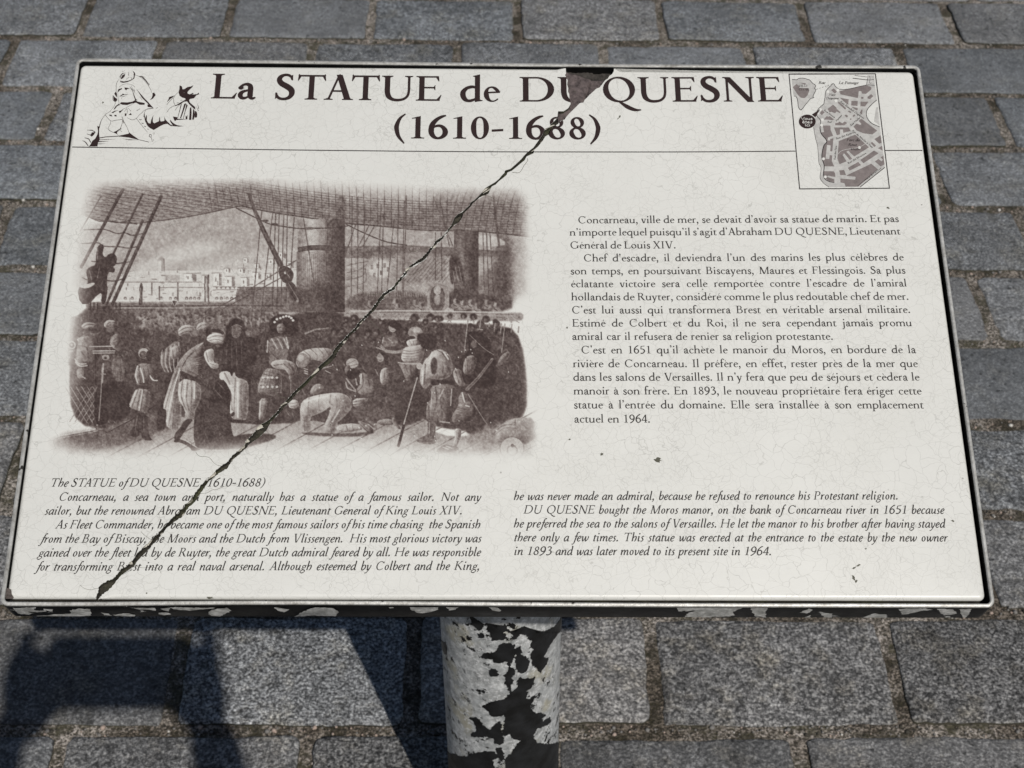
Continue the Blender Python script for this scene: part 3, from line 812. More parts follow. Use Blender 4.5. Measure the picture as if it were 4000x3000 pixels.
# ------------------------------------------------------------------ lettering: an old-style roman and its italic, drawn stroke by stroke
# units: 1000 to the em, cap height 660, x-height 400.  Every glyph is a list of quads.
class Pen:
    def __init__(self, S, H, italic=False):
        self.S, self.H, self.it = S, H, italic
        self.q = []
    # -- primitives
    def quad(self, *p): self.q.append(list(p))
    def spline(self, nodes, closed=False, n=7):
        """smooth stroke through (x, y, w) nodes"""
        P = np.array(nodes, float)
        m_ = len(P)
        out = []
        segs = m_ if closed else m_ - 1
        for i in range(segs):
            p1, p2 = P[i % m_], P[(i + 1) % m_]
            p0 = P[(i - 1) % m_] if (closed or i > 0) else 2 * p1 - p2
            p3 = P[(i + 2) % m_] if (closed or i + 2 < m_) else 2 * p2 - p1
            for k in range(n):
                t = k / n
                out.append(0.5 * ((2 * p1) + (-p0 + p2) * t + (2 * p0 - 5 * p1 + 4 * p2 - p3) * t * t + (-p0 + 3 * p1 - 3 * p2 + p3) * t ** 3))
        if not closed: out.append(P[-1])
        self.strip(np.array(out), closed)
    def strip(self, C, closed=False):
        n = len(C)
        if closed:
            T = np.roll(C, -1, 0)[:, :2] - np.roll(C, 1, 0)[:, :2]
        else:
            T = np.gradient(C[:, :2], axis=0)
        L = np.maximum(np.linalg.norm(T, axis=1, keepdims=True), 1e-9)
        T = T / L
        N = np.c_[-T[:, 1], T[:, 0]]
        w = np.maximum(C[:, 2:3], 4) / 2
        A, B = C[:, :2] + N * w, C[:, :2] - N * w
        for i in range(n if closed else n - 1):
            j = (i + 1) % n
            self.q.append([tuple(A[i]), tuple(B[i]), tuple(B[j]), tuple(A[j])])
    def arc(self, cx, cy, rx, ry, a0, a1, thick=None, thin=None, tilt=0, n=30, e0=None, e1=None):
        """piece of an oval with outer radii rx, ry and a slanted stress"""
        thick = thick or self.S; thin = thin or self.H
        out = []
        for i in range(n + 1):
            t = i / n
            a = math.radians(a0 + (a1 - a0) * t)
            w = thin + (thick - thin) * abs(math.cos(a - math.radians(tilt))) ** 1.7
            if e0 and t < .2: w += (e0 - w) * (1 - t / .2)
            if e1 and t > .75: w += (e1 - w) * (t - .75) / .25
            out.append((cx + (rx - w / 2) * math.cos(a), cy + (ry - w / 2) * math.sin(a), w))
        closed = abs(a1 - a0) >= 359.9
        if closed: out = out[:-1]
        self.strip(np.array(out), closed)
    def ball(self, cx, cy, r, ry=None):
        ry = ry or r
        P = [(cx + r * math.cos(a * math.pi / 8), cy + ry * math.sin(a * math.pi / 8)) for a in range(16)]
        for i in range(1, 15, 2): self.q.append([P[0], P[i], P[i + 1], P[(i + 2) % 16]])
    def stem(self, x, y0, y1, w=None):
        w = (w or self.S) / 2
        self.quad((x - w, y0), (x + w, y0), (x + w, y1), (x - w, y1))
    def diag(self, x0, y0, x1, y1, w, w1=None):
        a, b = w / 2, (w1 or w) / 2
        self.quad((x0 - a, y0), (x0 + a, y0), (x1 + b, y1), (x1 - b, y1))
    def hbar(self, x0, x1, y, w=None):
        w = (w or self.H) / 2
        self.quad((x0, y - w), (x1, y - w), (x1, y + w), (x0, y + w))
    def foot(self, x, y=0, l=None, r=None, up=1, w=None):
        """bracketed serif under (up=1) or over (up=-1) a stem"""
        s = (w or self.S) / 2
        l = 48 if l is None else l; r = 48 if r is None else r
        t = self.H * 0.62; br = 30
        for sg, L in ((-1, l), (1, r)):
            if L <= 0: continue
            X = lambda d: x + sg * (s + d)
            self.quad((x, y), (X(L), y), (X(L), y + up * t), (x, y + up * t))
            self.quad((x, y + up * t), (X(L), y + up * t), (X(L * .35), y + up * (t + br * .25)), (X(0), y + up * (t + br)))
    def flag(self, x, y, w=None):
        """slanted head serif of a lowercase stem"""
        s = (w or self.S) / 2
        self.quad((x - s, y - 75), (x + s, y - 75), (x + s, y + 12), (x - s, y - 18))
        self.quad((x - s - 48, y - 46), (x - s, y - 62), (x + s, y + 12), (x - s - 46, y - 30))
    def beak(self, x, y, dx, dy, w=None):
        """vertical wedge at the end of an arm"""
        w = w or self.H
        self.quad((x, y), (x - dx * 1.0, y), (x - dx * .2 + (0.0), y + dy), (x + dx * 0.16, y + dy))

def roman(ch, S, H):
    p = Pen(S, H)
    q = p
    k = S / 78.0
    sp = p.spline
    h = H
    def vee(x0, x1, xm, top, thickw, thinw, bot=0, over=0):
        q.diag(xm - (thickw - thinw) * .15, bot - over, x0, top, thickw * .95, thickw)
        q.diag(xm + thickw * .28, bot - over, x1, top, thinw * 1.1, thinw)
    A = None
    if ch == 'a':
        sp([(78, 296, S * .95), (92, 338, S * .62), (140, 378, h * 1.5), (205, 388, h * 1.9), (262, 358, S * .86), (280, 290, S), (281, 170, S), (283, 80, S), (302, 28, S * .72), (345, 16, h * 1.6), (398, 44, h * .8)])
        q.ball(76, 292, S * .50, S * .42)
        sp([(276, 246, h), (205, 222, h * 1.3), (112, 180, S * .72), (74, 108, S * .92), (98, 38, S * .78), (160, 18, h * 1.7), (225, 48, h * 1.2), (278, 96, h)])
        A = 404
    elif ch in 'bp':
        top = 715 if ch == 'b' else 400
        q.stem(104, 30 if ch == 'b' else -240, top - 40); q.flag(104, top)
        if ch == 'p': q.foot(104, -240, 48, 60)
        else: q.quad((104 - S / 2, 60), (104 + S / 2, 60), (104 + S / 2, 10), (104 - S / 2 + 6, -10))
        sp([(110, 300, h), (165, 358, h * 1.5), (240, 384, S * .66), (340, 360, S * .85), (415, 290, S * 1.0), (432, 200, S * 1.08), (405, 95, S * .95), (330, 25, S * .62), (240, 8, h * 1.5), (160, 22, h * 1.6), (105, 55, h * 1.3)])
        A = 507
    elif ch in 'dq':
        top = 715 if ch == 'd' else 400
        sp([(392, 345, h * 1.2), (330, 385, h * 1.6), (250, 388, h * 1.9), (150, 345, S * .75), (82, 250, S * 1.02), (80, 150, S * 1.06), (125, 60, S * .92), (200, 20, S * .64), (290, 35, h * 1.7), (392, 95, h)])
        if ch == 'd':
            q.stem(402, 20, top - 40); q.flag(402, top)
            q.quad((402 - S / 2, 70), (402 + S / 2, 40), (402 + S / 2 + 62, 22), (402 + S / 2 + 62, 38))
            q.quad((402 - S / 2, 60), (402 - S / 2, -14), (402 + S / 2 + 62, 18), (402 + S / 2, 60))
        else:
            q.stem(402, -240, 396); q.foot(402, -240, 56, 48)
            q.quad((402 - S / 2, 330), (402 + S / 2, 330), (402 + S / 2, 412), (402 - S / 2 + 20, 385))
        A = 509
    elif ch == 'c':
        q.arc(232, 198, 196, 210, 52, 322, S, h, 8, e0=S * .8, e1=h * .7)
        q.ball(340, 338, S * .52, S * .46)
        A = 400
    elif ch == 'e':
        q.arc(222, 198, 188, 210, 12, 322, S, h, 12, e0=h * 1.5, e1=h * .7)
        q.quad((68, 212), (402, 232), (408, 232 + h * 1.05), (66, 212 + h * 1.05))
        A = 396
    elif ch == 'f':
        q.stem(128, 0, 560); q.foot(128, 0, 50, 66)
        sp([(128, 540, S), (138, 622, S * .92), (180, 686, S * .62), (240, 702, h * 1.7), (300, 682, S * .5), (318, 662, S * .72)])
        q.ball(314, 660, S * .5, S * .44)
        q.hbar(30, 282, 386, h * 1.15); A = 292
    elif ch == 'g':
        q.arc(196, 262, 148, 142, 0, 360, S * .86, h * 1.1, 15)
        sp([(112, 150, h), (78, 98, h * 1.6), (110, 48, S * .66), (210, 28, S * .86), (330, 14, S * .85), (400, -45, S * .78), (385, -130, S * .62), (300, -205, h * 1.6), (190, -226, h * 1.7), (85, -195, S * .62), (50, -125, S * .66), (90, -55, h * 1.5), (140, -8, h * 1.1), (180, 28, h)])
        sp([(300, 355, h), (345, 372, h * 1.3), (400, 372, S * .55), (432, 362, S * .6)])
        A = 446
    elif ch in 'hnm':
        top = 715 if ch == 'h' else 400
        x1 = 105
        q.stem(x1, 0, top - 40); q.flag(x1, top); q.foot(x1)
        xs = [402] if ch != 'm' else [392, 676]
        x0 = x1
        for x2 in xs:
            d = x2 - x0
            sp([(x0 + 8, 295, h), (x0 + d * .22, 348, h * 1.5), (x0 + d * .47, 380, S * .62), (x0 + d * .74, 372, S * .88), (x0 + d * .95, 318, S), (x2, 235, S), (x2, 120, S), (x2, 0, S)])
            q.foot(x2); x0 = x2
        A = 515 if ch != 'm' else 787
    elif ch in 'iíì':
        q.stem(118, 0, 360); q.flag(118, 400); q.foot(118); q.ball(116, 590, S * .62); A = 243
    elif ch == 'j':
        q.flag(130, 400)
        sp([(130, 360, S), (130, 100, S), (128, -90, S * .98), (95, -180, S * .7), (35, -215, h * 1.4), (-22, -205, S * .6)])
        q.ball(128, 590, S * .62); A = 253
    elif ch == 'k':
        q.stem(105, 0, 675); q.flag(105, 715); q.foot(105)
        q.diag(130, 190, 340, 388, h * 1.6); q.hbar(275, 430, 388, h); q.diag(400, 10, 210, 240, S * 1.25); q.foot(412, 0, 40, 50)
        A = 482
    elif ch == 'l':
        q.stem(120, 0, 675); q.flag(120, 715); q.foot(120); A = 247
    elif ch == 'o':
        q.arc(244, 198, 212, 210, 0, 360, S * 1.04, h * 1.05, 18); A = 486
    elif ch == 'r':
        q.stem(105, 0, 360); q.flag(105, 400); q.foot(105, 0, 48, 62)
        sp([(112, 285, h), (160, 345, h * 1.4), (215, 378, S * .6), (270, 378, S * .8), (305, 362, S * .9)])
        A = 332
    elif ch == 's':
        sp([(272, 300, h * .9), (258, 352, h * 1.3), (200, 388, h * 1.7), (130, 385, S * .6), (82, 330, S * .78), (105, 262, S * .95), (180, 208, S * 1.02), (258, 148, S * .98), (272, 78, S * .78), (225, 22, h * 1.8), (150, 10, h * 1.6), (80, 40, h * 1.4), (52, 108, h * .9)])
        q.quad((262, 380), (284, 398), (280, 290), (264, 292)); q.quad((48, 10), (66, 30), (60, 118), (44, 118))
        A = 323
    elif ch == 't':
        sp([(124, 392, S), (122, 240, S), (122, 110, S), (136, 38, S * .86), (185, 12, S * .5), (240, 20, h * 1.3), (294, 52, h * .8)])
        q.quad((85, 380), (163, 380), (163, 500), (150, 492)); q.quad((24, 374), (110, 374), (150, 480), (110, 430))
        q.hbar(24, 284, 386, h * 1.15); A = 307
    elif ch == 'u':
        q.flag(100, 400); q.flag(392, 400); q.stem(392, 30, 360)
        sp([(100, 362, S), (100, 220, S), (104, 110, S), (140, 42, S * .86), (205, 16, S * .62), (290, 38, h * 1.5), (388, 106, h)])
        q.quad((392 - S / 2, 80), (392 + S / 2, 50), (392 + S / 2 + 58, 22), (392 + S / 2 + 58, 36)); q.quad((392 - S / 2, 90), (392 - S / 2, -12), (392 + S / 2 + 58, 20), (392 + S / 2, 70))
        A = 512
    elif ch == 'v':
        vee(82, 350, 212, 385, S * 1.1, h * 1.15, 0, 8); q.hbar(10, 168, 388, h); q.hbar(278, 425, 388, h); A = 432
    elif ch == 'w':
        vee(80, 310, 205, 385, S * 1.08, h * 1.15, 0, 8); vee(325, 585, 462, 385, S * 1.08, h * 1.15, 0, 8); q.hbar(10, 165, 388, h); q.hbar(268, 400, 388, h); q.hbar(515, 655, 388, h); A = 660
    elif ch == 'x':
        q.diag(330, 8, 95, 385, S * 1.2); q.diag(82, 8, 335, 385, h * 1.3)
        for a, b, y in ((12, 170, 388), (275, 415, 388), (12, 150, 12), (255, 425, 12)): q.hbar(a, b, y, h)
        A = 432
    elif ch == 'y':
        q.diag(222, -8, 82, 385, S * 1.08); q.hbar(10, 168, 388, h); q.hbar(285, 430, 388, h)
        sp([(358, 385, h * 1.1), (232, 20, h * 1.3), (172, -130, h * 1.6), (120, -205, S * .6), (62, -215, S * .7)], n=5); A = 438
    elif ch == 'z':
        q.hbar(40, 340, 384, h * 1.2); q.hbar(30, 345, 14, h * 1.2); q.diag(80, 10, 290, 390, S * 1.1); q.diag(345, 14, 350, 110, h); q.diag(40, 300, 45, 390, h); A = 377
    # ---------------- capitals
    elif ch == 'A':
        q.diag(512, 0, 318, 672, S * 1.22, S * 1.12); q.diag(96, 0, 318, 672, h * 1.25, h * 1.1)
        q.quad((300, 660), (352, 660), (335, 690), (322, 694)); q.hbar(170, 430, 236, h * 1.1); q.foot(96, 0, 72, 76, w=h); q.foot(512, 0, 66, 68, w=S * .9); A = 623
    elif ch == 'B':
        q.stem(138, 0, 660); q.foot(138, 0, 66, 0); q.foot(138, 660, 66, 0, up=-1)
        q.hbar(130, 330, 660 - h / 2, h); q.hbar(130, 330, h / 2, h); q.hbar(130, 330, 352, h)
        q.arc(315, 500, 152, 160, 90, -90, S, h); q.arc(335, 183, 205, 183, 90, -90, S * 1.06, h); A = 605
    elif ch == 'C':
        q.arc(372, 328, 325, 345, 46, 318, S * 1.08, h, 4, e0=h * 1.4, e1=h)
        q.quad((588, 648), (618, 660), (622, 470), (602, 470)); q.quad((560, 560), (590, 650), (612, 500), (606, 500))
        q.quad((596, 92), (640, 155), (626, 160), (588, 110)); A = 696
    elif ch == 'D':
        q.stem(142, 0, 660); q.foot(142, 0, 66, 0); q.foot(142, 660, 66, 0, up=-1)
        q.hbar(130, 380, 660 - h / 2, h); q.hbar(130, 380, h / 2, h); q.arc(360, 330, 364, 330, 90, -90, S * 1.12, h); A = 780
    elif ch in 'EFL':
        q.stem(138, 0, 660); q.foot(138, 0, 66, 66 if ch == 'F' else 0); q.foot(138, 660, 66, 66 if ch == 'L' else 0, up=-1)
        if ch in 'EF':
            xr = 505 if ch == 'E' else 490
            q.hbar(130, xr, 660 - h / 2, h); q.quad((xr - 60, 660 - h), (xr, 660), (xr + 12, 520), (xr - 6, 520))
            q.hbar(130, 420, 350, h); q.quad((420 - 34, 350), (420, 420), (432, 420), (432, 350)); q.quad((420 - 34, 350), (432, 350), (432, 280), (420, 280)); A = 584 if ch == 'E' else 538
        if ch in 'EL':
            xr = 530 if ch == 'E' else 520
            q.hbar(130, xr, h / 2, h * 1.05); q.quad((xr - 70, h), (xr - 10, 0), (xr + 38, 158), (xr + 20, 160)); A = 584 if ch == 'E' else 553
    elif ch == 'G':
        q.arc(378, 328, 332, 345, 46, 312, S * 1.08, h, 4, e0=h * 1.4, e1=h * 1.2)
        q.quad((604, 648), (634, 660), (638, 480), (618, 480)); q.quad((576, 560), (606, 650), (628, 510), (622, 510))
        q.stem(620, 45, 262); q.hbar(540, 712, 262, h * .9); q.quad((560, 20), (660, 62), (660, 110), (580, 80)); A = 747
    elif ch == 'H':
        for x in (145, 660): q.stem(x, 0, 660); q.foot(x, 0, 66, 66); q.foot(x, 660, 66, 66, up=-1)
        q.hbar(145, 660, 345, h); A = 806
    elif ch == 'I':
        q.stem(168, 0, 660); q.foot(168, 0, 66, 66); q.foot(168, 660, 66, 66, up=-1); A = 338
    elif ch == 'J':
        q.foot(200, 660, 66, 66, up=-1); sp([(200, 660, S), (200, 200, S), (198, 20, S), (165, -100, S * .8), (80, -160, h * 1.5), (30, -150, h)]); A = 345
    elif ch == 'K':
        q.stem(138, 0, 660); q.foot(138, 0, 66, 66); q.foot(138, 660, 66, 66, up=-1)
        q.diag(150, 320, 500, 640, h * 1.5); q.hbar(410, 600, 648, h); q.diag(590, 20, 260, 390, S * 1.35); q.quad((520, 0), (690, 0), (690, 22), (540, 60)); A = 675
    elif ch == 'M':
        q.diag(150, 0, 175, 655, h * 1.3); q.stem(745, 0, 655); q.diag(445, -6, 190, 655, S * 1.25); q.diag(460, -6, 725, 655, h * 1.3)
        q.foot(150, 0, 68, 68, w=h); q.foot(745, 0, 66, 66); q.hbar(85, 190, 660 - h * .35, h * .7); q.hbar(720, 840, 660 - h * .35, h * .7); A = 880
    elif ch == 'N':
        q.stem(146, 0, 655, h * 1.3); q.stem(656, -10, 655, h * 1.3); q.diag(646, -12, 148, 655, S * 1.3)
        q.foot(146, 0, 72, 72, w=h); q.foot(656, 660, 72, 72, up=-1, w=h); q.hbar(55, 190, 660 - h * .35, h * .7); A = 783
    elif ch in 'OQ':
        q.arc(398, 328, 352, 345, 0, 360, S * 1.12, h, 14)
        if ch == 'Q': sp([(400, 4, h * 1.2), (470, -55, S * .62), (560, -128, S * .86), (670, -190, S * .8), (770, -218, h * 1.5), (860, -210, h * .7)])
        A = 795
    elif ch == 'P':
        q.stem(138, 0, 660); q.foot(138, 0, 66, 70); q.foot(138, 660, 66, 0, up=-1)
        q.hbar(130, 320, 660 - h / 2, h); q.arc(310, 475, 200, 185, 90, -108, S * 1.05, h); A = 549
    elif ch == 'R':
        q.stem(138, 0, 660); q.foot(138, 0, 66, 70); q.foot(138, 660, 66, 0, up=-1)
        q.hbar(130, 300, 660 - h / 2, h); q.hbar(130, 300, 330, h); q.arc(295, 495, 180, 165, 90, -90, S * 1.02, h)
        sp([(300, 335, S * .9), (400, 200, S * 1.12), (500, 70, S * 1.1), (570, 15, S * .66), (645, 2, h)]); A = 645
    elif ch == 'S':
        sp([(392, 520, h), (372, 592, h * 1.3), (312, 644, h * 1.6), (225, 650, S * .62), (140, 598, S * .86), (118, 508, S * 1.02), (175, 418, S * 1.18), (285, 346, S * 1.22), (382, 258, S * 1.18), (400, 150, S * 1.02), (350, 56, S * .78), (255, 14, h * 1.7), (155, 24, h * 1.6), (90, 82, h * 1.5), (62, 172, h)])
        q.quad((378, 640), (408, 664), (410, 505), (388, 505)); q.quad((340, 610), (385, 650), (402, 520), (396, 520))
        q.quad((46, 8), (80, 34), (74, 185), (52, 185)); q.quad((58, 40), (120, 60), (72, 150), (64, 170)); A = 489
    elif ch == 'T':
        q.stem(330, 0, 660); q.foot(330, 0, 76, 76); q.hbar(40, 620, 660 - h * .55, h * 1.1)
        q.quad((38, 662), (100, 660 - h), (44, 500), (24, 506)); q.quad((560, 660 - h), (622, 662), (638, 506), (618, 500)); q.quad((28, 640), (44, 680), (60, 684), (70, 640)); q.quad((590, 640), (604, 684), (620, 680), (634, 640)); A = 660
    elif ch == 'U':
        q.foot(140, 660, 66, 62, up=-1); q.foot(606, 660, 72, 66, up=-1, w=h)
        sp([(140, 655, S), (140, 400, S), (142, 230, S), (175, 105, S * .96), (255, 32, S * .7), (365, 12, h * 1.7), (490, 38, h * 1.5), (575, 120, h * 1.35), (604, 240, h * 1.3), (606, 420, h * 1.3), (606, 655, h * 1.3)]); A = 746
    elif ch == 'V':
        vee(120, 560, 345, 652, S * 1.2, h * 1.15, 0, 10); q.hbar(15, 235, 652, h * .8); q.hbar(460, 665, 652, h * .8); A = 676
    elif ch == 'W':
        vee(120, 500, 320, 652, S * 1.15, h * 1.15, 0, 10); vee(400, 850, 620, 652, S * 1.15, h * 1.15, 0, 10); q.hbar(15, 235, 652, h * .8); q.hbar(750, 950, 652, h * .8); A = 960
    elif ch == 'X':
        q.diag(520, 8, 140, 652, S * 1.25); q.diag(110, 8, 530, 652, h * 1.3)
        for a, b, y in ((40, 250, 652), (430, 620, 652), (25, 210, 8), (410, 635, 8)): q.hbar(a, b, y, h * .8)
        A = 643
    elif ch == 'Y':
        q.stem(290, 0, 330); q.foot(290, 0, 66, 66); q.diag(290, 320, 110, 652, S * 1.15); q.diag(300, 320, 480, 652, h * 1.2); q.hbar(15, 225, 652, h * .8); q.hbar(390, 570, 652, h * .8); A = 574
    # ---------------- figures
    elif ch == '0': q.arc(235, 322, 205, 338, 0, 360, S * 1.06, h * 1.05, 3); A = 469
    elif ch == '1':
        q.stem(248, 0, 600); q.foot(248, 0, 88, 88)
        q.quad((248 - S / 2, 560), (248 + S / 2, 560), (248 + S / 2, 662), (248 - S / 2, 632)); q.quad((100, 582), (108, 604), (248 + S / 2, 662), (248 - S / 2, 590)); A = 469
    elif ch == '3':
        sp([(80, 545, h * 1.1), (130, 620, h * 1.6), (215, 640, S * .72), (318, 592, S * .95), (330, 500, S * .98), (265, 410, S * .7), (175, 362, h)]); sp([(190, 368, h), (290, 350, S * .72), (382, 270, S * 1.05), (388, 160, S * 1.08), (310, 50, S * .85), (190, 12, h * 1.7), (75, 45, S * .8)]); A = 469
    elif ch == '4':
        q.stem(325, 0, 640, S); q.diag(45, 180, 318, 655, h * 1.5); q.hbar(30, 440, 190, h * 1.3); q.foot(325, 0, 60, 60); A = 469
    elif ch == '5':
        q.quad((130, 590), (400, 610), (425, 668), (150, 640)); q.diag(110, 375, 150, 630, h * 1.4)
        sp([(112, 372, h * 1.4), (215, 388, S * .72), (345, 320, S * 1.02), (385, 200, S * 1.08), (325, 70, S * .86), (195, 10, h * 1.8), (75, 30, S * .85)]); A = 469
    elif ch in '69':
        fl = 1
        b = [(408, 680, h * .9), (318, 648, h * 1.8), (205, 565, S * .84), (110, 430, S * 1.04), (78, 270, S * 1.1), (92, 140, S * 1.04), (150, 45, S * .82), (235, 12, h * 1.6), (325, 48, S * .8), (388, 140, S * 1.04), (385, 255, S * 1.02), (320, 352, S * .78), (230, 378, h * 1.8), (140, 340, h * 1.3), (105, 290, h)]
        if ch == '9': b = [(469 - x, 650 - y, w) for x, y, w in b]
        sp(b); A = 469
    elif ch == '8':
        q.arc(236, 490, 155, 168, 0, 360, S * .84, h * 1.2, 20); q.arc(235, 172, 188, 184, 0, 360, S * .98, h * 1.2, 20); q.diag(170, 300, 250, 380, S * 1.1); A = 469
    elif ch == '2':
        sp([(70, 500, h * 1.4), (120, 610, S * .7), (220, 645, S * .7), (345, 570, S), (350, 440, S), (260, 270, S * .8), (60, 40, h * 1.3)]); q.hbar(50, 400, 30, S * .8); q.diag(410, 30, 430, 130, h * 1.2); A = 469
    elif ch == '7': q.hbar(60, 420, 620, S * .8); q.diag(170, 0, 400, 640, S * .9, h); A = 469
    # ---------------- marks
    elif ch == '.': q.ball(110, 48, S * .70); A = 219
    elif ch == ',':
        q.ball(108, 44, S * .70); sp([(138, 50, S * .75), (138, -40, S * .72), (110, -110, S * .5), (62, -165, h * .9)]); A = 219
    elif ch in "'’":
        q.ball(108, 640, S * .66); sp([(140, 640, S * .5), (136, 560, S * .45), (85, 485, h * .6)]); A = 219
    elif ch == '-': q.quad((30, 205), (292, 225), (292, 225 + h * 1.6), (30, 205 + h * 1.6)); A = 320
    elif ch == '(': sp([(280, 725, h * .8), (160, 590, S * .62), (95, 400, S * .88), (90, 270, S * .9), (140, 60, S * .7), (268, -145, h * .8)]); A = 320
    elif ch == ')': sp([(40, 725, h * .8), (160, 590, S * .62), (225, 400, S * .88), (230, 270, S * .9), (180, 60, S * .7), (52, -145, h * .8)]); A = 320
    elif ch == ';': q.ball(110, 340, S * .66); q.ball(108, 48, S * .66); A = 219
    else: A = 250
    return q.q, A

ACC = {'é': ('e', 1), 'è': ('e', -1), 'ê': ('e', 2), 'à': ('a', -1), 'É': ('E', 1)}

def italic(ch, S, H):
    p = Pen(S, H); q = p; sp = p.spline; h = H
    A = None
    def hook_in(x, y=400): sp([(x - 62, y - 62, h * .7), (x - 34, y - 22, h * 1.1), (x, y - 14, S * .7)], n=4)
    def tail(x, r=1.0):    # exit stroke at the foot of a stem
        sp([(x, 90, S), (x + 4, 34, S * .9), (x + 36, 8, S * .6), (x + 78, 34, h), (x + 102, 66, h * .7)], n=5)
    if ch in 'adgq':
        sp([(325, 350, h * 1.1), (255, 394, h * 1.5), (170, 365, S * .74), (92, 255, S * .98), (74, 130, S * .98), (105, 32, S * .82), (165, 18, h * 1.6), (245, 95, h * 1.2), (318, 230, h)])
        if ch == 'a': q.stem(328, 80, 398, S); tail(328); A = 412
        elif ch == 'd': q.stem(332, 80, 690, S); tail(332); sp([(270, 672, h), (300, 690, h * 1.3), (332, 695, S * .6)], n=3); A = 424
        elif ch == 'q': q.stem(328, -240, 396, S); A = 407
        else:
            q.q = []
            q.arc(205, 268, 138, 134, 0, 360, S * .85, h * 1.1, 20)
            sp([(120, 155, h), (95, 105, h * 1.5), (150, 55, S * .7), (255, 22, S * .82), (325, -50, S * .74), (290, -150, S * .6), (190, -205, h * 1.6), (75, -190, S * .6), (20, -120, S * .62), (60, -45, h * 1.4), (140, 15, h * 1.1), (190, 48, h)])
            sp([(310, 360, h), (350, 385, S * .45), (392, 380, S * .5)], n=4); A = 380
    elif ch == 'b':
        sp([(98, 700, S), (98, 300, S), (98, 110, S), (130, 22, S * .8), (200, 10, h * 1.6), (290, 80, S * .86), (340, 210, S * 1.0), (325, 330, S * .85), (262, 390, S * .6), (180, 345, h * 1.3), (105, 215, h)]); sp([(40, 672, h), (70, 690, h * 1.3), (100, 695, S * .6)], n=3); A = 392
    elif ch == 'c':
        sp([(292, 325, S * .9), (275, 372, S * .55), (215, 395, h * 1.5), (130, 345, S * .82), (75, 225, S * 1.0), (78, 105, S * .95), (130, 22, S * .72), (205, 15, h * 1.5), (292, 85, h * .8)]); A = 322
    elif ch == 'e':
        sp([(85, 165, h), (190, 205, h * 1.3), (280, 275, h * 1.7), (288, 350, S * .66), (225, 395, h * 1.5), (140, 345, S * .82), (78, 225, S * 1.0), (78, 105, S * .95), (130, 22, S * .72), (205, 15, h * 1.5), (295, 85, h * .8)]); A = 328
    elif ch == 'f':
        sp([(330, 640, S * .8), (305, 690, h * 1.6), (250, 690, S * .62), (205, 600, S * .9), (180, 400, S), (150, 150, S), (118, -80, S * .9), (75, -200, S * .62), (10, -225, h * 1.5), (-45, -195, S * .7)]); q.hbar(70, 300, 385, h * 1.2); A = 238
    elif ch == 'h':
        q.stem(95, 0, 690); sp([(38, 672, h), (68, 690, h * 1.3), (95, 695, S * .6)], n=3)
        sp([(100, 190, h), (165, 310, h * 1.4), (240, 385, S * .62), (310, 368, S * .86), (336, 270, S), (326, 130, S * .98), (285, 30, S * .72), (225, 8, h * 1.3)]); A = 420
    elif ch == 'i': hook_in(108); q.stem(108, 80, 398); tail(108); q.ball(118, 585, S * .62); A = 242
    elif ch == 'k':
        q.stem(95, 0, 690); sp([(38, 672, h), (68, 690, h * 1.3), (95, 695, S * .6)], n=3)
        sp([(100, 190, h), (180, 300, h * 1.3), (265, 385, S * .6), (310, 330, S * .8), (260, 240, S * .6), (150, 205, h)]); sp([(190, 210, S * .8), (270, 90, S), (320, 15, S * .7), (395, 60, h)]); A = 400
    elif ch == 'l': q.stem(105, 80, 690); tail(105); sp([(48, 672, h), (78, 690, h * 1.3), (105, 695, S * .6)], n=3); A = 228
    elif ch in 'mn':
        hook_in(98); q.stem(98, 0, 392); x0 = 98
        xs = [325] if ch == 'n' else [310, 522]
        for i, x2 in enumerate(xs):
            d = x2 - x0
            sp([(x0 + 4, 160, h), (x0 + d * .32, 300, h * 1.4), (x0 + d * .62, 385, S * .6), (x0 + d * .92, 368, S * .88), (x2 + 4, 280, S), (x2, 170, S), (x2, 80 if i == len(xs) - 1 else 0, S)]); x0 = x2
        tail(x0); A = 432 if ch == 'n' else 630
    elif ch == 'o': q.arc(194, 200, 152, 208, 0, 360, S, h * 1.1, 8); A = 376
    elif ch == 'p':
        hook_in(100); q.stem(100, -240, 392); q.hbar(40, 180, -232, h)
        sp([(105, 200, h), (175, 330, h * 1.4), (255, 392, S * .6), (325, 345, S * .86), (345, 230, S * 1.0), (300, 90, S * .85), (215, 12, h * 1.6), (125, 40, h * 1.3), (105, 70, h)]); A = 402
    elif ch == 'r': hook_in(98); q.stem(98, 0, 392); sp([(104, 180, h), (160, 310, h * 1.4), (225, 385, S * .62), (282, 365, S * .9)]); A = 296
    elif ch == 's':
        sp([(225, 345, S * .6), (185, 392, h * 1.4), (118, 372, S * .68), (92, 300, S * .84), (140, 225, S * .95), (195, 145, S * .92), (190, 60, S * .72), (120, 8, h * 1.5), (45, 30, S * .6)]); A = 262
    elif ch == 't': q.diag(104, 90, 128, 490, S); tail(104); q.hbar(40, 250, 385, h * 1.2); A = 248
    elif ch == 'u':
        hook_in(96); sp([(96, 385, S), (94, 200, S), (100, 80, S * .92), (150, 15, S * .62), (230, 80, h * 1.3), (315, 220, h)]); q.stem(322, 80, 392); tail(322); A = 430
    elif ch in 'vy':
        hook_in(90)
        sp([(92, 385, S), (110, 250, S), (125, 90, S * .9), (150, 8, h * 1.4), (240, 90, h * 1.4), (310, 230, S * .7), (322, 340, S * .8), (290, 392, S * .55)])
        if ch == 'y': sp([(300, 210, S * .6), (240, 20, S * .7), (160, -130, S * .62), (70, -220, h * 1.4), (-5, -215, S * .65)])
        A = 358
    elif ch == 'w':
        hook_in(90)
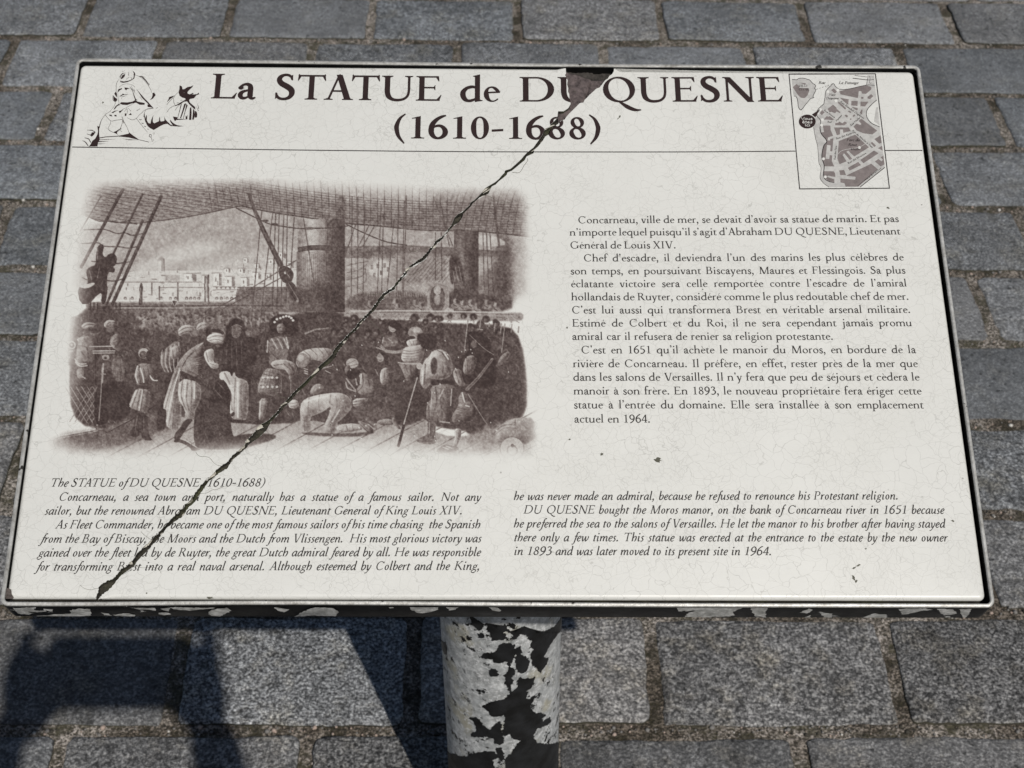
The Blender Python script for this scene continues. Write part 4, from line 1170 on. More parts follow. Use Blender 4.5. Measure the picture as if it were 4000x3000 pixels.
        sp([(92, 385, S), (108, 250, S), (120, 90, S * .9), (145, 10, h * 1.4), (230, 120, h * 1.2), (292, 300, h * 1.2), (310, 392, h)]); sp([(308, 385, S), (318, 220, S), (328, 90, S * .9), (352, 8, h * 1.4), (440, 90, h * 1.4), (505, 230, S * .7), (515, 340, S * .8), (485, 392, S * .55)]); A = 545
    else:
        qq, A = roman(ch, S, H)
        sc = 0.90 if ch.isupper() else 1.0
        return [[(x * sc, y) for x, y in f] for f in qq], A * (0.905 if ch.isupper() else 0.985)
    return q.q, A

_gl = {}
def glyph(ch, style):
    key = (ch, style)
    if key in _gl: return _gl[key]
    S, H, it, shear = STYLES[style]
    b, acc = ACC.get(ch, (ch, 0))
    qq, A = (italic if it else roman)(b, S, H)
    qq = [list(f) for f in qq]
    if acc:
        base = 470 if b.islower() else 700
        x = A * .5 - 10
        if acc == 1: qq.append([(x - 20, base), (x + 8, base), (x + 95, base + 130), (x + 40, base + 150)])
        elif acc == -1: qq.append([(x + 20, base), (x - 8, base), (x - 95, base + 130), (x - 40, base + 150)])
        else:
            qq.append([(x - 110, base), (x - 70, base), (x + 20, base + 120), (x - 20, base + 120)]); qq.append([(x + 110, base), (x + 70, base), (x - 20, base + 120), (x + 20, base + 120)])
    V = np.array([v for f in qq for v in (f + [f[-1]] * (4 - len(f)))], float) if qq else np.zeros((0, 2))
    if shear and len(V): V = np.c_[V[:, 0] + V[:, 1] * shear, V[:, 1]]
    _gl[key] = (V.reshape(-1, 4, 2), A)
    return _gl[key]
STYLES = {'title': (118, 44, False, 0.0), 'roman': (96, 50, False, 0.0), 'italic': (94, 50, True, 0.25), 'mapit': (110, 60, True, 0.22), 'maprom': (105, 55, False, 0.0)}
KERN = {('T', 'A'): -55, ('A', 'T'): -60, ('V', 'e'): -50, ('f', '’'): 20}
def layout(text, style, x0, x1, size, track=0.0, justify=True):
    """quads of a line set from x0; word gaps stretched so that it ends at x1"""
    sc = size / 1000.0
    adv, nsp = 0.0, 0
    prev = None
    for ch in text:
        if ch == ' ': nsp += 1; prev = None; continue
        adv += glyph(ch, style)[1] + track + KERN.get((prev, ch), 0); prev = ch
    gap = 250.0
    sx = sc
    if justify and nsp:
        gap = ((x1 - x0) / sc - adv) / nsp
        if gap < 170 or gap > 900:
            gap = min(max(gap, 170), 900)
            sx = (x1 - x0) / (adv + gap * nsp)
    elif justify and adv: sx = (x1 - x0) / adv
    out = []
    x = 0.0
    prev = None
    for ch in text:
        if ch == ' ': x += gap; prev = None; continue
        x += KERN.get((prev, ch), 0); prev = ch
        G, A = glyph(ch, style)
        if len(G):
            out.append(np.stack([x0 + (G[..., 0] + x) * sx, G[..., 1] * sc], -1))
        x += A + track
    return (np.concatenate(out) if out else np.zeros((0, 4, 2)), sx / sc, gap)
# ------------------------------------------------------------------ printing on the plaque
def panel_map(P, z=FACE_Z):
    """array of photo pixels -> plaque coordinates"""
    P = np.asarray(P, float)
    d = CAM_FWD + CAM_RIGHT * ((P[..., 0:1] - CX) / FPX) + CAM_DOWN * ((P[..., 1:2] - CY) / FPX)
    o = PANEL_C + PN * z
    s = ((o - CAM_POS) @ PN) / (d @ PN)
    p = CAM_POS + d * s[..., None] - o
    return np.stack([p @ PU, p @ PV], -1)

_t = np.linspace(0, 1, 420)
def along2(P):
    P = np.array(P); d = np.r_[0, np.cumsum(np.linalg.norm(np.diff(P, axis=0), axis=1))]; d /= d[-1]
    return np.c_[np.interp(_t, d, P[:, 0]), np.interp(_t, d, P[:, 1])]
_ca, _cb = along2(CRACK_L), along2(CRACK_R)
CRACK_QUADS = [np.array([_ca[i], _ca[i + 1], _cb[i + 1], _cb[i]]) for i in range(len(_t) - 1)]
CQ_MIN = np.array([q.min(0) for q in CRACK_QUADS]); CQ_MAX = np.array([q.max(0) for q in CRACK_QUADS])
def _ccw(P):
    a = 0.0
    for (x0, y0), (x1, y1) in zip(P, P[1:] + P[:1]): a += x0 * y1 - x1 * y0
    return P if a > 0 else P[::-1]
def _halfplane(P, a, b, keep_left):
    out = []
    sd = [((b[0] - a[0]) * (p[1] - a[1]) - (b[1] - a[1]) * (p[0] - a[0])) * (1 if keep_left else -1) for p in P]
    for i in range(len(P)):
        j = (i + 1) % len(P)
        if sd[i] >= 0: out.append(P[i])
        if (sd[i] > 0 and sd[j] < 0) or (sd[i] < 0 and sd[j] > 0):
            t = sd[i] / (sd[i] - sd[j])
            out.append((P[i][0] + (P[j][0] - P[i][0]) * t, P[i][1] + (P[j][1] - P[i][1]) * t))
    return out
def cut_by_crack(poly):
    """pieces of a convex polygon that lie on sound enamel"""
    mn = (min(p[0] for p in poly), min(p[1] for p in poly)); mx = (max(p[0] for p in poly), max(p[1] for p in poly))
    hit = np.nonzero((CQ_MIN[:, 0] < mx[0]) & (CQ_MAX[:, 0] > mn[0]) & (CQ_MIN[:, 1] < mx[1]) & (CQ_MAX[:, 1] > mn[1]))[0]
    pieces = [_ccw([tuple(p) for p in poly])]
    for h in hit:
        Q = CRACK_QUADS[h]
        tris = [[tuple(Q[0]), tuple(Q[1]), tuple(Q[2])], [tuple(Q[0]), tuple(Q[2]), tuple(Q[3])]]
        for T in tris:
            T = _ccw(T)
            nxt = []
            for P in pieces:
                rest = P
                for a, b in zip(T, T[1:] + T[:1]):
                    if len(rest) < 3: break
                    o = _halfplane(rest, a, b, False)
                    if len(o) >= 3: nxt.append(o)
                    rest = _halfplane(rest, a, b, True)
            pieces = nxt
    return pieces
def near_crack(Q):
    """boolean per quad: its box touches a box of the crack"""
    mn, mx = Q.min(1), Q.max(1)
    res = np.zeros(len(Q), bool)
    for a in range(0, len(Q), 4000):
        s = slice(a, a + 4000)
        res[s] = ((CQ_MIN[None, :, 0] < mx[s, None, 0]) & (CQ_MAX[None, :, 0] > mn[s, None, 0]) & (CQ_MIN[None, :, 1] < mx[s, None, 1]) & (CQ_MAX[None, :, 1] > mn[s, None, 1])).any(1)
    return res
PRINT_Z = FACE_Z + 0.00006
def printed(name, layers, parent):
    """layers: list of (quads (n,4,2) in plaque coordinates, material); later layers lie a hair higher"""
    V, F, MI, mats = [], [], [], []
    for li, (Q, mt) in enumerate(layers):
        if mt not in mats: mats.append(mt)
        k = mats.index(mt)
        if not len(Q): continue
        Q = np.asarray(Q, float)
        nc = near_crack(Q)
        for i, q in enumerate(Q):
            z = PRINT_Z + li * 0.000012 + (i % 40) * 0.0000002
            polys = [[tuple(p) for p in q]] if not nc[i] else cut_by_crack([tuple(p) for p in q])
            for P in polys:
                P2 = [P[0]]
                for p in P[1:]:
                    if abs(p[0] - P2[-1][0]) + abs(p[1] - P2[-1][1]) > 1e-8: P2.append(p)
                if len(P2) > 2 and abs(P2[0][0] - P2[-1][0]) + abs(P2[0][1] - P2[-1][1]) < 1e-8: P2.pop()
                if len(P2) < 3: continue
                P2 = _ccw(P2)
                b = len(V)
                V += [(p[0], p[1], z) for p in P2]
                F.append(list(range(b, b + len(P2)))); MI.append(k)
    return mesh_obj(name, V, F, mats, parent, MI)

from mathutils.geometry import tessellate_polygon
def fill(pts):
    """triangles (as 4-point faces) of a concave outline"""
    tri = tessellate_polygon([[Vector((x, y, 0)) for x, y in pts]])
    P = [tuple(p) for p in pts]
    return [[P[a], P[b], P[c], P[c]] for a, b, c in tri]

def ink(name, rgb, rough=0.45):
    k = Nodes(name)
    co = k.coord()
    c = k.ramp(k.noise(co, 300, 3, 0.6), (0.3, tuple(v * 0.85 for v in rgb)), (0.7, tuple(v * 1.2 for v in rgb)))
    wear = k.ramp(k.voro(co, 230), (0.05, 1.0), (0.09, 0.0))
    wear = k.math('MULTIPLY', wear, k.ramp(k.noise(co, 90, 2, 0.5), (0.62, 0.0), (0.70, 0.7)))
    c = k.mix(wear, c, (0.55, 0.54, 0.50))
    return k.set(Base_Color=c, Roughness=rough)
M_TITLE = ink('brown_black_ink', (0.0270, 0.0140, 0.0130))
M_TEXT = ink('grey_text_ink', (0.036, 0.032, 0.030))
M_LINE = ink('dark_line_ink', (0.022, 0.016, 0.016))

def stroke_px(nodes, n=6, closed=False):
    pen = Pen(1, 1)
    pen.spline([(x * 20, y * 20, w * 20) for x, y, w in nodes], closed=closed, n=n)
    return np.array(pen.q) / 20.0

# ---- title
W_TITLE = [('La', (800 + 52 / 2.212, 200 + 407 / 2.212), (800 + 440 / 2.212, 200 + 412 / 2.212)),
           ('STATUE', (800 + 603 / 2.212, 200 + 415 / 2.212), (800 + 2045 / 2.212, 200 + 429 / 2.212)),
           ('de', (1700 + 214 / 2.212, 200 + 434 / 2.212), (1700 + 562 / 2.212, 200 + 435 / 2.212)),
           ('DU', (1700 + 730 / 2.212, 200 + 435 / 2.212), (1700 + 1348 / 2.212, 200 + 436 / 2.212)),
           ('QUESNE', (1700 + 1452 / 2.212, 200 + 437 / 2.212), (2700 + 797 / 2.212, 200 + 434 / 2.212)),
           ('(1610-1688)', (800 + 1632 / 2.212, 200 + 753 / 2.212), (1700 + 1432 / 2.212, 200 + 761 / 2.212))]
def set_word(text, style, a, b, size):
    pa, pb = panel_at(*a), panel_at(*b)
    Q0, _, _ = layout(text, style, 0.0, 1.0, size, justify=False)
    mn, mx = Q0[..., 0].min(), Q0[..., 0].max()
    sx = (pb[0] - pa[0]) / (mx - mn)
    Q = Q0.copy()
    Q[..., 0] = pa[0] + (Q0[..., 0] - mn) * sx
    t = (Q[..., 0] - pa[0]) / (pb[0] - pa[0])
    Q[..., 1] = Q0[..., 1] + pa[1] + (pb[1] - pa[1]) * t
    return Q
cap = (panel_at(1200, 200 + 210 / 2.212) - panel_at(1200, 200 + 418 / 2.212))[1]
T_SIZE = cap / 0.640
cap2 = (panel_at(1640, 200 + 562 / 2.212) - panel_at(1640, 200 + 752 / 2.212))[1]
QT = [set_word(t, 'title', a, b, T_SIZE if t[0] != '(' else cap2 / 0.645) for t, a, b in W_TITLE]
title = printed('title_lettering', [(np.concatenate(QT), M_TITLE)], plaque)
RL = [(282.5, 574), (520, 577.5), (800, 581), (1250, 586.8), (1800, 592), (2250, 593.2), (2700, 593), (3107, 590)]
RL2 = [(3457, 587.4), (3530, 587.3), (3603, 587.4)]
for seg in (RL, RL2):
    printed('ruled_line', [(panel_map(stroke_px([(x, y, 3.6) for x, y in seg])), M_LINE)], plaque)

# ---- body text: (line, left end of baseline, right end), in photo pixels
def c3(x, y): return (2000 + x / 1.2289, 700 + y / 1.2289)
def c8(x, y): return (x / 1.3825, 1700 + y / 1.3825)
def c4(x, y): return (2400 + x / 1.3825, 1800 + y / 1.3825)
FR = [('Concarneau, ville de mer, se devait d’avoir sa statue de marin. Et pas', c3(316, 212), c3(1858, 205)),
      ('n’importe lequel puisqu’il s’agit d’Abraham DU QUESNE, Lieutenant', c3(276, 271), c3(1866, 265)),
      ('Général de Louis XIV.', c3(278, 333), c3(788, 332)),
      ('Chef d’escadre, il deviendra l’un des marins les plus célèbres de', c3(343, 395), c3(1882, 390)),
      ('son temps, en poursuivant Biscayens, Maures et Flessingois. Sa plus', c3(280, 457), c3(1890, 453)),
      ('éclatante victoire sera celle remportée contre l’escadre de l’amiral', c3(282, 519), c3(1897, 515)),
      ('hollandais de Ruyter, considéré comme le plus redoutable chef de mer.', c3(284, 582), c3(1906, 579)),
      ('C’est lui aussi qui transformera Brest en véritable arsenal militaire.', c3(286, 645), c3(1914, 642)),
      ('Estimé de Colbert et du Roi, il ne sera cependant jamais promu', c3(288, 708), c3(1922, 706)),
      ('amiral car il refusera de renier sa religion protestante.', c3(288, 772), c3(1543, 771)),
      ('C’est en 1651 qu’il achète le manoir du Moros, en bordure de la', c3(331, 837), c3(1941, 835)),
      ('rivière de Concarneau. Il préfère, en effet, rester près de la mer que', c3(292, 903), c3(1950, 902)),
      ('dans les salons de Versailles. Il n’y fera que peu de séjours et cèdera le', c3(293, 968), c3(1958, 967)),
      ('manoir à son frère. En 1893, le nouveau propriétaire fera ériger cette', c3(295, 1034), c3(1968, 1034)),
      ('statue à l’entrée du domaine. Elle sera installée à son emplacement', c3(296, 1101), c3(1978, 1101)),
      ('actuel en 1964.', c3(298, 1169), c3(665, 1169))]
EN = [('The STATUE of DU QUESNE (1610-1688)', c8(265, 279), c8(1428, 278)),
      ('Concarneau, a sea town and port, naturally has a statue of a famous sailor. Not any', c8(312, 355), (1876, 1957)),
      ('sailor, but the renowned Abraham DU QUESNE, Lieutenant General of King Louis XIV.', c8(237, 430), (1805, 2010)),
      ('As Fleet Commander, he became one of the most famous sailors of his time chasing  the Spanish', c8(296, 505), (1875, 2064)),
      ('from the Bay of Biscay, the Moors and the Dutch from Vlissengen.  His most glorious victory was', c8(215, 582), (1878, 2119)),
      ('gained over the fleet led by de Ruyter, the great Dutch admiral feared by all. He was responsible', c8(202, 657), (1876, 2173)),
      ('for transforming Brest into a real naval arsenal. Although esteemed by Colbert and the King,', c8(192, 733), (1873, 2227)),
      ('he was never made an admiral, because he refused to renounce his Protestant religion.', (2004, 1954), c4(1532, 210)),
      ('DU QUESNE bought the Moros manor, on the bank of Concarneau river in 1651 because', (2043, 2007), c4(1780, 287)),
      ('he preferred the sea to the salons of Versailles. He let the manor to his brother after having stayed', (2004, 2061), c4(1785, 362)),
      ('there only a few times. This statue was erected at the entrance to the estate by the new owner', (2005, 2115), c4(1798, 437)),
      ('in 1893 and was later moved to its present site in 1964.', (2005, 2169), c4(848, 511))]
def text_block(lines, style, size):
    out = []
    for t, a, b in lines:
        pa, pb = panel_at(*a), panel_at(*b)
        Q, s_, g_ = layout(t, style, pa[0], pb[0], size)
        Q = Q.copy()
        Q[..., 1] += pa[1] + (pb[1] - pa[1]) * (Q[..., 0] - pa[0]) / (pb[0] - pa[0])
        out.append(Q)
    return np.concatenate(out)
def natural(line, style):
    Q, _, _ = layout(line[0], style, 0.0, 1.0, 1.0, justify=False)
    return (panel_at(*line[2])[0] - panel_at(*line[1])[0]) / (Q[..., 0].max() - Q[..., 0].min())
FR_SIZE = 0.5 * (natural(FR[2], 'roman') + natural(FR[9], 'roman'))
EN_SIZE = 0.5 * (natural(EN[0], 'italic') + natural(EN[11], 'italic'))
printed('french_text', [(text_block(FR, 'roman', FR_SIZE), M_TEXT)], plaque)
printed('english_text', [(text_block(EN, 'italic', EN_SIZE), M_TEXT)], plaque)

# ---- the drawing of the statue (read from two enlargements)
def S1(pts): return [(300 + p[0] / 4.8794, 250 + p[1] / 4.8794) + tuple(p[2:]) for p in pts]
def S2(pts): return [(520 + p[0] / 7.2143, 300 + p[1] / 7.2143) + tuple(p[2:]) for p in pts]
SF1 = [[(390, 1180), (430, 1190), (425, 1300), (432, 1400), (440, 1440), (405, 1500), (395, 1570), (230, 1570), (255, 1540), (300, 1460), (350, 1420), (390, 1350), (405, 1280)],
       [(225, 1560), (190, 1500), (150, 1465), (105, 1455), (110, 1462), (145, 1478), (180, 1520), (215, 1568)],
       [(275, 1490), (235, 1420), (150, 1398), (148, 1408), (225, 1435), (262, 1500)],
       [(290, 1300), (355, 1300), (330, 1345), (285, 1385), (245, 1350), (270, 1335)],
       [(190, 1255), (290, 1252), (360, 1295), (350, 1305), (290, 1268), (200, 1262)],
       [(190, 1325), (250, 1345), (285, 1340), (250, 1358), (195, 1335)],
       [(432, 1398), (560, 1380), (800, 1365), (990, 1325), (995, 1300), (1060, 1350), (1180, 1435), (1370, 1480), (1385, 1495), (1200, 1450), (1000, 1402), (800, 1380), (560, 1395), (435, 1415)],
       [(425, 1440), (560, 1432), (740, 1434), (560, 1442), (440, 1448)], [(410, 1470), (500, 1468), (620, 1474), (500, 1480), (415, 1490)], [(405, 1515), (580, 1516), (405, 1528)], [(860, 1420), (1000, 1435), (1180, 1445), (1000, 1450)],
       [(690, 1300), (760, 1270), (845, 1215), (850, 1240), (800, 1260), (770, 1290), (770, 1330), (795, 1365), (760, 1330)],
       [(815, 285), (830, 320), (900, 330), (985, 315), (1060, 285), (1085, 250), (1085, 180), (1110, 200), (1100, 270), (1040, 310), (960, 345), (880, 358), (830, 340)],
       [(840, 260), (870, 210), (925, 185), (915, 230), (880, 270), (845, 290)], [(815, 240), (860, 175), (940, 160), (870, 190), (835, 240), (830, 285)], [(1060, 120), (1105, 160), (1120, 205), (1095, 190)],
       [(1165, 225), (1240, 228), (1320, 255), (1265, 245), (1320, 300), (1370, 370), (1375, 400), (1300, 310), (1240, 250)], [(1370, 400), (1380, 360), (1385, 395), (1370, 415)],
       [(745, 400), (752, 400), (758, 520), (750, 520)], [(745, 520), (765, 560), (770, 640), (730, 590), (715, 560)], [(690, 590), (735, 640), (770, 660), (770, 690), (745, 720), (700, 690)],
       [(790, 480), (860, 455), (865, 475), (820, 500), (790, 530), (775, 550)], [(910, 445), (960, 450), (1015, 465), (960, 475), (945, 500), (915, 480)],
       [(850, 590), (880, 560), (910, 580), (985, 572), (940, 590), (880, 590), (845, 612), (805, 615)], [(840, 612), (940, 612), (880, 622)], [(845, 645), (875, 640), (850, 655)],
       [(1000, 420), (1060, 480), (1085, 560), (1125, 660), (1160, 690), (1110, 680), (1080, 590), (1060, 510)], [(1090, 430), (1160, 500), (1220, 570), (1290, 650), (1360, 720), (1410, 780), (1465, 838), (1420, 830), (1330, 730), (1240, 640), (1180, 540), (1130, 470)],
       [(815, 750), (850, 725), (960, 730), (1060, 715), (1120, 680), (1160, 715), (1270, 735), (1300, 745), (1290, 775), (1200, 775), (1130, 735), (1050, 750), (960, 780), (870, 775)],
       [(700, 870), (740, 800), (800, 755), (830, 775), (770, 800), (730, 855)], [(1345, 770), (1405, 775), (1410, 825), (1350, 815)],
       [(660, 925), (720, 890), (800, 880), (730, 905), (690, 935)], [(800, 900), (890, 865), (850, 905), (820, 940)], [(618, 965), (660, 962), (680, 1000), (625, 985)], [(715, 970), (755, 965), (760, 1000), (720, 995)], [(915, 940), (950, 940), (945, 985), (915, 990)], [(985, 970), (1030, 930), (1050, 970)],
       [(1440, 555), (1475, 540), (1505, 590), (1450, 660), (1390, 688), (1430, 640), (1445, 590)]]
SL1 = [[(535, 960, 8), (645, 1080, 8), (740, 1070, 8), (870, 1055, 8)], [(645, 1090, 6), (640, 1140, 6), (600, 1240, 6), (690, 1300, 10)], [(870, 1060, 8), (868, 1120, 8), (835, 1220, 10)], [(540, 960, 6), (650, 895, 6)],
       [(540, 970, 6), (480, 1050, 8), (445, 1140, 14), (428, 1220, 14)], [(860, 1000, 8), (900, 1100, 10), (950, 1190, 6), (1000, 1310, 8)], [(880, 1080, 10), (895, 1130, 8)], [(770, 1290, 6), (820, 1265, 5), (865, 1290, 5)], [(960, 1020, 4), (1050, 1062, 7), (1135, 1035, 7), (1190, 970, 6), (1230, 940, 6), (1310, 870, 7), (1465, 842, 7)],
       [(1135, 1035, 7), (1240, 1170, 7), (1350, 1300, 5)], [(1190, 1050, 8), (1215, 1062, 12), (1240, 1050, 5)], [(1235, 1120, 8), (1258, 1132, 12), (1280, 1122, 5)], [(1285, 1180, 8), (1305, 1192, 13), (1320, 1185, 5)], [(1345, 1232, 10), (1370, 1250, 8)], [(1400, 1330, 10), (1380, 1380, 10), (1420, 1400, 8), (1440, 1480, 9)], [(1385, 1340, 8), (1425, 1350, 8), (1410, 1400, 8)], [(1450, 1320, 6), (1480, 1310, 6), (1465, 1350, 5)], [(1470, 1430, 8), (1460, 1460, 6)],
       [(810, 285, 4), (770, 340, 7), (750, 410, 7)], [(1100, 205, 5), (1220, 250, 6), (1330, 360, 6), (1400, 470, 6), (1430, 545, 6)], [(785, 560, 5), (790, 660, 5), (805, 750, 5)], [(805, 440, 5), (870, 395, 5), (960, 375, 5), (1060, 400, 5), (1110, 440, 6)], [(680, 600, 5), (690, 680, 6), (740, 730, 8)], [(640, 890, 5), (700, 820, 5), (740, 740, 7)], [(960, 840, 6), (900, 910, 5)], [(960, 850, 6), (965, 940, 6)], [(980, 840, 6), (1040, 900, 6)], [(860, 870, 5), (960, 820, 5), (1100, 740, 5)], [(1140, 890, 8), (1205, 850, 8)], [(1090, 470, 8), (1110, 560, 6)], [(1040, 420, 5), (1090, 520, 6)], [(1200, 620, 5), (1250, 690, 5)], [(985, 150, 6), (990, 220, 6)], [(940, 290, 6), (1000, 250, 6)], [(1050, 290, 8), (1030, 240, 6)], [(860, 150, 5), (910, 125, 5)]]
SF2 = [[(1310, 235), (1370, 262), (1385, 290), (1395, 350), (1450, 340), (1530, 285), (1640, 265), (1700, 230), (1670, 290), (1560, 390), (1530, 440), (1545, 475), (1600, 490), (1690, 445), (1705, 475), (1650, 495), (1800, 485), (1850, 440), (1865, 485), (1790, 515), (1740, 570), (1720, 600), (1600, 625), (1580, 660), (1600, 720), (1750, 850), (1755, 930), (1640, 830), (1575, 760), (1520, 690), (1430, 700), (1340, 770), (1190, 825), (1150, 810), (1200, 800), (1350, 710), (1475, 640), (1470, 605), (1380, 580), (1310, 530), (1280, 430), (1305, 340)],
       [(1015, 565), (1160, 525), (1180, 520), (1110, 580), (1040, 630), (950, 720), (1000, 620)], [(1120, 1115), (1255, 1135), (1250, 1180), (1400, 1185), (1540, 1195), (1380, 1205), (1220, 1215), (1180, 1250), (1150, 1200)],
       [(300, 1090), (320, 1010), (335, 1130), (330, 1190), (370, 1080), (385, 1075), (390, 1230), (430, 1300), (490, 1315), (510, 1210), (575, 1065), (555, 1200), (560, 1280), (600, 1305), (730, 1245), (735, 1160), (755, 1115), (760, 1210), (780, 1255), (880, 1240), (885, 1180), (870, 1105), (920, 1210), (1000, 1290), (1050, 1340), (1120, 1370), (1040, 1250), (1040, 1200), (1110, 1280), (1180, 1330), (1260, 1365), (1430, 1385), (1300, 1400), (1060, 1385), (960, 1320), (860, 1340), (760, 1390), (660, 1450), (580, 1500), (540, 1475), (470, 1440), (400, 1370), (340, 1250)],
       [(1600, 870), (1640, 850), (1650, 1000), (1640, 1215), (1575, 1210), (1590, 1050)], [(1690, 880), (1735, 960), (1740, 1080), (1710, 1210), (1665, 1200), (1680, 1050)], [(1745, 950), (1790, 980), (1810, 1060), (1800, 1140), (1735, 1150)], [(1440, 760), (1500, 740), (1430, 950), (1350, 1170), (1320, 1165), (1380, 980)], [(1500, 760), (1540, 800), (1480, 960), (1420, 1180), (1405, 1180), (1460, 960)], [(1480, 1080), (1505, 1120), (1535, 1070), (1530, 1195), (1480, 1190)], [(1340, 790), (1380, 740), (1320, 960), (1265, 1150), (1255, 1145), (1300, 960)], [(1810, 750), (1860, 880), (1845, 910)], [(1780, 810), (1845, 950), (1835, 970)]]
SL2 = [[(1140, 600, 10), (1150, 720, 12), (1190, 805, 12)], [(1270, 430, 8), (1200, 500, 8), (1140, 600, 8)], [(950, 780, 10), (1050, 670, 10), (1130, 580, 12)], [(950, 1000, 10), (1040, 880, 10), (1160, 810, 12)], [(1180, 950, 8), (1250, 840, 10), (1330, 780, 8)], [(300, 1130, 12), (320, 1010, 10), (380, 915, 8), (450, 890, 8), (580, 885, 10)], [(1330, 660, 12), (1390, 655, 10)], [(1230, 735, 14), (1290, 725, 10)], [(640, 890, 8), (700, 860, 12)]]
sq = []
for pts in SF1: sq += [panel_map(np.array(f)) for f in fill(S1(pts))]
for pts in SF2: sq += [panel_map(np.array(f)) for f in fill(S2(pts))]
for nd in SL1: sq += list(panel_map(stroke_px([(x, y, w / 4.88) for x, y, w in S1(nd)], n=5)))
for nd in SL2: sq += list(panel_map(stroke_px([(x, y, w / 7.2) for x, y, w in S2(nd)], n=5)))
printed('statue_drawing', [(np.array(sq), M_TITLE)], plaque)

# ---- the street map (two enlargements: upper half, lower half)
def U_(pts): return [(3070 + p[0] / 5.1442, 270 + p[1] / 5.1442) + tuple(p[2:]) for p in pts]
def L_(pts): return [(3100 + p[0] / 5.53, 490 + p[1] / 5.53) + tuple(p[2:]) for p in pts]
M_MAPBLOCK = ink('map_block_ink', (0.20, 0.172, 0.168))
M_MAPLAND = ink('map_land_ink', (0.48, 0.475, 0.46))
M_MAPWHITE = plain('map_white', (0.72, 0.72, 0.69), 0.4)
border = [(3070 + 62 / 5.1442, 270 + 100 / 5.1442), (3070 + 1797 / 5.1442, 270 + 92 / 5.1442), (3100 + 2070 / 5.53, 490 + 1355 / 5.53), (3100 + 130 / 5.53, 490 + 1370 / 5.53)]
land = U_([(945, 285), (975, 300), (985, 335), (1075, 400), (1240, 400), (1610, 320), (1785, 325), (1825, 620), (1740, 690), (1650, 790), (1615, 880), (1640, 990), (1730, 1090), (1885, 1160), (1905, 1270)]) + L_([(1880, 210), (1905, 380), (1940, 640), (1970, 905), (1440, 1330), (760, 1330), (640, 1240), (575, 1140), (590, 960), (580, 870), (545, 800), (520, 460), (470, 260), (430, 30)]) + U_([(555, 1160), (590, 960), (620, 920), (640, 800), (760, 690), (810, 430)])
isle = U_([(120, 205), (135, 215), (215, 210), (265, 182), (365, 182), (435, 205), (445, 195), (480, 210), (480, 230), (595, 325), (575, 385), (600, 415), (545, 540), (560, 565), (545, 585), (500, 590), (420, 680), (330, 795), (290, 815), (255, 770), (235, 620), (205, 550), (160, 540), (140, 420), (125, 300)])
pier = U_([(1650, 125), (1770, 125), (1785, 320), (1618, 315)])
sail = U_([(1810, 770), (1845, 760), (1885, 1130), (1770, 1045)])
BU = [[(210, 295), (270, 340), (270, 375), (450, 380), (470, 430), (430, 530), (375, 580), (305, 575), (250, 530), (135, 360)], [(285, 275), (395, 278), (395, 315)], [(905, 420), (960, 385), (1000, 420), (1025, 450), (985, 490)],
      [(1070, 445), (1200, 410), (1240, 400), (1610, 325), (1690, 345), (1720, 375), (1710, 410), (1610, 495), (1530, 490), (1510, 440), (1465, 440), (1445, 580), (1095, 505)],
      [(1075, 568), (1262, 605), (1250, 720)], [(1315, 635), (1445, 640), (1437, 738), (1310, 728)], [(1500, 650), (1660, 652), (1590, 748), (1495, 745)], [(1512, 552), (1558, 556), (1556, 595), (1510, 590)], [(1710, 500), (1758, 540), (1690, 602), (1640, 590), (1640, 555)],
      [(1060, 650), (1150, 725), (1215, 785), (1185, 810), (1140, 770), (1040, 672)], [(945, 712), (1015, 770), (1015, 790), (1095, 865), (1080, 880), (1020, 850), (985, 885), (910, 855), (880, 870), (835, 800)], [(725, 820), (780, 865), (720, 922), (680, 885)],
      [(760, 1010), (820, 940), (850, 955), (885, 942), (965, 1012), (930, 1022)], [(1270, 830), (1315, 860), (1295, 880), (1240, 850)], [(1205, 908), (1250, 940), (1225, 970), (1175, 935)], [(1370, 905), (1398, 925), (1360, 962), (1335, 940)], [(1305, 985), (1325, 1000), (1300, 1025), (1280, 1005)],
      [(1310, 755), (1440, 780), (1445, 810), (1425, 830)], [(1520, 810), (1540, 815), (1530, 915), (1480, 880)], [(990, 1080), (1050, 1075), (1075, 1050), (1130, 1085), (1180, 1050), (1230, 1080), (1170, 1130), (990, 1125)],
      [(1510, 990), (1835, 1235), (1740, 1310), (1560, 1290), (1420, 1230), (1355, 1155), (1420, 1090), (1490, 1120), (1515, 1100), (1460, 1040)]]
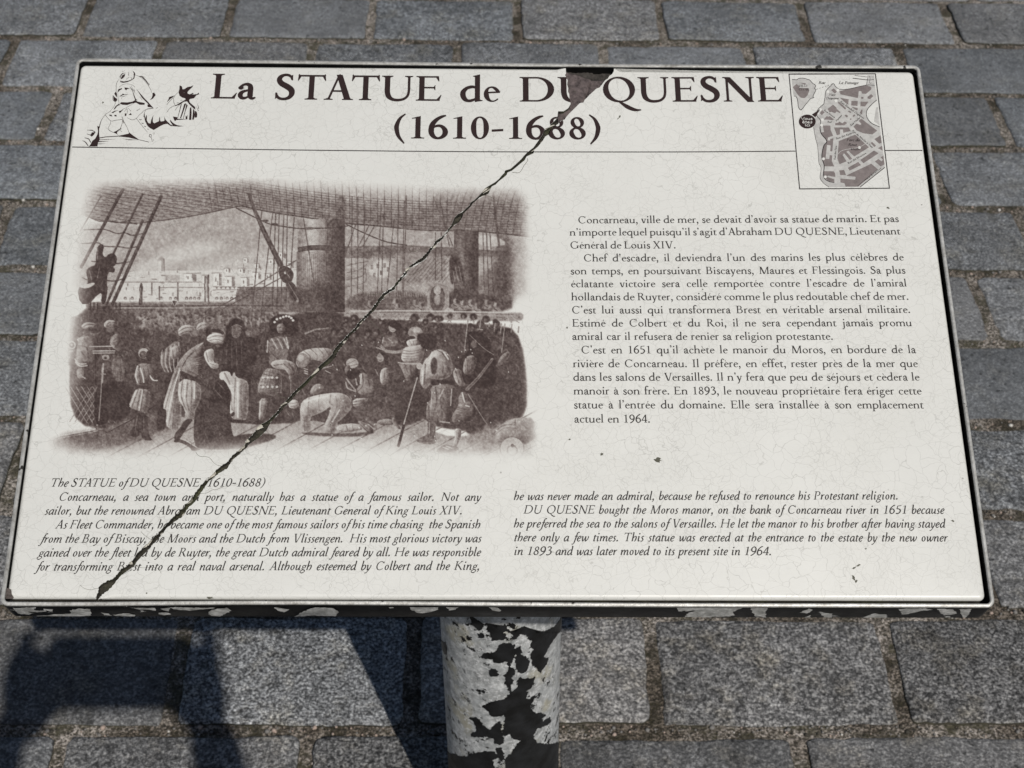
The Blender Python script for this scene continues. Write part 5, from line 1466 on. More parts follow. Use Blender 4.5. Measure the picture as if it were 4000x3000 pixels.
BL = [[(630, 0), (795, 0), (800, 100), (855, 220), (740, 260), (735, 320), (785, 325), (790, 290), (860, 275), (835, 560), (790, 560), (800, 430), (720, 420), (690, 715), (770, 725), (780, 640), (835, 645), (825, 770), (880, 885), (660, 880), (615, 700), (625, 560), (660, 430), (715, 360), (690, 290), (600, 180), (595, 150), (655, 140)],
      [(870, 42), (1190, 42), (1235, 115), (1075, 160), (1062, 85), (1000, 85), (1000, 190), (935, 212)], [(975, 335), (1330, 195), (1630, 470), (1310, 670), (1180, 545), (1140, 565), (1265, 715), (1215, 745), (1090, 600), (1060, 640), (1145, 775), (990, 835), (945, 715)],
      [(660, 985), (865, 990), (895, 1030), (905, 1110), (810, 1100), (740, 1080), (720, 1110), (880, 1160), (880, 1230), (760, 1200), (660, 1130), (640, 1060)], [(985, 970), (1090, 960), (1135, 1075), (1005, 1070)], [(1170, 915), (1395, 785), (1455, 855), (1210, 975)], [(1440, 745), (1735, 540), (1835, 600), (1510, 815)],
      [(1135, 1080), (1560, 880), (1675, 825), (1820, 945), (1400, 1320), (1120, 1320), (1100, 1250), (1010, 1230), (1010, 1145), (1330, 1170), (1340, 1110), (1150, 1085)], [(1740, 295), (1880, 210), (1905, 375), (1850, 392)], [(1660, 375), (1695, 355), (1780, 435), (1745, 465)], [(1820, 490), (1910, 435), (1925, 545)], [(1755, 775), (1830, 722), (1900, 775), (1930, 740), (1880, 690), (1940, 650), (1965, 840), (1880, 885)]]
WD = U_([(843, 450, 28), (1042, 420, 28), (1005, 633, 30), (692, 812, 28), (733, 1015, 28), (715, 1125, 28), (648, 888, 18)]) + [(x, y, r * .93) for x, y, r in L_([(645, 720, 30), (685, 1110, 30), (1422, 475, 30)])]
STRK = [U_([(945, 285, 12), (805, 435, 12), (785, 560, 12), (762, 695, 12)]), U_([(762, 695, 12), (680, 770, 12), (630, 840, 14), (625, 940, 14), (690, 1020, 14), (695, 1100, 14), (685, 1180, 16)]) + L_([(570, 60, 18), (600, 180, 18), (690, 290, 18), (714, 360, 18), (655, 430, 18), (620, 570, 18), (612, 700, 18), (660, 870, 18), (645, 1050, 18), (680, 1160, 16), (780, 1215, 14), (880, 1235, 10)]),
        U_([(120, 205, 12), (215, 210, 12), (265, 182, 12), (365, 182, 12), (440, 205, 12), (480, 220, 12), (535, 280, 12), (597, 328, 12), (575, 385, 12), (600, 415, 12), (545, 540, 12), (560, 570, 12), (500, 590, 12), (410, 690, 12), (330, 795, 12), (290, 815, 12), (252, 760, 12), (235, 630, 12), (205, 550, 12), (160, 540, 12)]),
        U_([(945, 285, 12), (980, 310, 12), (985, 335, 12), (1075, 400, 10), (1240, 400, 12), (1610, 320, 12), (1785, 325, 10)]), U_([(1825, 620, 12), (1740, 690, 14), (1650, 790, 14), (1615, 880, 14), (1640, 990, 14), (1730, 1090, 14), (1885, 1160, 12)]), L_([(1440, 1328, 16), (1970, 905, 16)]), L_([(1380, 1310, 8), (1820, 945, 8)]),
        L_([(430, 30, 8), (470, 260, 8), (520, 460, 8), (545, 800, 8), (580, 870, 8), (592, 960, 8), (572, 1130, 9), (640, 1240, 8), (760, 1330, 7)]), U_([(1340, 180, 16), (1650, 215, 12), (1770, 205, 10)]), U_([(1380, 125, 9), (1630, 155, 9)]), U_([(1650, 125, 8), (1618, 315, 8)]), U_([(1680, 130, 8), (1690, 190, 8), (1680, 275, 8), (1720, 275, 8)]), L_([(955, 620, 9), (1050, 540, 9), (1300, 490, 9), (1420, 470, 9), (1600, 360, 9)])]
for k_ in range(6):
    STRK.append(U_([(612 + k_ * 57, 405 - k_ * 20, 8), (640 + k_ * 57, 395 - k_ * 20, 8)]))
lay = []
def polys(lst): return np.array([panel_map(np.array(f)) for pts in lst for f in fill([(p[0], p[1]) for p in pts])])
lay.append((polys([land, isle, pier, sail]), M_MAPLAND))
lay.append((polys([U_(b) for b in BU] + [L_(b) for b in BL]), M_MAPBLOCK))
lay.append((panel_map(np.concatenate([stroke_px([(x, y, w / 5.3) for x, y, w in s], n=5) for s in STRK[:-7]] + [stroke_px([(x, y, w / 5.3) for x, y, w in s], n=2) for s in STRK[-6:]])), M_LINE))
bq = []
for a, b in zip(border, border[1:] + border[:1]): bq.append(stroke_px([(a[0], a[1], 3.8), (b[0], b[1], 3.8)], n=4))
for c_ in border: bq.append(np.array([[(c_[0] - 1.9, c_[1] - 1.9), (c_[0] + 1.9, c_[1] - 1.9), (c_[0] + 1.9, c_[1] + 1.9), (c_[0] - 1.9, c_[1] + 1.9)]]))
lay.append((panel_map(np.concatenate(bq)), M_LINE))
def disc(x, y, rx, ry, n=26): return [(x + rx * math.cos(2 * math.pi * i / n), y + ry * math.sin(2 * math.pi * i / n)) for i in range(n)]
lay.append((polys([disc(x, y, r / 5.1, r / 5.1) for x, y, r in WD]), M_MAPWHITE))
lay.append((polys([disc(3070 + 428 / 5.1442, 270 + 1052 / 5.1442, 170 / 5.1442, 140 / 5.1442, 40), U_([(690, 800), (520, 910), (590, 970)])]), M_TITLE))
lay.append((np.concatenate([panel_map(stroke_px([(x, y, w / 5.3) for x, y, w in STRK[-7]], n=4))]), M_MAPLAND))
def sans(text, x, y, h, width):
    """plain heavy lettering for the 'you are here' disc, x = centre, y = baseline, sizes in photo pixels"""
    G = {'V': [[(0, 1), (.4, 0), (.8, 1)]], 'o': [[(.35 + .3 * math.cos(a * .7854), .33 + .3 * math.sin(a * .7854)) for a in range(9)]], 'u': [[(.08, .65), (.08, .2), (.3, .02), (.52, .2)], [(.55, .65), (.55, 0)]],
         's': [[(.5, .54), (.3, .64), (.1, .5), (.3, .34), (.5, .17), (.3, .02), (.06, .12)]], 'ê': [[(.06, .34), (.58, .34), (.5, .56), (.3, .65), (.08, .45), (.1, .15), (.32, .02), (.56, .12)], [(.12, .78), (.3, .95), (.48, .78)]], 'e': [[(.06, .34), (.58, .34), (.5, .56), (.3, .65), (.08, .45), (.1, .15), (.32, .02), (.56, .12)]],
         't': [[(.2, .9), (.2, .1), (.42, .03)], [(.02, .64), (.42, .64)]], 'i': [[(.1, .66), (.1, 0)], [(.1, .86), (.1, .97)]], 'I': [[(.12, .98), (.12, 0)]], 'c': [[(.54, .52), (.32, .65), (.08, .45), (.08, .2), (.32, .02), (.55, .14)]]}
    adv = {'V': .86, 'o': .74, 'u': .7, 's': .6, 'ê': .68, 'e': .68, 't': .5, 'i': .26, 'I': .32, 'c': .64}
    tot = sum(adv[c] for c in text); out = []; cx = 0.0; s = width / tot
    for c in text:
        for path in G[c]:
            pen = Pen(1, 1); pen.strip(np.array([((x - width / 2 + (cx + px) * s) * 20, (y - py * h) * 20, h * 0.165 * 20) for px, py in path])); out.append(np.array(pen.q) / 20)
        cx += adv[c]
    return np.concatenate(out)
bx = lambda v: 3070 + v / 5.1442
by = lambda v: 270 + v / 5.1442
lay.append((panel_map(np.concatenate([sans('Vous', bx(422), by(1020), 54 / 5.1, 232 / 5.1), sans('êtes', bx(430), by(1088), 54 / 5.1, 205 / 5.1), sans('Ici', bx(435), by(1150), 54 / 5.1, 108 / 5.1)])), M_MAPWHITE))
def map_word(text, style, a, b, h):
    """word along the line a-b (photo pixels), letters h pixels to the em"""
    Q, _, _ = layout(text, style, 0.0, 1.0, 1.0, justify=False)
    mx = Q[..., 0].max()
    a, b = np.array(a, float), np.array(b, float)
    L = np.linalg.norm(b - a); d = (b - a) / L; nrm = np.array([d[1], -d[0]])
    return panel_map(a + d * (Q[..., 0:1] / mx * L) + nrm * (Q[..., 1:2] * h))
mw = [('VILLE', 'maprom', U_([(258, 355)]), U_([(435, 355)]), 62), ('CLOSE', 'maprom', U_([(255, 425)]), U_([(468, 425)]), 62), ('Bac', 'mapit', U_([(650, 295)]), U_([(800, 295)]), 80), ('Le Passage', 'mapit', U_([(1058, 298)]), U_([(1460, 298)]), 80), ('Place', 'mapit', U_([(858, 535)]), U_([(995, 535)]), 66), ('Duquesne', 'mapit', U_([(805, 605)]), U_([(1065, 605)]), 66),
      ('Rue Mauduit Duplessis', 'mapit', U_([(1080, 660)]), U_([(1560, 1005)]), 58), ('Rue Hoche', 'mapit', U_([(1305, 1150)]), U_([(1495, 985)]), 58), ('Rue', 'mapit', U_([(830, 1075)]), U_([(925, 1075)]), 58), ('Rue Neuve', 'mapit', U_([(755, 830)]), U_([(975, 985)]), 50), ('Pasteur', 'mapit', U_([(1015, 1060)]), U_([(1135, 925)]), 50)]
mw2 = [('Rue des Ajoncs', 'maprom', L_([(925, 305)]), L_([(1295, 170)]), 66), ('Parc du', 'mapit', L_([(1140, 340)]), L_([(1430, 340)]), 88), ('Rouz', 'mapit', L_([(1175, 440)]), L_([(1375, 440)]), 88), ('Moulin', 'mapit', L_([(1225, 535)]), L_([(1425, 535)]), 66), ('Rue des Mouettes', 'maprom', L_([(1180, 835)]), L_([(1575, 610)]), 66), ('Rue des Pins', 'maprom', L_([(905, 740)]), L_([(935, 440)]), 60), ('Rue du Moulin à Vent', 'mapit', L_([(1255, 110)]), L_([(1700, 495)]), 58), ('Chemin de Pors Loch', 'maprom', L_([(1530, 1215)]), L_([(1900, 925)]), 46)]
lay.append((np.concatenate([map_word(t, s, a[0], b[0], h / 5.14) for t, s, a, b, h in mw] + [map_word(t, s, a[0], b[0], h / 5.53) for t, s, a, b, h in mw2]), M_LINE))
printed('town_map', lay, plaque)

# ---- knocks and specks in the enamel
M_SPECK = ink('dark_enamel_chip', (0.095, 0.092, 0.068))
M_SPECK_BROWN = lava('chipped_corner_stone', (0.045, 0.036, 0.033), (0.15, 0.125, 0.115), 0.0)
sp = random.Random(31)
def ragged(x, y, rx, ry, rot=0.0, n=14):
    out = []
    for i in range(n):
        a = 2 * math.pi * i / n
        u, v = rx * math.cos(a) * sp.uniform(.4, 1.45), ry * math.sin(a) * sp.uniform(.4, 1.45)
        out.append((x + u * math.cos(rot) - v * math.sin(rot), y + u * math.sin(rot) + v * math.cos(rot)))
    return out
for x, y, rx, ry, rot in ((2351, 1775, 7, 6, .8), (2568, 1797, 14, 8, .2), (2225, 1717, 4, 3, 0), (3355, 2208, 9, 4, -.3), (3337, 2219, 10, 3, -.6), (3334, 2258, 5, 12, -.4), (3345, 2272, 5, 6, 0), (3382, 2144, 4, 3, 0), (3722, 2036, 8, 3, .2), (3468, 811, 6, 4, .4), (2421, 455, 7, 3, -1.0), (2414, 463, 4, 2, -.8), (2745, 1130, 3, 2.5, 0), (573, 2318, 4, 3, 0), (402, 400, 3, 4, 0), (3310, 1580, 3, 2, 0), (2215, 1280, 3, 4, 0), (3600, 800, 3, 2, 0), (820, 2336, 13, 4, .1), (1290, 1660, 3, 2, 0)):
    printed('chip', [(np.array([panel_map(np.array(f)) for f in fill(ragged(x, y, rx, ry, rot))]), M_SPECK)], plaque)
corner = [(18, 2300), (30, 2298), (44, 2304), (46, 2322), (54, 2334), (50, 2340), (22, 2340), (18, 2322)]
printed('broken_corner', [(np.array([panel_map(np.array(f)) for f in fill(corner)]), M_SPECK_BROWN)], plaque)
loop_ = [(665, 1045), (700, 1050), (730, 1045), (750, 1020), (765, 990), (785, 965), (800, 940), (795, 925)]
printed('hairline', [(panel_map(stroke_px([(1700 + x / 2.212, 200 + y / 2.212, 1.6) for x, y in loop_], n=3)), M_SPECK)], plaque)

# hairline cracks running off from the break
hr = random.Random(5)
hq = []
for t0, side in ((.10, 1), (.17, -1), (.27, 1), (.33, -1), (.41, 1), (.52, -1), (.60, 1), (.68, -1), (.77, 1), (.84, -1), (.90, 1), (.95, -1)):
    i0 = int(t0 * (len(right) - 1))
    x, y = (right if side > 0 else left)[min(i0, len(left) - 1, len(right) - 1)]
    ang = hr.uniform(-.5, .7) if side > 0 else math.pi + hr.uniform(-.5, .7)
    pts = [(x, y, 1.5)]
    for _ in range(hr.randint(4, 9)):
        ang += hr.uniform(-.5, .5); x += 13 * math.cos(ang); y += 13 * math.sin(ang); pts.append((x, y, hr.uniform(.9, 1.5)))
    printed('hairline', [(panel_map(stroke_px(pts, n=2)), M_SPECK)], plaque)
# ------------------------------------------------------------------ the printed engraving (a ship's deck crowded with people), drawn tone by tone
# E units: 2.212 to a photo pixel, origin at photo pixel (200, 650).  0 = bare enamel, 1 = full ink
EX0, EY0, EX1, EY1 = -140, 60, 4270, 2640
RES = 2.5                                        # E units per canvas cell
CW, CH = int((EX1 - EX0) / RES), int((EY1 - EY0) / RES)
CAN = np.zeros((CH, CW), np.float32)
O5, O6, O7, O8 = (0, 0), (1991, 0), (0, 1106), (1991, 1106)
er = np.random.default_rng(4)
def vnoise(cell, seed, octaves=3):
    """smooth value noise the size of the canvas; cell in E units"""
    r = np.random.default_rng(seed)
    out = np.zeros((CH, CW), np.float32); amp, tot = 1.0, 0.0
    for o in range(octaves):
        c = max(cell / RES / 2 ** o, 1.2)
        gh, gw = int(CH / c) + 3, int(CW / c) + 3
        g = r.random((gh, gw)).astype(np.float32)
        y, x = np.arange(CH) / c, np.arange(CW) / c
        yi, xi = y.astype(int), x.astype(int)
        fy, fx = (y - yi)[:, None], (x - xi)[None]
        fy, fx = fy * fy * (3 - 2 * fy), fx * fx * (3 - 2 * fx)
        a = g[yi][:, xi] * (1 - fx) + g[yi][:, xi + 1] * fx
        b = g[yi + 1][:, xi] * (1 - fx) + g[yi + 1][:, xi + 1] * fx
        out += amp * (a * (1 - fy) + b * fy); tot += amp; amp *= 0.55
    return out / tot
def smoothed(M, s):
    """soften a small tile with a box blur repeated three times"""
    k = max(int(s / RES / 1.7), 1)
    for _ in range(3):
        for ax in (0, 1):
            c = np.cumsum(np.concatenate([np.repeat(M.take([0], ax), k + 1, ax), M, np.repeat(M.take([-1], ax), k, ax)], ax), ax)
            n = M.shape[ax]
            M = (c.take(range(2 * k + 1, 2 * k + 1 + n), ax) - c.take(range(0, n), ax)) / (2 * k + 1)
    return M
def win(x0, y0, x1, y1):
    i0, i1 = max(int((x0 - EX0) / RES), 0), min(int((x1 - EX0) / RES) + 2, CW)
    j0, j1 = max(int((y0 - EY0) / RES), 0), min(int((y1 - EY0) / RES) + 2, CH)
    return i0, i1, j0, j1
def shape_mask(pts, soft=0):
    P = np.array(pts, float)
    pad = soft * 2 + 4
    i0, i1, j0, j1 = win(P[:, 0].min() - pad, P[:, 1].min() - pad, P[:, 0].max() + pad, P[:, 1].max() + pad)
    if i1 <= i0 or j1 <= j0: return None
    X = EX0 + (np.arange(i0, i1) + .5) * RES
    M = np.zeros((j1 - j0, i1 - i0), np.float32)
    Y = EY0 + (np.arange(j0, j1) + .5) * RES
    for sub in (-0.3, 0.3):
        ys = Y + sub * RES
        ins = np.zeros(M.shape, bool)
        for (xa, ya), (xb, yb) in zip(P, np.roll(P, -1, 0)):
            if ya == yb: continue
            rows = (ys >= min(ya, yb)) & (ys < max(ya, yb))
            if not rows.any(): continue
            xc = xa + (ys[rows] - ya) / (yb - ya) * (xb - xa)
            ins[rows] ^= X[None] > xc[:, None]
        M += ins * 0.5
    if soft: M = smoothed(M, soft)
    return M, (j0, j1, i0, i1)
def rnd_poly(pts, it=1):
    """round an outline off (corner cutting)"""
    P = np.array(pts, float)
    for _ in range(it):
        N = np.roll(P, -1, 0)
        P = np.stack([P * .75 + N * .25, P * .25 + N * .75], 1).reshape(-1, 2)
    return P
def paint(tone, pts, o=O5, soft=0, a=1.0, rnd=1, mode='set'):
    P = np.array(pts, float) + o
    if rnd: P = rnd_poly(P, rnd)
    r = shape_mask(P, soft)
    if r is None: return
    M, (j0, j1, i0, i1) = r
    T = CAN[j0:j1, i0:i1]
    M = M * a
    if mode == 'set':
        T[:] = T * (1 - M) + tone * M
        if o in (O7, O8) and tone < .52 and rnd and soft <= 5 and min(M.shape) > 10:
            # modelling: the engraver's light comes from the left
            s1, s2 = max(int(min(M.shape) * .16), 3), max(int(min(M.shape) * .34), 5)
            for sft, amt in ((s1, .26), (s2, .20)):
                sh = np.zeros_like(M); sh[:-sft // 2 or None, :-sft] = M[sft // 2 + sft % 2:, sft:][:sh[:-sft // 2 or None, :-sft].shape[0]]
                T += amt * smoothed(np.clip(M - sh, 0, 1), sft * RES * .5) * M
            lt = np.zeros_like(M); lt[s1 // 2:, s1:] = M[:M.shape[0] - s1 // 2, :-s1]
            T -= .10 * smoothed(np.clip(M - lt, 0, 1), s1 * RES * .5) * M * (T > .12)
    elif mode == 'dark': T[:] = np.maximum(T, T * (1 - M) + tone * M)
    elif mode == 'add': T[:] = T + tone * M
def line(tone, pts, w, o=O5, a=1.0, w1=None, curve=True):
    P = np.array(pts, float) + o
    if o in (O7, O8) and .58 <= tone <= .86 and w <= 13:
        a *= .55; w *= er.uniform(.7, 1.2); P = P + er.uniform(-4, 4, P.shape)
    if curve and len(P) > 2:
        out = []
        for i in range(len(P) - 1):
            p0 = P[max(i - 1, 0)]; p1 = P[i]; p2 = P[i + 1]; p3 = P[min(i + 2, len(P) - 1)]
            for t in np.linspace(0, 1, 5, endpoint=False):
                out.append(0.5 * (2 * p1 + (p2 - p0) * t + (2 * p0 - 5 * p1 + 4 * p2 - p3) * t * t + (3 * p1 - p0 - 3 * p2 + p3) * t ** 3))
        out.append(P[-1]); P = np.array(out)
    w1 = w if w1 is None else w1
    n = len(P) - 1
    pad = max(w, w1) + 6
    i0, i1, j0, j1 = win(P[:, 0].min() - pad, P[:, 1].min() - pad, P[:, 0].max() + pad, P[:, 1].max() + pad)
    if i1 <= i0 or j1 <= j0: return
    X = EX0 + (np.arange(i0, i1) + .5) * RES; Y = EY0 + (np.arange(j0, j1) + .5) * RES
    best = np.zeros((j1 - j0, i1 - i0), np.float32)
    for k in range(n):
        pa, pb = P[k], P[k + 1]
        ww = (w + (w1 - w) * k / max(n, 1)) / 2
        si0 = max(np.searchsorted(X, min(pa[0], pb[0]) - pad), 0); si1 = np.searchsorted(X, max(pa[0], pb[0]) + pad)
        sj0 = max(np.searchsorted(Y, min(pa[1], pb[1]) - pad), 0); sj1 = np.searchsorted(Y, max(pa[1], pb[1]) + pad)
        if si1 <= si0 or sj1 <= sj0: continue
        gx, gy = np.meshgrid(X[si0:si1], Y[sj0:sj1])
        d = pb - pa; L2 = max(d @ d, 1e-6)
        t = np.clip(((gx - pa[0]) * d[0] + (gy - pa[1]) * d[1]) / L2, 0, 1)
        dist = np.hypot(gx - pa[0] - t * d[0], gy - pa[1] - t * d[1])
        c = np.clip((ww - dist) / RES + 0.5, 0, 1)
        sub = best[sj0:sj1, si0:si1]
        np.maximum(sub, c, out=sub)
    T = CAN[j0:j1, i0:i1]
    M = best * a
    T[:] = T * (1 - M) + tone * M
def lines(tone, w, o, *ps, a=1.0, w1=None):
    for p in ps: line(tone, p, w, o, a, w1)
def blob(tone, x, y, rx, ry=None, o=O5, soft=0, a=1.0):
    ry = ry or rx
    paint(tone, [(x + rx * math.cos(t), y + ry * math.sin(t)) for t in np.linspace(0, 2 * math.pi, 18)[:-1]], o, soft, a, 0)

# -- sky, smoke and hills
paint(0.27, [(150, 300), (4300, 300), (4300, 1300), (150, 1300)], soft=60)
paint(0.10, [(560, 980), (900, 760), (1200, 660), (1420, 640), (1560, 700), (1250, 800), (1000, 880), (800, 960)], soft=55, a=.85)
paint(0.12, [(1100, 900), (1450, 790), (1750, 740), (2120, 640), (2120, 1040), (1300, 1040)], soft=60, a=.7)
paint(0.14, [(300, 560), (600, 620), (560, 800), (300, 900)], soft=60, a=.6)
# -- the town across the harbour
paint(0.09, [(560, 1000), (640, 915), (850, 905), (990, 900), (1330, 900), (1700, 890), (2130, 880), (2130, 1040), (1610, 1040), (1590, 1165), (560, 1170)], rnd=0)
paint(0.30, [(920, 800), (940, 785), (955, 775), (975, 800), (975, 905), (925, 905)], rnd=0); paint(0.10, [(925, 815), (952, 815), (952, 905), (925, 905)], rnd=0); line(0.45, [(975, 800), (978, 905)], 9)
paint(0.12, [(720, 915), (845, 912), (900, 1000), (700, 1000)], rnd=0); paint(0.20, [(980, 940), (1110, 935), (1110, 1000), (985, 1000)], rnd=0)
for x, y, w_, h_ in ((1150, 925, 130, 70), (1310, 940, 60, 200), (1400, 920, 90, 110), (1500, 950, 110, 85), (1640, 960, 90, 75), (1740, 915, 90, 60), (1850, 925, 70, 55), (1950, 910, 110, 60), (1620, 880, 70, 40), (1500, 880, 60, 36), (1760, 840, 60, 40), (1880, 800, 70, 45), (1960, 740, 80, 50), (1660, 790, 60, 40), (2040, 820, 70, 60)):
    paint(0.02, [(x, y), (x + w_ * .55, y), (x + w_ * .55, y + h_), (x, y + h_)], rnd=0)
    paint(0.42, [(x + w_ * .55, y + 4), (x + w_ * .8, y + 10), (x + w_ * .8, y + h_), (x + w_ * .55, y + h_)], rnd=0)
    line(0.5, [(x - 4, y), (x + w_ * .8, y)], 6, a=.7); line(0.5, [(x + w_ * .25, y + h_ * .4), (x + w_ * .25, y + h_ * .65)], 9)
for x in (640, 700, 950, 1030, 1075, 1170, 1205, 1240, 1275, 1430, 1470, 1520, 1560): blob(0.5, x, 1140, 13, 15); blob(0.2, x, 1146, 7, 9)
for a_ in ((870, 1010, 870, 1110), (935, 1040, 935, 1150), (1095, 1000, 1095, 1160), (1330, 950, 1330, 1170), (1360, 940, 1360, 1170)): line(0.55, [(a_[0], a_[1]), (a_[2], a_[3])], 12)
lines(0.42, 6, O5, [(600, 1000), (900, 1000), (1300, 1000)], [(930, 1050), (1100, 1045), (1310, 1048)], [(1400, 1040), (1600, 1040)], [(1380, 1120), (1400, 1070), (1600, 1066)])
for x in range(1420, 1600, 38): paint(0.5, [(x, 1042), (x + 22, 1042), (x + 11, 1062)], rnd=0)
paint(0.50, [(1610, 1040), (2130, 1040), (2130, 1190), (1585, 1175)], rnd=0)
for y in range(1050, 1180, 16): line(0.6, [(1606, y), (2130, y)], 4)
paint(0.05, [(545, 1152), (860, 1160), (860, 1170), (545, 1166)], rnd=0)
er3 = random.Random(3)
for k_ in range(170):                            # walls, windows and terraces too small to read
    x, y = er3.uniform(570, 2100), er3.uniform(760, 1160)
    if y < 900 and x < 1350 + (900 - y) * 2.2: continue
    if y > 1040 and x > 1600: continue
    L = er3.uniform(12, 46)
    if er3.random() < .5: line(er3.choice([.30, .45, .02]), [(x, y), (x + L, y + er3.uniform(-3, 3))], er3.uniform(5, 9), a=.75)
    else: line(er3.choice([.34, .5, .02]), [(x, y), (x, y + L * .7)], er3.uniform(5, 11), a=.75)
# -- harbour water and the far bulwark
paint(0.52, [(300, 1172), (2140, 1180), (2140, 1260), (300, 1260)], rnd=0, soft=4)
lines(0.25, 6, O5, [(560, 1178), (900, 1180), (1300, 1190)], [(600, 1222), (1100, 1224), (1500, 1212)]); lines(0.72, 10, O5, [(330, 1212), (760, 1210), (1500, 1202), (2000, 1208)], [(330, 1240), (900, 1238)])
paint(0.72, [(1040, 1160), (1095, 1165), (1075, 1210), (1050, 1210)]); line(0.15, [(1045, 1170), (1062, 1205)], 6); line(0.15, [(1092, 1165), (1070, 1205)], 6)
# -- the crowd: a dark mass with many small lit heads
paint(0.53, [(180, 1235), (2200, 1240), (2250, 1560), (1200, 1560), (150, 1800), (140, 1500)], soft=12)
er2 = random.Random(9)
for k_ in range(120):
    x, y = er2.uniform(560, 1960), er2.uniform(1250, 1420)
    if 1090 < x < 1400 and y > 1340: continue
    r_ = er2.uniform(16, 30)
    blob(er2.uniform(.30, .52), x, y, r_ * .8, r_, soft=4, a=.9); blob(0.80, x + r_ * .4, y + r_ * .1, r_ * .5, r_ * .8, soft=4, a=.8); blob(.78, x, y - r_ * .9, r_ * .9, r_ * .4, soft=3, a=.7)
    if er2.random() < .6: line(er2.choice([.35, .42, .8]), [(x - r_, y + r_ * 1.6), (x, y + r_ * 1.2), (x + r_ * 1.2, y + r_ * 2.2)], er2.uniform(6, 14), a=.7)
paint(0.36, [(740, 1330), (800, 1285), (880, 1330), (890, 1370), (760, 1400)]); lines(0.75, 6, O5, [(750, 1380), (810, 1345), (885, 1350)], [(760, 1350), (800, 1320), (860, 1320)])
for x, y, x2, y2 in ((1150, 1270, 1140, 1190), (1020, 1330, 1000, 1240), (900, 1330, 960, 1280)): line(0.40, [(x, y), ((x + x2) / 2 + 6, (y + y2) / 2), (x2, y2)], 20, w1=14); blob(.38, x2, y2 - 8, 12, 16)
for k_ in range(46):
    x = 540 + k_ * 33 + er2.uniform(-8, 8); y = 1300 + er2.uniform(-30, 60) + (30 if k_ % 2 else 0)
    if 1080 < x < 1420 and y > 1330: continue
    paint(er2.choice([.38, .46, .72]), [(x - 26, y + 70), (x - 20, y + 24), (x, y + 14), (x + 22, y + 26), (x + 30, y + 70)], soft=3, a=.85)
    blob(er2.choice([.28, .34, .40]), x, y, 13, 16, soft=2, a=.95); blob(.82, x + 7, y - 10, 12, 10, soft=2, a=.9); line(.80, [(x + 6, y + 30), (x + 14, y + 64)], 8, a=.6)
# -- foreground dark ground behind the figures
paint(0.76, [(230, 1240), (500, 1200), (520, 1240), (740, 1300), (760, 1420), (930, 1400), (1090, 1460), (1500, 1480), (1750, 1480), (1900, 1380), (2140, 1250), (2500, 1260), (2640, 1300), (2950, 1320), (3500, 1360), (3950, 1370), (4060, 1500), (4110, 1800), (4110, 2160), (3960, 2180), (3760, 2310), (3500, 2280), (3080, 2200), (2600, 2240), (2100, 2230), (1900, 2280), (1500, 2320), (1000, 2260), (480, 2280), (230, 2230), (150, 2000), (170, 1500)], soft=10)
# half-seen people in the dark: many small strokes of light
for k_ in range(900):
    x, y = er2.uniform(260, 4050), er2.uniform(1290, 2150)
    if y > 1650 and er2.random() < .55: continue
    L = er2.uniform(14, 52); a_ = er2.uniform(-1.9, -.9) if er2.random() < .7 else er2.uniform(-.6, .6)
    tn = er2.choice([.45, .52, .58, .90, .92])
    line(tn, [(x, y), (x + L * .5 * math.cos(a_) + er2.uniform(-6, 6), y - L * .5 * math.sin(a_)), (x + L * math.cos(a_), y - L * math.sin(a_))], er2.uniform(6, 13), a=er2.uniform(.3, .7))
# -- deck
paint(0.30, [(-140, 2360), (440, 2275), (700, 2180), (950, 2120), (1250, 2190), (1900, 2240), (2200, 2180), (2560, 2260), (3080, 2180), (3240, 2170), (3330, 2330), (3700, 2330), (3830, 2290), (4270, 2260), (4270, 2640), (-140, 2640)], soft=5)
paint(0.66, [(0, 2330), (440, 2270), (700, 2160), (950, 2100), (1150, 2210), (1000, 2280), (600, 2420), (200, 2520), (-100, 2500)], soft=30, a=.85)
paint(0.17, [(700, 2480), (1100, 2330), (1900, 2300), (2050, 2240), (2250, 2290), (2700, 2330), (3100, 2260), (3150, 2420), (2500, 2560), (1300, 2600)], soft=50, a=.8)
for k_ in range(16):
    x = -300 + k_ * 270
    line(0.62, [(x, 2640), (x + 500, 2640 - 270 + 8 * math.sin(k_)), (x + 1000, 2640 - 540)], 9, a=.8)
for k_ in range(60):
    x, y = er2.uniform(0, 3900), er2.uniform(2230, 2600); L = er2.uniform(60, 240)
    line(.50, [(x, y), (x + L, y - L * .5)], 4, a=.35)
# redraw the dark bodies standing over the deck's far edge
paint(0.84, [(930, 2050), (1000, 2040), (1000, 2260), (930, 2290), (905, 2280)], soft=6)
paint(0.79, [(1560, 2040), (2140, 2040), (2140, 2200), (2060, 2230), (1900, 2190), (1560, 2190)], soft=8)
paint(0.80, [(3100, 1900), (3240, 1900), (3240, 2180), (3060, 2250), (2990, 2230), (2900, 2200)], soft=10)
paint(0.80, [(3480, 1800), (4090, 1800), (4090, 2170), (3960, 2180), (3850, 2260), (3740, 2300), (3600, 2330), (3560, 2200)], soft=10)
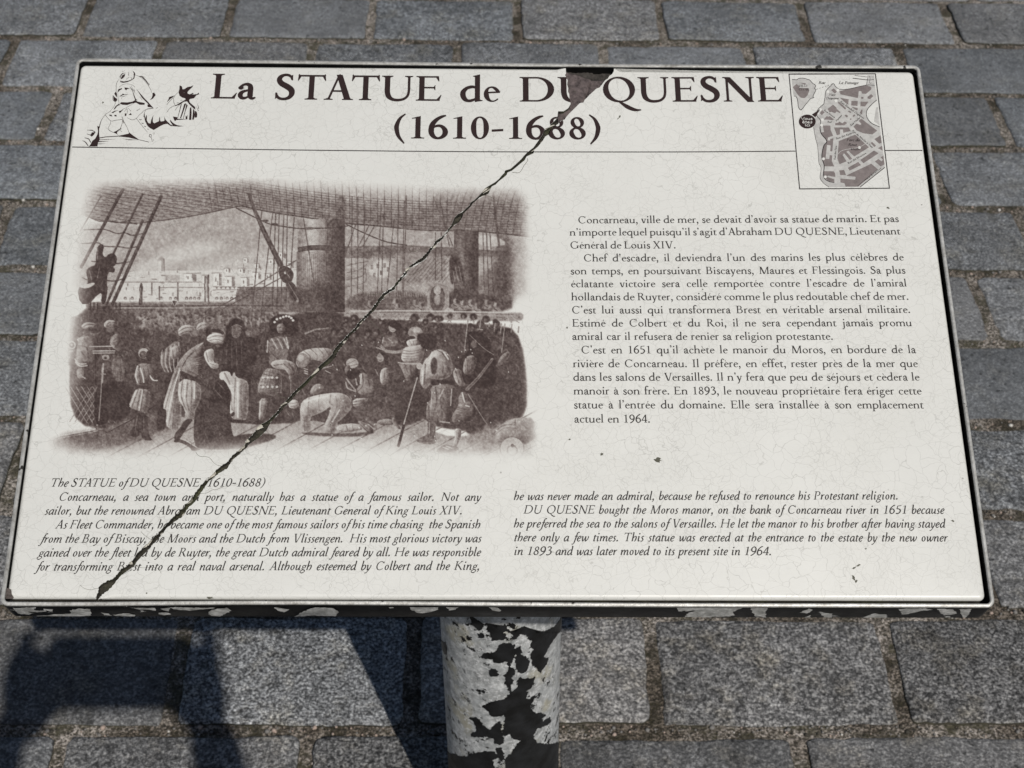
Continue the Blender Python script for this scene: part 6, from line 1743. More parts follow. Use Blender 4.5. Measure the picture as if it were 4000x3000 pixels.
# -- awning and netting overhead
AWN = [(280, 100), (4200, 100), (4200, 620), (3700, 560), (3200, 548), (2800, 512), (2500, 486), (2200, 440), (1900, 395), (1760, 375), (1640, 338), (1500, 368), (1200, 430), (900, 470), (700, 490), (480, 472), (330, 440), (250, 420)]
paint(0.42, AWN, soft=3, rnd=0)
paint(0.22, [(1700, 100), (3200, 100), (3300, 380), (2900, 330), (2500, 300), (2000, 240)], soft=50, a=.9)
paint(0.52, [(2700, 430), (3300, 400), (4100, 300), (4150, 560), (3600, 555), (3100, 540)], soft=40, a=.6)
for k_ in range(46):                             # rippled canvas at the left
    y = 170 + k_ * 7.5
    pts = [(x, y + 70 * ((x - 300) / 1400) ** 2 * (-.6) + 7 * math.sin(x * .045 + k_ * 1.7) + 5 * math.sin(x * .013 + k_)) for x in range(300, 1640, 28)]
    pts = [p for p in pts if p[1] < 440 + 40 * math.sin((p[0] - 300) / 420) - max(0, p[0] - 900) * .14]
    if len(pts) > 2: line(0.72 if k_ % 2 else .26, pts, 6, a=.6)
for k_ in range(48):                             # net meshes: falling strands and cross strands
    x = 1380 + k_ * 60
    lean = -0.30 + 0.55 * (k_ / 48) + (0.9 if k_ > 34 else 0)
    yb = np.interp(x, [1380, 1640, 1900, 2500, 3200, 3700, 4200], [380, 345, 400, 490, 550, 562, 620])
    line(0.86, [(x + lean * 120, 110), (x + lean * 30, 260), (x - lean * 30, yb)], 6, a=.55)
for k_ in range(22):
    y0_ = 120 + k_ * 21
    pts = [(x, y0_ + 40 * math.sin((x - 1400) / 560 - .3) + (x - 1400) * 0.085 + 30 * math.sin((x - 2600) / 800)) for x in range(1400, 4200, 70)]
    pts = [p for p in pts if p[1] < np.interp(p[0], [1380, 1640, 1900, 2500, 3200, 3700, 4200], [380, 345, 400, 490, 550, 562, 620])]
    if len(pts) > 2: line(0.84, pts, 6, a=.45)
line(.86, [(1640, 338), (1900, 396), (2200, 440), (2500, 488), (2800, 512), (3200, 550), (3700, 562), (4150, 610)], 9, a=.8)
line(.80, [(330, 440), (480, 474), (700, 492), (900, 472), (1200, 432), (1500, 370), (1640, 340)], 8, a=.8)
# -- yards, masts
paint(0.52, [(540, 690), (1100, 682), (1500, 700), (1991, 742), (1991, 775), (1500, 770), (1100, 795), (540, 792)], O6, rnd=0)
for y in range(696, 790, 13): line(.66, [(545, y), (1100, y - 6), (1980, y + 45 - (y - 690) * .5)], 4, O6, a=.7)
paint(0.30, [(560, 800), (1420, 745), (1430, 1260), (530, 1260)], O6, soft=20, a=.8)
paint(0.10, [(760, 830), (940, 800), (940, 960), (750, 960)], O6, soft=12, a=.8)
for x, y in ((770, 850), (820, 840), (880, 835), (910, 870), (850, 900), (790, 920)): paint(.42, [(x, y), (x + 22, y), (x + 22, y + 40), (x, y + 40)], O6, rnd=0)
paint(0.40, [(1000, 740), (1420, 745), (1420, 1010), (960, 1010)], O6, soft=15, a=.8)
for x in range(1050, 1420, 34): line(.62, [(x, 1000), (x + 170, 800)], 6, O6, a=.7)
def column(x0, x1, y0, y1, light, o, dark=.86, mid=.50):
    n = 26
    for i in range(n):
        t = (i + .5) / n
        tone = mid + (light - mid) * math.exp(-((t - .30) / .16) ** 2) + (dark - mid) * max(0, (t - .58) / .42) ** .6 * (1 if t > .58 else 0)
        a_, b_ = x0 + (x1 - x0) * i / n, x0 + (x1 - x0) * (i + 1) / n
        paint(tone, [(a_, y0), (b_ + 1, y0), (b_ + 1, y1), (a_, y1)], o, rnd=0)
column(140, 545, 455, 1260, .16, O6, .80, .42)
column(130, 520, 735, 1260, .24, O6, .82, .46)
paint(0.86, [(125, 1000), (520, 980), (520, 1300), (100, 1300)], O6, soft=90, a=.7)
paint(0.68, [(138, 700), (250, 682), (430, 684), (530, 700), (530, 732), (430, 724), (250, 722), (138, 740)], O6); lines(.86, 5, O6, [(140, 704), (260, 684), (420, 686)], [(140, 738), (260, 722), (420, 726)])
for k_ in range(16): line(.70, [(150 + k_ * 18, 760), (150 + k_ * 18, 1200)], 4, O6, a=.5)
paint(0.80, [(470, 250), (560, 250), (545, 560), (520, 900), (440, 900), (480, 560)], O6, soft=14, a=.45)
column(1490, 1700, 560, 1260, .52, O6, .82, .66)
paint(.78, [(1450, 760), (1530, 760), (1570, 900), (1590, 1030), (1560, 1040), (1510, 900), (1480, 1040), (1450, 960)], O6, soft=6); lines(.38, 6, O6, [(1500, 870), (1530, 1000)], [(1530, 860), (1560, 1010)], [(1480, 900), (1500, 1000)])
paint(0.55, [(1700, 900), (2000, 880), (2000, 1250), (1700, 1250)], O6, soft=40, a=.9); paint(.78, [(1840, 560), (1990, 580), (1990, 1000), (1930, 1240), (1840, 1240)], O6, soft=40, a=.7)
paint(.12, [(1700, 590), (1830, 600), (1930, 640), (1930, 690), (1700, 690)], O6, soft=8, a=.8)
# -- standing and running rigging
R_T = .84
for x0, y0, x1, y1, w_ in ((620, 200, 260, 870, 26), (790, 240, 500, 830, 18), (790, 470, 480, 1190, 22), (950, 260, 530, 1190, 28), (430, 260, 250, 560, 10)):
    line(R_T, [(x0, y0), (x1, y1)], w_, a=.9); line(.45, [(x0 - 5, y0), (x1 - 5, y1)], 5, a=.4)
for p in ([(330, 440), (420, 475), (500, 470), (580, 485), (660, 480), (740, 500)], [(280, 548), (460, 545), (560, 578), (640, 575), (700, 595), (790, 580)], [(200, 560), (240, 660), (400, 660), (460, 690), (590, 695), (670, 705), (760, 690)], [(350, 820), (470, 835), (560, 840), (680, 825)], [(270, 960), (330, 985), (470, 985), (560, 990), (640, 960)]): line(.78, p, 9, a=.85)
paint(.74, [(1690, 230), (1720, 225), (1770, 370), (1860, 560), (2010, 855), (1965, 870), (1820, 570), (1745, 390)], rnd=0); line(.5, [(1760, 400), (1980, 850)], 8, a=.7)
paint(.78, [(1965, 870), (2020, 855), (2080, 890), (2100, 940), (2070, 1010), (2010, 1010), (1970, 950)]); blob(.12, 2025, 918, 14); paint(.76, [(2020, 1000), (2080, 980), (2180, 1150), (2190, 1200), (2130, 1190), (2060, 1090)]); lines(.45, 7, O5, [(2050, 1010), (2140, 1160)], [(2020, 900), (2060, 960)]); blob(.35, 2130, 1165, 12)
line(.80, [(1600, 360), (1760, 440), (1880, 495), (1980, 515), (2130, 535), (2230, 535), (2440, 530), (2560, 515)], 9); blob(.55, 2230, 535, 45, 12); blob(.75, 1850, 470, 30, 10); blob(.75, 1930, 500, 30, 10); lines(.78, 9, O6, [(560, 500), (700, 570), (900, 650), (1080, 680)])
for x0, y0, x1, y1 in ((1820, 380, 1730, 1330), (1915, 390, 1800, 1400), (1940, 400, 1910, 1240), (1970, 400, 1950, 1240), (2010, 420, 1985, 1210), (2040, 420, 2030, 1180), (2100, 440, 2070, 900), (2180, 450, 2270, 1000)): line(.74, [(x0, y0), (x1, y1)], 8, a=.85)
for x0, y0, x1, y1 in ((610, 260, 600, 1240), (660, 260, 655, 1280), (720, 300, 700, 1280), (860, 330, 820, 1260), (880, 420, 860, 1280), (970, 470, 890, 1290), (1010, 300, 990, 1260), (1060, 300, 1040, 1250), (1080, 250, 1050, 1200), (640, 500, 540, 800), (760, 500, 660, 700), (800, 520, 700, 690), (1330, 570, 1330, 980), (1380, 570, 1385, 980), (1310, 260, 1480, 690), (1370, 300, 1450, 690), (1830, 250, 1880, 690), (1740, 560, 1750, 1080), (1770, 560, 1790, 1100), (1800, 570, 1830, 1080), (400, 500, 380, 1000), (440, 500, 430, 1000)): line(.72, [(x0, y0), (x1, y1)], 8 if x0 not in (1830,) else 20, O6, a=.8)
for k_ in range(5): line(.66, [(560, 800 + k_ * 60), (640 + 20 * k_, 780 + k_ * 55), (760 - 10 * k_, 800 + k_ * 20)], 6, O6, a=.7)
line(.66, [(2120, 810), (1600, 1130), (1200, 1350), (940, 1480)], 8); line(.66, [(1990, 960), (1600, 1170), (1240, 1350)], 8)
# -- sailor in the shrouds
paint(.84, [(415, 665), (460, 680), (440, 760), (470, 790), (500, 755), (545, 750), (570, 790), (560, 850), (530, 870), (555, 890), (540, 920), (490, 910), (480, 1010), (490, 1060), (470, 1190), (430, 1190), (440, 1080), (380, 1130), (330, 1190), (250, 1190), (225, 1050), (300, 1030), (320, 1000), (300, 900), (330, 870), (390, 850), (385, 760)]); lines(.52, 8, O5, [(400, 700), (400, 800)], [(420, 860), (400, 960)], [(330, 900), (350, 980)]); paint(.15, [(230, 1040), (300, 1020), (370, 1000), (380, 1020), (310, 1060)]); paint(.3, [(190, 820), (240, 800), (230, 1000), (180, 1010)], soft=14, a=.6)
for x in (340, 370, 400, 560, 595): line(.86, [(x, 1240), (x, 1180)], 10)
paint(.72, [(750, 1200), (790, 1200), (785, 1110), (795, 1050), (785, 1005), (770, 1010), (760, 1060), (770, 1110)]); line(.3, [(772, 1050), (776, 1180)], 6)
# -- quarterdeck rail with people, at the right
paint(.62, [(700, 1080), (1260, 1080), (1270, 1250), (560, 1250), (560, 1150)], O6, soft=14); paint(.72, [(1430, 1080), (1990, 1120), (1990, 1260), (1430, 1260)], O6, soft=14); paint(.80, [(1440, 1050), (1700, 1050), (1700, 1200), (1440, 1200)], O6, soft=20, a=.7)
paint(.36, [(1260, 1250), (1260, 1060), (1300, 1015), (1350, 1005), (1410, 1020), (1450, 1060), (1450, 1250)], O6); paint(.66, [(1285, 1250), (1285, 1060), (1340, 1025), (1410, 1060), (1410, 1250)], O6); paint(.25, [(1310, 1040), (1370, 1030), (1380, 1100), (1320, 1110)], O6)
blob(.32, 1345, 1150, 26, 50, O6, 6); lines(.3, 9, O6, [(1270, 1080), (1270, 1250)], [(1440, 1080), (1440, 1250)])
for k_ in range(26): line(.40, [(740 + k_ * 20, 1085), (742 + k_ * 20, 1125)], 7, O6, a=.8)
for x, y in ((760, 1200), (980, 1180), (1000, 1220), (1150, 1190), (1200, 1210), (1500, 1180), (1560, 1200), (1630, 1190), (1680, 1225), (1770, 1190), (1850, 1215)):
    blob(.34, x, y - 18, 20, 22, O6, 3); paint(.42, [(x - 45, y + 45), (x - 30, y + 5), (x, y - 2), (x + 40, y + 10), (x + 55, y + 45)], O6, soft=4); line(.72, [(x - 20, y + 10), (x + 10, y + 30)], 7, O6)
    blob(.8, x + 16, y - 14, 10, 18, O6, 3)
paint(.34, [(540, 1252), (1100, 1246), (2000, 1262), (2090, 1265), (2090, 1330), (2000, 1340), (1500, 1330), (1100, 1320), (540, 1310)], O6, soft=3); line(.15, [(600, 1250), (1100, 1246), (2000, 1264)], 8, O6); line(.55, [(560, 1270), (1100, 1262), (2000, 1280)], 6, O6)
for k_ in range(90): blob(.55, er2.uniform(600, 2060), er2.uniform(1275, 1325), 8, 6, O6, 0, .7)
# -- crowd heads on the right
for k_ in range(70):
    x, y = er2.uniform(2450, 3950), er2.uniform(1290, 1560)
    r_ = er2.uniform(20, 40); blob(.92, x, y, r_, r_ * .9, soft=6, a=.9); blob(er2.uniform(.42, .66), x - r_ * .2, y + r_ * .3, r_ * .45, r_ * .5, soft=4, a=.85)
    if er2.random() < .5: line(.55, [(x - r_, y + r_ * 2), (x - r_ * .2, y + r_ * 1.4), (x + r_ * .4, y + r_ * 2.4)], 9, a=.6)
for x, y0_, y1_ in ((1610, 225, 500), (1720, 220, 300), (1795, 250, 280), (1845, 250, 320), (1900, 255, 330), (1930, 255, 500), (1990, 260, 330), (2050, 280, 330)): line(.36, [(x, y0_), (x - (y1_ - y0_) * .12, y1_)], 10, O8)
# -- left: two turbaned men, gate and lattice
paint(.46, [(220, 460), (240, 380), (290, 340), (380, 330), (420, 420), (440, 560), (330, 640), (210, 640)], O7, soft=3); paint(.30, [(250, 280), (300, 235), (390, 250), (390, 290), (300, 310)], O7); lines(.78, 7, O7, [(260, 290), (320, 260), (385, 262)], [(270, 305), (330, 285), (390, 282)]); blob(.62, 310, 330, 36, 32, O7); lines(.22, 12, O7, [(205, 560), (240, 600), (300, 600)], [(210, 585), (250, 620), (310, 615)]); paint(.22, [(220, 380), (290, 360), (300, 400), (230, 410)], O7); lines(.8, 8, O7, [(240, 440), (300, 460), (320, 520)], [(260, 500), (300, 540)]); paint(.45, [(215, 640), (300, 640), (300, 740), (225, 730)], O7)
for k_ in range(9): line(.2, [(225, 650 + k_ * 9), (295, 735 - k_ * 2)], 4, O7, a=.5)
paint(.26, [(445, 260), (490, 215), (560, 230), (555, 270), (480, 300)], O7); lines(.75, 7, O7, [(470, 285), (500, 245), (550, 240)]); blob(.56, 510, 295, 32, 34, O7); paint(.40, [(500, 420), (520, 360), (580, 330), (605, 380), (600, 430), (560, 460), (620, 480), (590, 500), (540, 470)], O7); lines(.75, 6, O7, [(530, 400), (580, 370)], [(540, 420), (595, 400)]); paint(.52, [(510, 600), (570, 520), (620, 560), (640, 720), (600, 760), (540, 740)], O7, soft=4)
for k_ in range(6): line(.8, [(560 + k_ * 10, 540), (530 + k_ * 22, 740)], 7, O7, a=.7)
lines(.22, 10, O7, [(330, 452), (545, 448)], [(360, 490), (550, 488)], [(365, 508), (545, 506)]); lines(.3, 9, O7, [(60, 440), (180, 440)], [(110, 500), (185, 490)], [(80, 560), (160, 545)]); blob(.25, 178, 438, 36, 36, O7); blob(.75, 178, 438, 24, 24, O7); blob(.3, 178, 438, 10, 10, O7)
line(.30, [(450, 600), (440, 760)], 16, O7); line(.88, [(385, 520), (385, 780)], 10, O7); lines(.34, 9, O7, [(440, 740), (430, 860)], [(430, 900), (415, 1080)]); lines(.3, 12, O7, [(432, 690), (468, 690)], [(420, 870), (462, 870)], [(395, 1130), (430, 1130)]); blob(.34, 470, 545, 34, 26, O7); blob(.8, 470, 550, 14, 10, O7)
for k_ in range(0, 6):
    line(.38, [(160 + k_ * 48, 1100), (160 + k_ * 48 + 190, 800)], 8, O7, a=.9); line(.38, [(120 + k_ * 48, 800), (120 + k_ * 48 + 190, 1110)], 8, O7, a=.9)
paint(.90, [(375, 780), (520, 760), (520, 1100), (370, 1150)], O7, soft=6); lines(.36, 9, O7, [(440, 620), (430, 860), (412, 1090)]); paint(.88, [(470, 760), (700, 760), (690, 1000), (640, 1080), (480, 1110)], O7, soft=10)
line(.18, [(40, 1230), (380, 1165)], 14, O7); line(.14, [(60, 1245), (400, 1180)], 6, O7); line(.7, [(50, 1245), (370, 1182)], 5, O7)
line(.88, [(475, 1195), (700, 1080), (900, 960)], 10, O7); line(.45, [(480, 1190), (700, 1074)], 4, O7)
# the boy
blob(.22, 800, 510, 48, 46, O7); blob(.72, 795, 520, 32, 32, O7); blob(.86, 845, 530, 26, 44, O7); blob(.45, 785, 515, 10, 12, O7)
paint(.44, [(740, 610), (800, 590), (880, 610), (915, 700), (920, 760), (870, 770), (860, 700), (840, 800), (735, 790), (745, 720), (710, 720)], O7); lines(.12, 13, O7, [(745, 620), (730, 700), (745, 760)], [(770, 640), (790, 700), (800, 760)], [(850, 700), (880, 740), (915, 745)]); lines(.85, 9, O7, [(760, 620), (760, 700), (775, 770)], [(830, 620), (850, 700), (840, 790)], [(800, 640), (815, 720)])
paint(.84, [(735, 785), (850, 795), (850, 825), (735, 810)], O7)
paint(.30, [(735, 810), (850, 825), (860, 900), (830, 1035), (760, 1010), (665, 975), (700, 880)], O7)
for p in ([(750, 820), (700, 980)], [(775, 825), (740, 1000)], [(800, 825), (775, 1015)], [(830, 830), (815, 1030)]): line(.75, p, 10, O7, a=.9)
line(.10, [(790, 830), (760, 1000)], 9, O7); line(.10, [(735, 830), (680, 970)], 9, O7)
paint(.80, [(725, 1030), (840, 1040), (830, 1120), (850, 1230), (880, 1265), (790, 1260), (775, 1180), (750, 1240), (680, 1225), (700, 1170), (715, 1110)], O7); lines(.55, 7, O7, [(745, 1050), (725, 1170)], [(800, 1060), (800, 1180)])
paint(.72, [(880, 780), (935, 780), (945, 930), (900, 960), (890, 880)], O7)
# two turbaned elders and the striped coat behind
paint(.20, [(1090, 330), (1110, 280), (1180, 255), (1250, 290), (1230, 330), (1180, 345), (1120, 370)], O7); lines(.80, 8, O7, [(1100, 320), (1160, 290), (1240, 290)], [(1110, 345), (1170, 320), (1230, 320)]); paint(.68, [(1130, 345), (1200, 340), (1215, 380), (1180, 430), (1140, 400)], O7)
paint(.26, [(1250, 290), (1280, 245), (1330, 235), (1375, 270), (1360, 310), (1270, 320)], O7); lines(.78, 8, O7, [(1260, 295), (1300, 265), (1350, 260)], [(1280, 310), (1340, 290)]); paint(.62, [(1280, 315), (1350, 310), (1340, 370), (1290, 380)], O7); blob(.85, 1360, 330, 28, 50, O7, 4)
paint(.46, [(1030, 430), (1090, 395), (1140, 400), (1150, 480), (1120, 560), (1090, 640), (1000, 680), (945, 590), (960, 500)], O7)
for k_ in range(9): line(.82 if k_ % 2 else .16, [(960 + k_ * 18, 480 - k_ * 8), (950 + k_ * 18, 590), (985 + k_ * 14, 670)], 8, O7, a=.85)
paint(.26, [(1030, 470), (1070, 440), (1120, 450), (1120, 540), (1050, 570), (1020, 520)], O7); lines(.75, 7, O7, [(1045, 480), (1060, 550)], [(1080, 460), (1090, 540)]); paint(.86, [(985, 690), (1090, 660), (1040, 800), (980, 900)], O7, soft=5)
# the tall bowing man in turban and pale cloak
paint(.13, [(1340, 400), (1350, 355), (1420, 330), (1490, 350), (1510, 400), (1470, 430), (1400, 425)], O7); lines(.72, 8, O7, [(1345, 385), (1420, 360), (1500, 372)], [(1350, 405), (1420, 388), (1500, 400)], [(1380, 418), (1450, 410)]); paint(.86, [(1370, 330), (1380, 300), (1440, 295), (1490, 320), (1500, 350), (1420, 325)], O7); paint(.82, [(1385, 425), (1480, 425), (1500, 450), (1470, 500), (1400, 490)], O7); blob(.55, 1440, 445, 16, 14, O7)
paint(.15, [(1290, 420), (1330, 410), (1250, 480), (1180, 530), (1120, 640), (1110, 740), (1130, 1000), (1110, 1170), (1040, 1175), (985, 1130), (1000, 1000), (960, 985), (1000, 840), (1060, 660), (1120, 550), (1200, 470)], O7)
for p in ([(1100, 620), (1040, 800), (985, 980)], [(1115, 720), (1075, 900), (1050, 1160)], [(1130, 600), (1085, 760), (1040, 1000), (1015, 1130)], [(1240, 470), (1150, 560)], [(1120, 860), (1100, 1000), (1090, 1165)]): line(.66, p, 9, O7, a=.85)
line(.04, [(1110, 650), (1050, 850), (1000, 1100)], 12, O7, a=.8)
paint(.45, [(1150, 600), (1200, 530), (1290, 440), (1330, 440), (1320, 520), (1310, 640), (1290, 740), (1190, 700), (1115, 660)], O7)
for k_ in range(10): line(.18, [(1150 + k_ * 4, 590 + k_ * 13 - 60), (1230 + k_ * 5, 560 + k_ * 15), (1300, 540 + k_ * 20)], 5, O7, a=.65)
paint(.85, [(1115, 655), (1190, 690), (1290, 735), (1290, 765), (1180, 730), (1110, 690)], O7); paint(.85, [(1280, 560), (1310, 540), (1300, 720), (1265, 690)], O7, a=.7)
paint(.09, [(1320, 500), (1350, 475), (1400, 465), (1410, 520), (1400, 590), (1450, 600), (1445, 640), (1390, 645), (1350, 600), (1320, 540)], O7); lines(.62, 7, O7, [(1340, 500), (1360, 580)], [(1370, 600), (1430, 620)]); paint(.6, [(1420, 560), (1450, 590), (1420, 600)], O7)
paint(.20, [(1105, 720), (1290, 760), (1300, 880), (1270, 960), (1240, 1010), (1240, 1080), (1150, 1080), (1160, 1000), (1090, 900)], O7)
for p in ([(1140, 740), (1120, 880), (1165, 1000)], [(1180, 745), (1170, 900), (1190, 1000)], [(1215, 750), (1215, 880), (1205, 990)], [(1255, 760), (1255, 900), (1225, 1010)]): line(.72, p, 11, O7, a=.85)
lines(.05, 10, O7, [(1160, 760), (1150, 900)], [(1235, 770), (1235, 900)])
paint(.80, [(1155, 1080), (1235, 1075), (1180, 1140), (1120, 1240), (1085, 1280), (1060, 1250), (1070, 1200), (1110, 1160)], O7); paint(.82, [(1060, 1260), (1130, 1250), (1260, 1330), (1300, 1340), (1220, 1360), (1195, 1320), (1120, 1280), (1060, 1280)], O7); line(.38, [(1150, 1240), (1250, 1310)], 9, O7)
# monk in black with pale habit
paint(.88, [(1510, 350), (1520, 260), (1580, 205), (1640, 210), (1675, 260), (1680, 370), (1740, 370), (1790, 420), (1780, 560), (1720, 700), (1730, 1000), (1480, 1000), (1470, 500), (1490, 400)], O7, soft=4); paint(.90, [(1510, 300), (1560, 215), (1640, 210), (1680, 290), (1670, 370), (1640, 380), (1650, 290), (1600, 250), (1545, 290), (1545, 380), (1510, 370)], O7); paint(.60, [(1555, 290), (1600, 260), (1645, 290), (1640, 350), (1600, 385), (1560, 360)], O7); lines(.86, 7, O7, [(1570, 315), (1590, 312)], [(1610, 312), (1630, 315)], [(1585, 350), (1615, 350)]); line(.45, [(1560, 280), (1600, 262), (1645, 280)], 8, O7)
paint(.64, [(1400, 300), (1415, 220), (1440, 205), (1450, 260), (1440, 300)], O7); paint(.68, [(1690, 290), (1690, 225), (1705, 220), (1730, 280), (1720, 330)], O7); lines(.56, 7, O7, [(1560, 400), (1560, 640)], [(1600, 420), (1605, 640)], [(1640, 400), (1650, 600)], [(1520, 420), (1510, 600)], a=.6)
paint(.16, [(1450, 670), (1540, 660), (1560, 720), (1580, 660), (1600, 720), (1690, 740), (1710, 800), (1700, 1080), (1640, 1090), (1560, 1080), (1540, 1000), (1560, 860), (1500, 740), (1455, 740)], O7)
for p in ([(1590, 720), (1580, 900), (1575, 1070)], [(1640, 740), (1640, 900), (1650, 1080)], [(1690, 760), (1680, 950), (1680, 1080)], [(1500, 680), (1540, 780)], [(1560, 860), (1560, 1000)]): line(.66, p, 12, O7, a=.8)
line(.04, [(1612, 760), (1612, 1060)], 16, O7, a=.8); paint(.88, [(1540, 1080), (1690, 1085), (1660, 1115), (1610, 1110), (1560, 1110)], O7); paint(.88, [(1545, 1040), (1580, 1010), (1590, 1040), (1560, 1060)], O7)
# kneeling hooded figure
paint(.80, [(1430, 740), (1480, 735), (1545, 820), (1560, 870), (1540, 920), (1500, 950), (1550, 1050), (1560, 1200), (1600, 1260), (1650, 1330), (1500, 1345), (1280, 1340), (1235, 1300), (1230, 1100), (1260, 960), (1330, 930), (1300, 900), (1400, 850)], O7)
paint(.90, [(1430, 745), (1480, 740), (1545, 820), (1545, 900), (1480, 950), (1330, 925), (1400, 850)], O7); lines(.55, 8, O7, [(1440, 760), (1500, 830)], [(1420, 830), (1480, 900)], a=.7)
for k_ in range(14): line(.55, [(1250 + er2.uniform(0, 240), 1000 + er2.uniform(0, 300)), (1270 + er2.uniform(0, 240), 1030 + er2.uniform(0, 280))], 6, O7, a=.35)
paint(.84, [(1500, 1250), (1700, 1200), (1940, 1210), (1940, 1250), (1750, 1310), (1560, 1350)], O7, soft=8); paint(.42, [(1280, 1340), (1420, 1345), (1600, 1340), (1740, 1380), (1740, 1420), (1600, 1440), (1400, 1410), (1290, 1390)], O7, soft=14, a=.8)
# the officer in plumed hat
blob(.92, 2010, 260, 130, 90, O7, 8); paint(.90, [(1900, 240), (1990, 180), (2090, 190), (2140, 260), (2130, 380), (2040, 330), (1910, 340)], O7, soft=4)
for x, y in ((1930, 240), (1950, 215), (1980, 205), (2005, 195), (2030, 188), (2055, 192), (2075, 205), (2090, 225)): blob(.10, x, y, 12, 11, O7)
paint(.38, [(1945, 270), (1990, 245), (2020, 270), (2025, 310), (1990, 345), (1955, 330)], O7); lines(.86, 7, O7, [(1955, 285), (1980, 283)], [(1995, 285), (2015, 288)], [(1970, 318), (2000, 318)]); blob(.80, 2010, 310, 14, 26, O7)
paint(.52, [(1870, 400), (1920, 370), (1980, 360), (2050, 380), (2060, 450), (2040, 560), (2000, 640), (1880, 620), (1890, 500), (1860, 480)], O7)
for k_ in range(7): line(.16 if k_ % 2 else .8, [(1880 + k_ * 26, 385), (1930 + k_ * 24, 470)], 11, O7, a=.8)
lines(.18, 10, O7, [(1870, 400), (1865, 500)], [(2030, 370), (2050, 460)]); lines(.8, 8, O7, [(1900, 500), (1960, 560), (2000, 560)])
paint(.24, [(1890, 590), (1960, 560), (2050, 570), (2100, 590), (2130, 640), (2110, 680), (2060, 660), (2000, 650), (1920, 640)], O7); lines(.74, 8, O7, [(1930, 610), (2000, 600)], [(2040, 590), (2050, 640)], [(2080, 600), (2100, 650)])
paint(.36, [(1850, 640), (1920, 640), (2000, 670), (1990, 760), (1950, 885), (1860, 870), (1775, 850), (1800, 740)], O7)
for k_ in range(7):
    line(.80, [(1840 - k_ * 10 + k_ * 2, 660 + k_ * 32), (1990 - k_ * 5, 690 + k_ * 30)], 7, O7, a=.8); line(.78, [(1850 + k_ * 22, 645), (1795 + k_ * 25, 870)], 7, O7, a=.7)
for k_ in range(8): blob(.10, 1830 + (k_ % 4) * 40, 720 + (k_ // 4) * 80, 12, 10, O7)
paint(.26, [(1800, 900), (1870, 900), (1860, 1000), (1830, 1090), (1790, 1095), (1795, 1000)], O7); lines(.7, 7, O7, [(1825, 910), (1810, 1080)]); paint(.88, [(1745, 1100), (1830, 1085), (1850, 1120), (1750, 1130)], O7); lines(.45, 8, O7, [(1990, 740), (1985, 850)], [(2070, 700), (2070, 850)]); paint(.45, [(2050, 690), (2090, 680), (2090, 740), (2055, 740)], O7)
# pointing arm, bent figure, kneeling and prostrate figures
lines(.34, 16, O8, [(205, 340), (240, 325), (290, 305), (330, 300)]); lines(.36, 8, O8, [(330, 300), (405, 290)]); lines(.75, 6, O8, [(240, 320), (250, 345)], [(280, 300), (290, 325)])
paint(.22, [(130, 545), (160, 500), (230, 470), (330, 460), (420, 465), (450, 500), (430, 560), (380, 590), (300, 570), (260, 560), (230, 610), (150, 640), (120, 600)], O8)
for p in ([(190, 490), (250, 540), (250, 600)], [(250, 470), (310, 530), (300, 570)], [(310, 462), (360, 520), (360, 580)], [(370, 465), (410, 520)]): line(.72, p, 9, O8, a=.85)
blob(.46, 180, 570, 55, 62, O8); blob(.22, 165, 550, 30, 32, O8, 8); paint(.34, [(-10, 570), (60, 580), (110, 640), (130, 690), (80, 720), (20, 640)], O8); lines(.75, 8, O8, [(20, 600), (80, 650)], [(60, 590), (110, 660)]); lines(.24, 9, O8, [(195, 640), (225, 650)], [(195, 660), (225, 670)], [(200, 680), (225, 690)], [(350, 640), (430, 620)], [(380, 660), (420, 680)])
paint(.30, [(240, 860), (260, 800), (310, 765), (370, 790), (350, 840), (280, 870)], O8)
paint(.16, [(155, 960), (200, 900), (300, 870), (430, 850), (520, 850), (590, 890), (612, 960), (590, 1010), (520, 1080), (480, 1110), (475, 1200), (390, 1210), (362, 1140), (410, 1040), (430, 960), (370, 1010), (300, 1040), (245, 1060), (255, 1180), (205, 1200), (165, 1120)], O8)
for p in ([(240, 890), (230, 980), (240, 1060)], [(330, 870), (320, 960), (340, 1020)], [(430, 860), (420, 940), (440, 960)], [(470, 880), (480, 960), (440, 1060), (400, 1130)], [(540, 870), (560, 950), (530, 1030)], [(190, 1060), (200, 1180)], [(420, 1120), (430, 1200)]): line(.62, p, 9, O8, a=.8)
lines(.03, 14, O8, [(200, 930), (300, 900), (400, 880)], [(500, 1000), (440, 1100)], a=.7); paint(.10, [(55, 950), (80, 910), (130, 910), (155, 950), (120, 990), (70, 985)], O8); lines(.6, 7, O8, [(70, 950), (130, 935)], [(75, 970), (130, 965)]); paint(.78, [(20, 985), (100, 985), (150, 1010), (150, 1090), (60, 1110), (10, 1080)], O8); lines(.5, 7, O8, [(40, 1010), (70, 1050)], [(90, 1020), (100, 1060)])
paint(.22, [(470, 1130), (640, 1110), (700, 1150), (690, 1180), (480, 1195)], O8); lines(.65, 7, O8, [(560, 1125), (570, 1185)], [(610, 1120), (620, 1180)]); paint(.44, [(650, 1100), (690, 1090), (790, 1160), (800, 1200), (760, 1205), (690, 1150)], O8); paint(.52, [(690, 1060), (730, 1050), (830, 1140), (830, 1170), (790, 1150)], O8); lines(.85, 7, O8, [(655, 1105), (760, 1200)], [(700, 1065), (800, 1150)])
paint(.78, [(160, 1190), (480, 1205), (700, 1195), (840, 1180), (700, 1230), (400, 1230), (200, 1215)], O8, soft=6, a=.8)
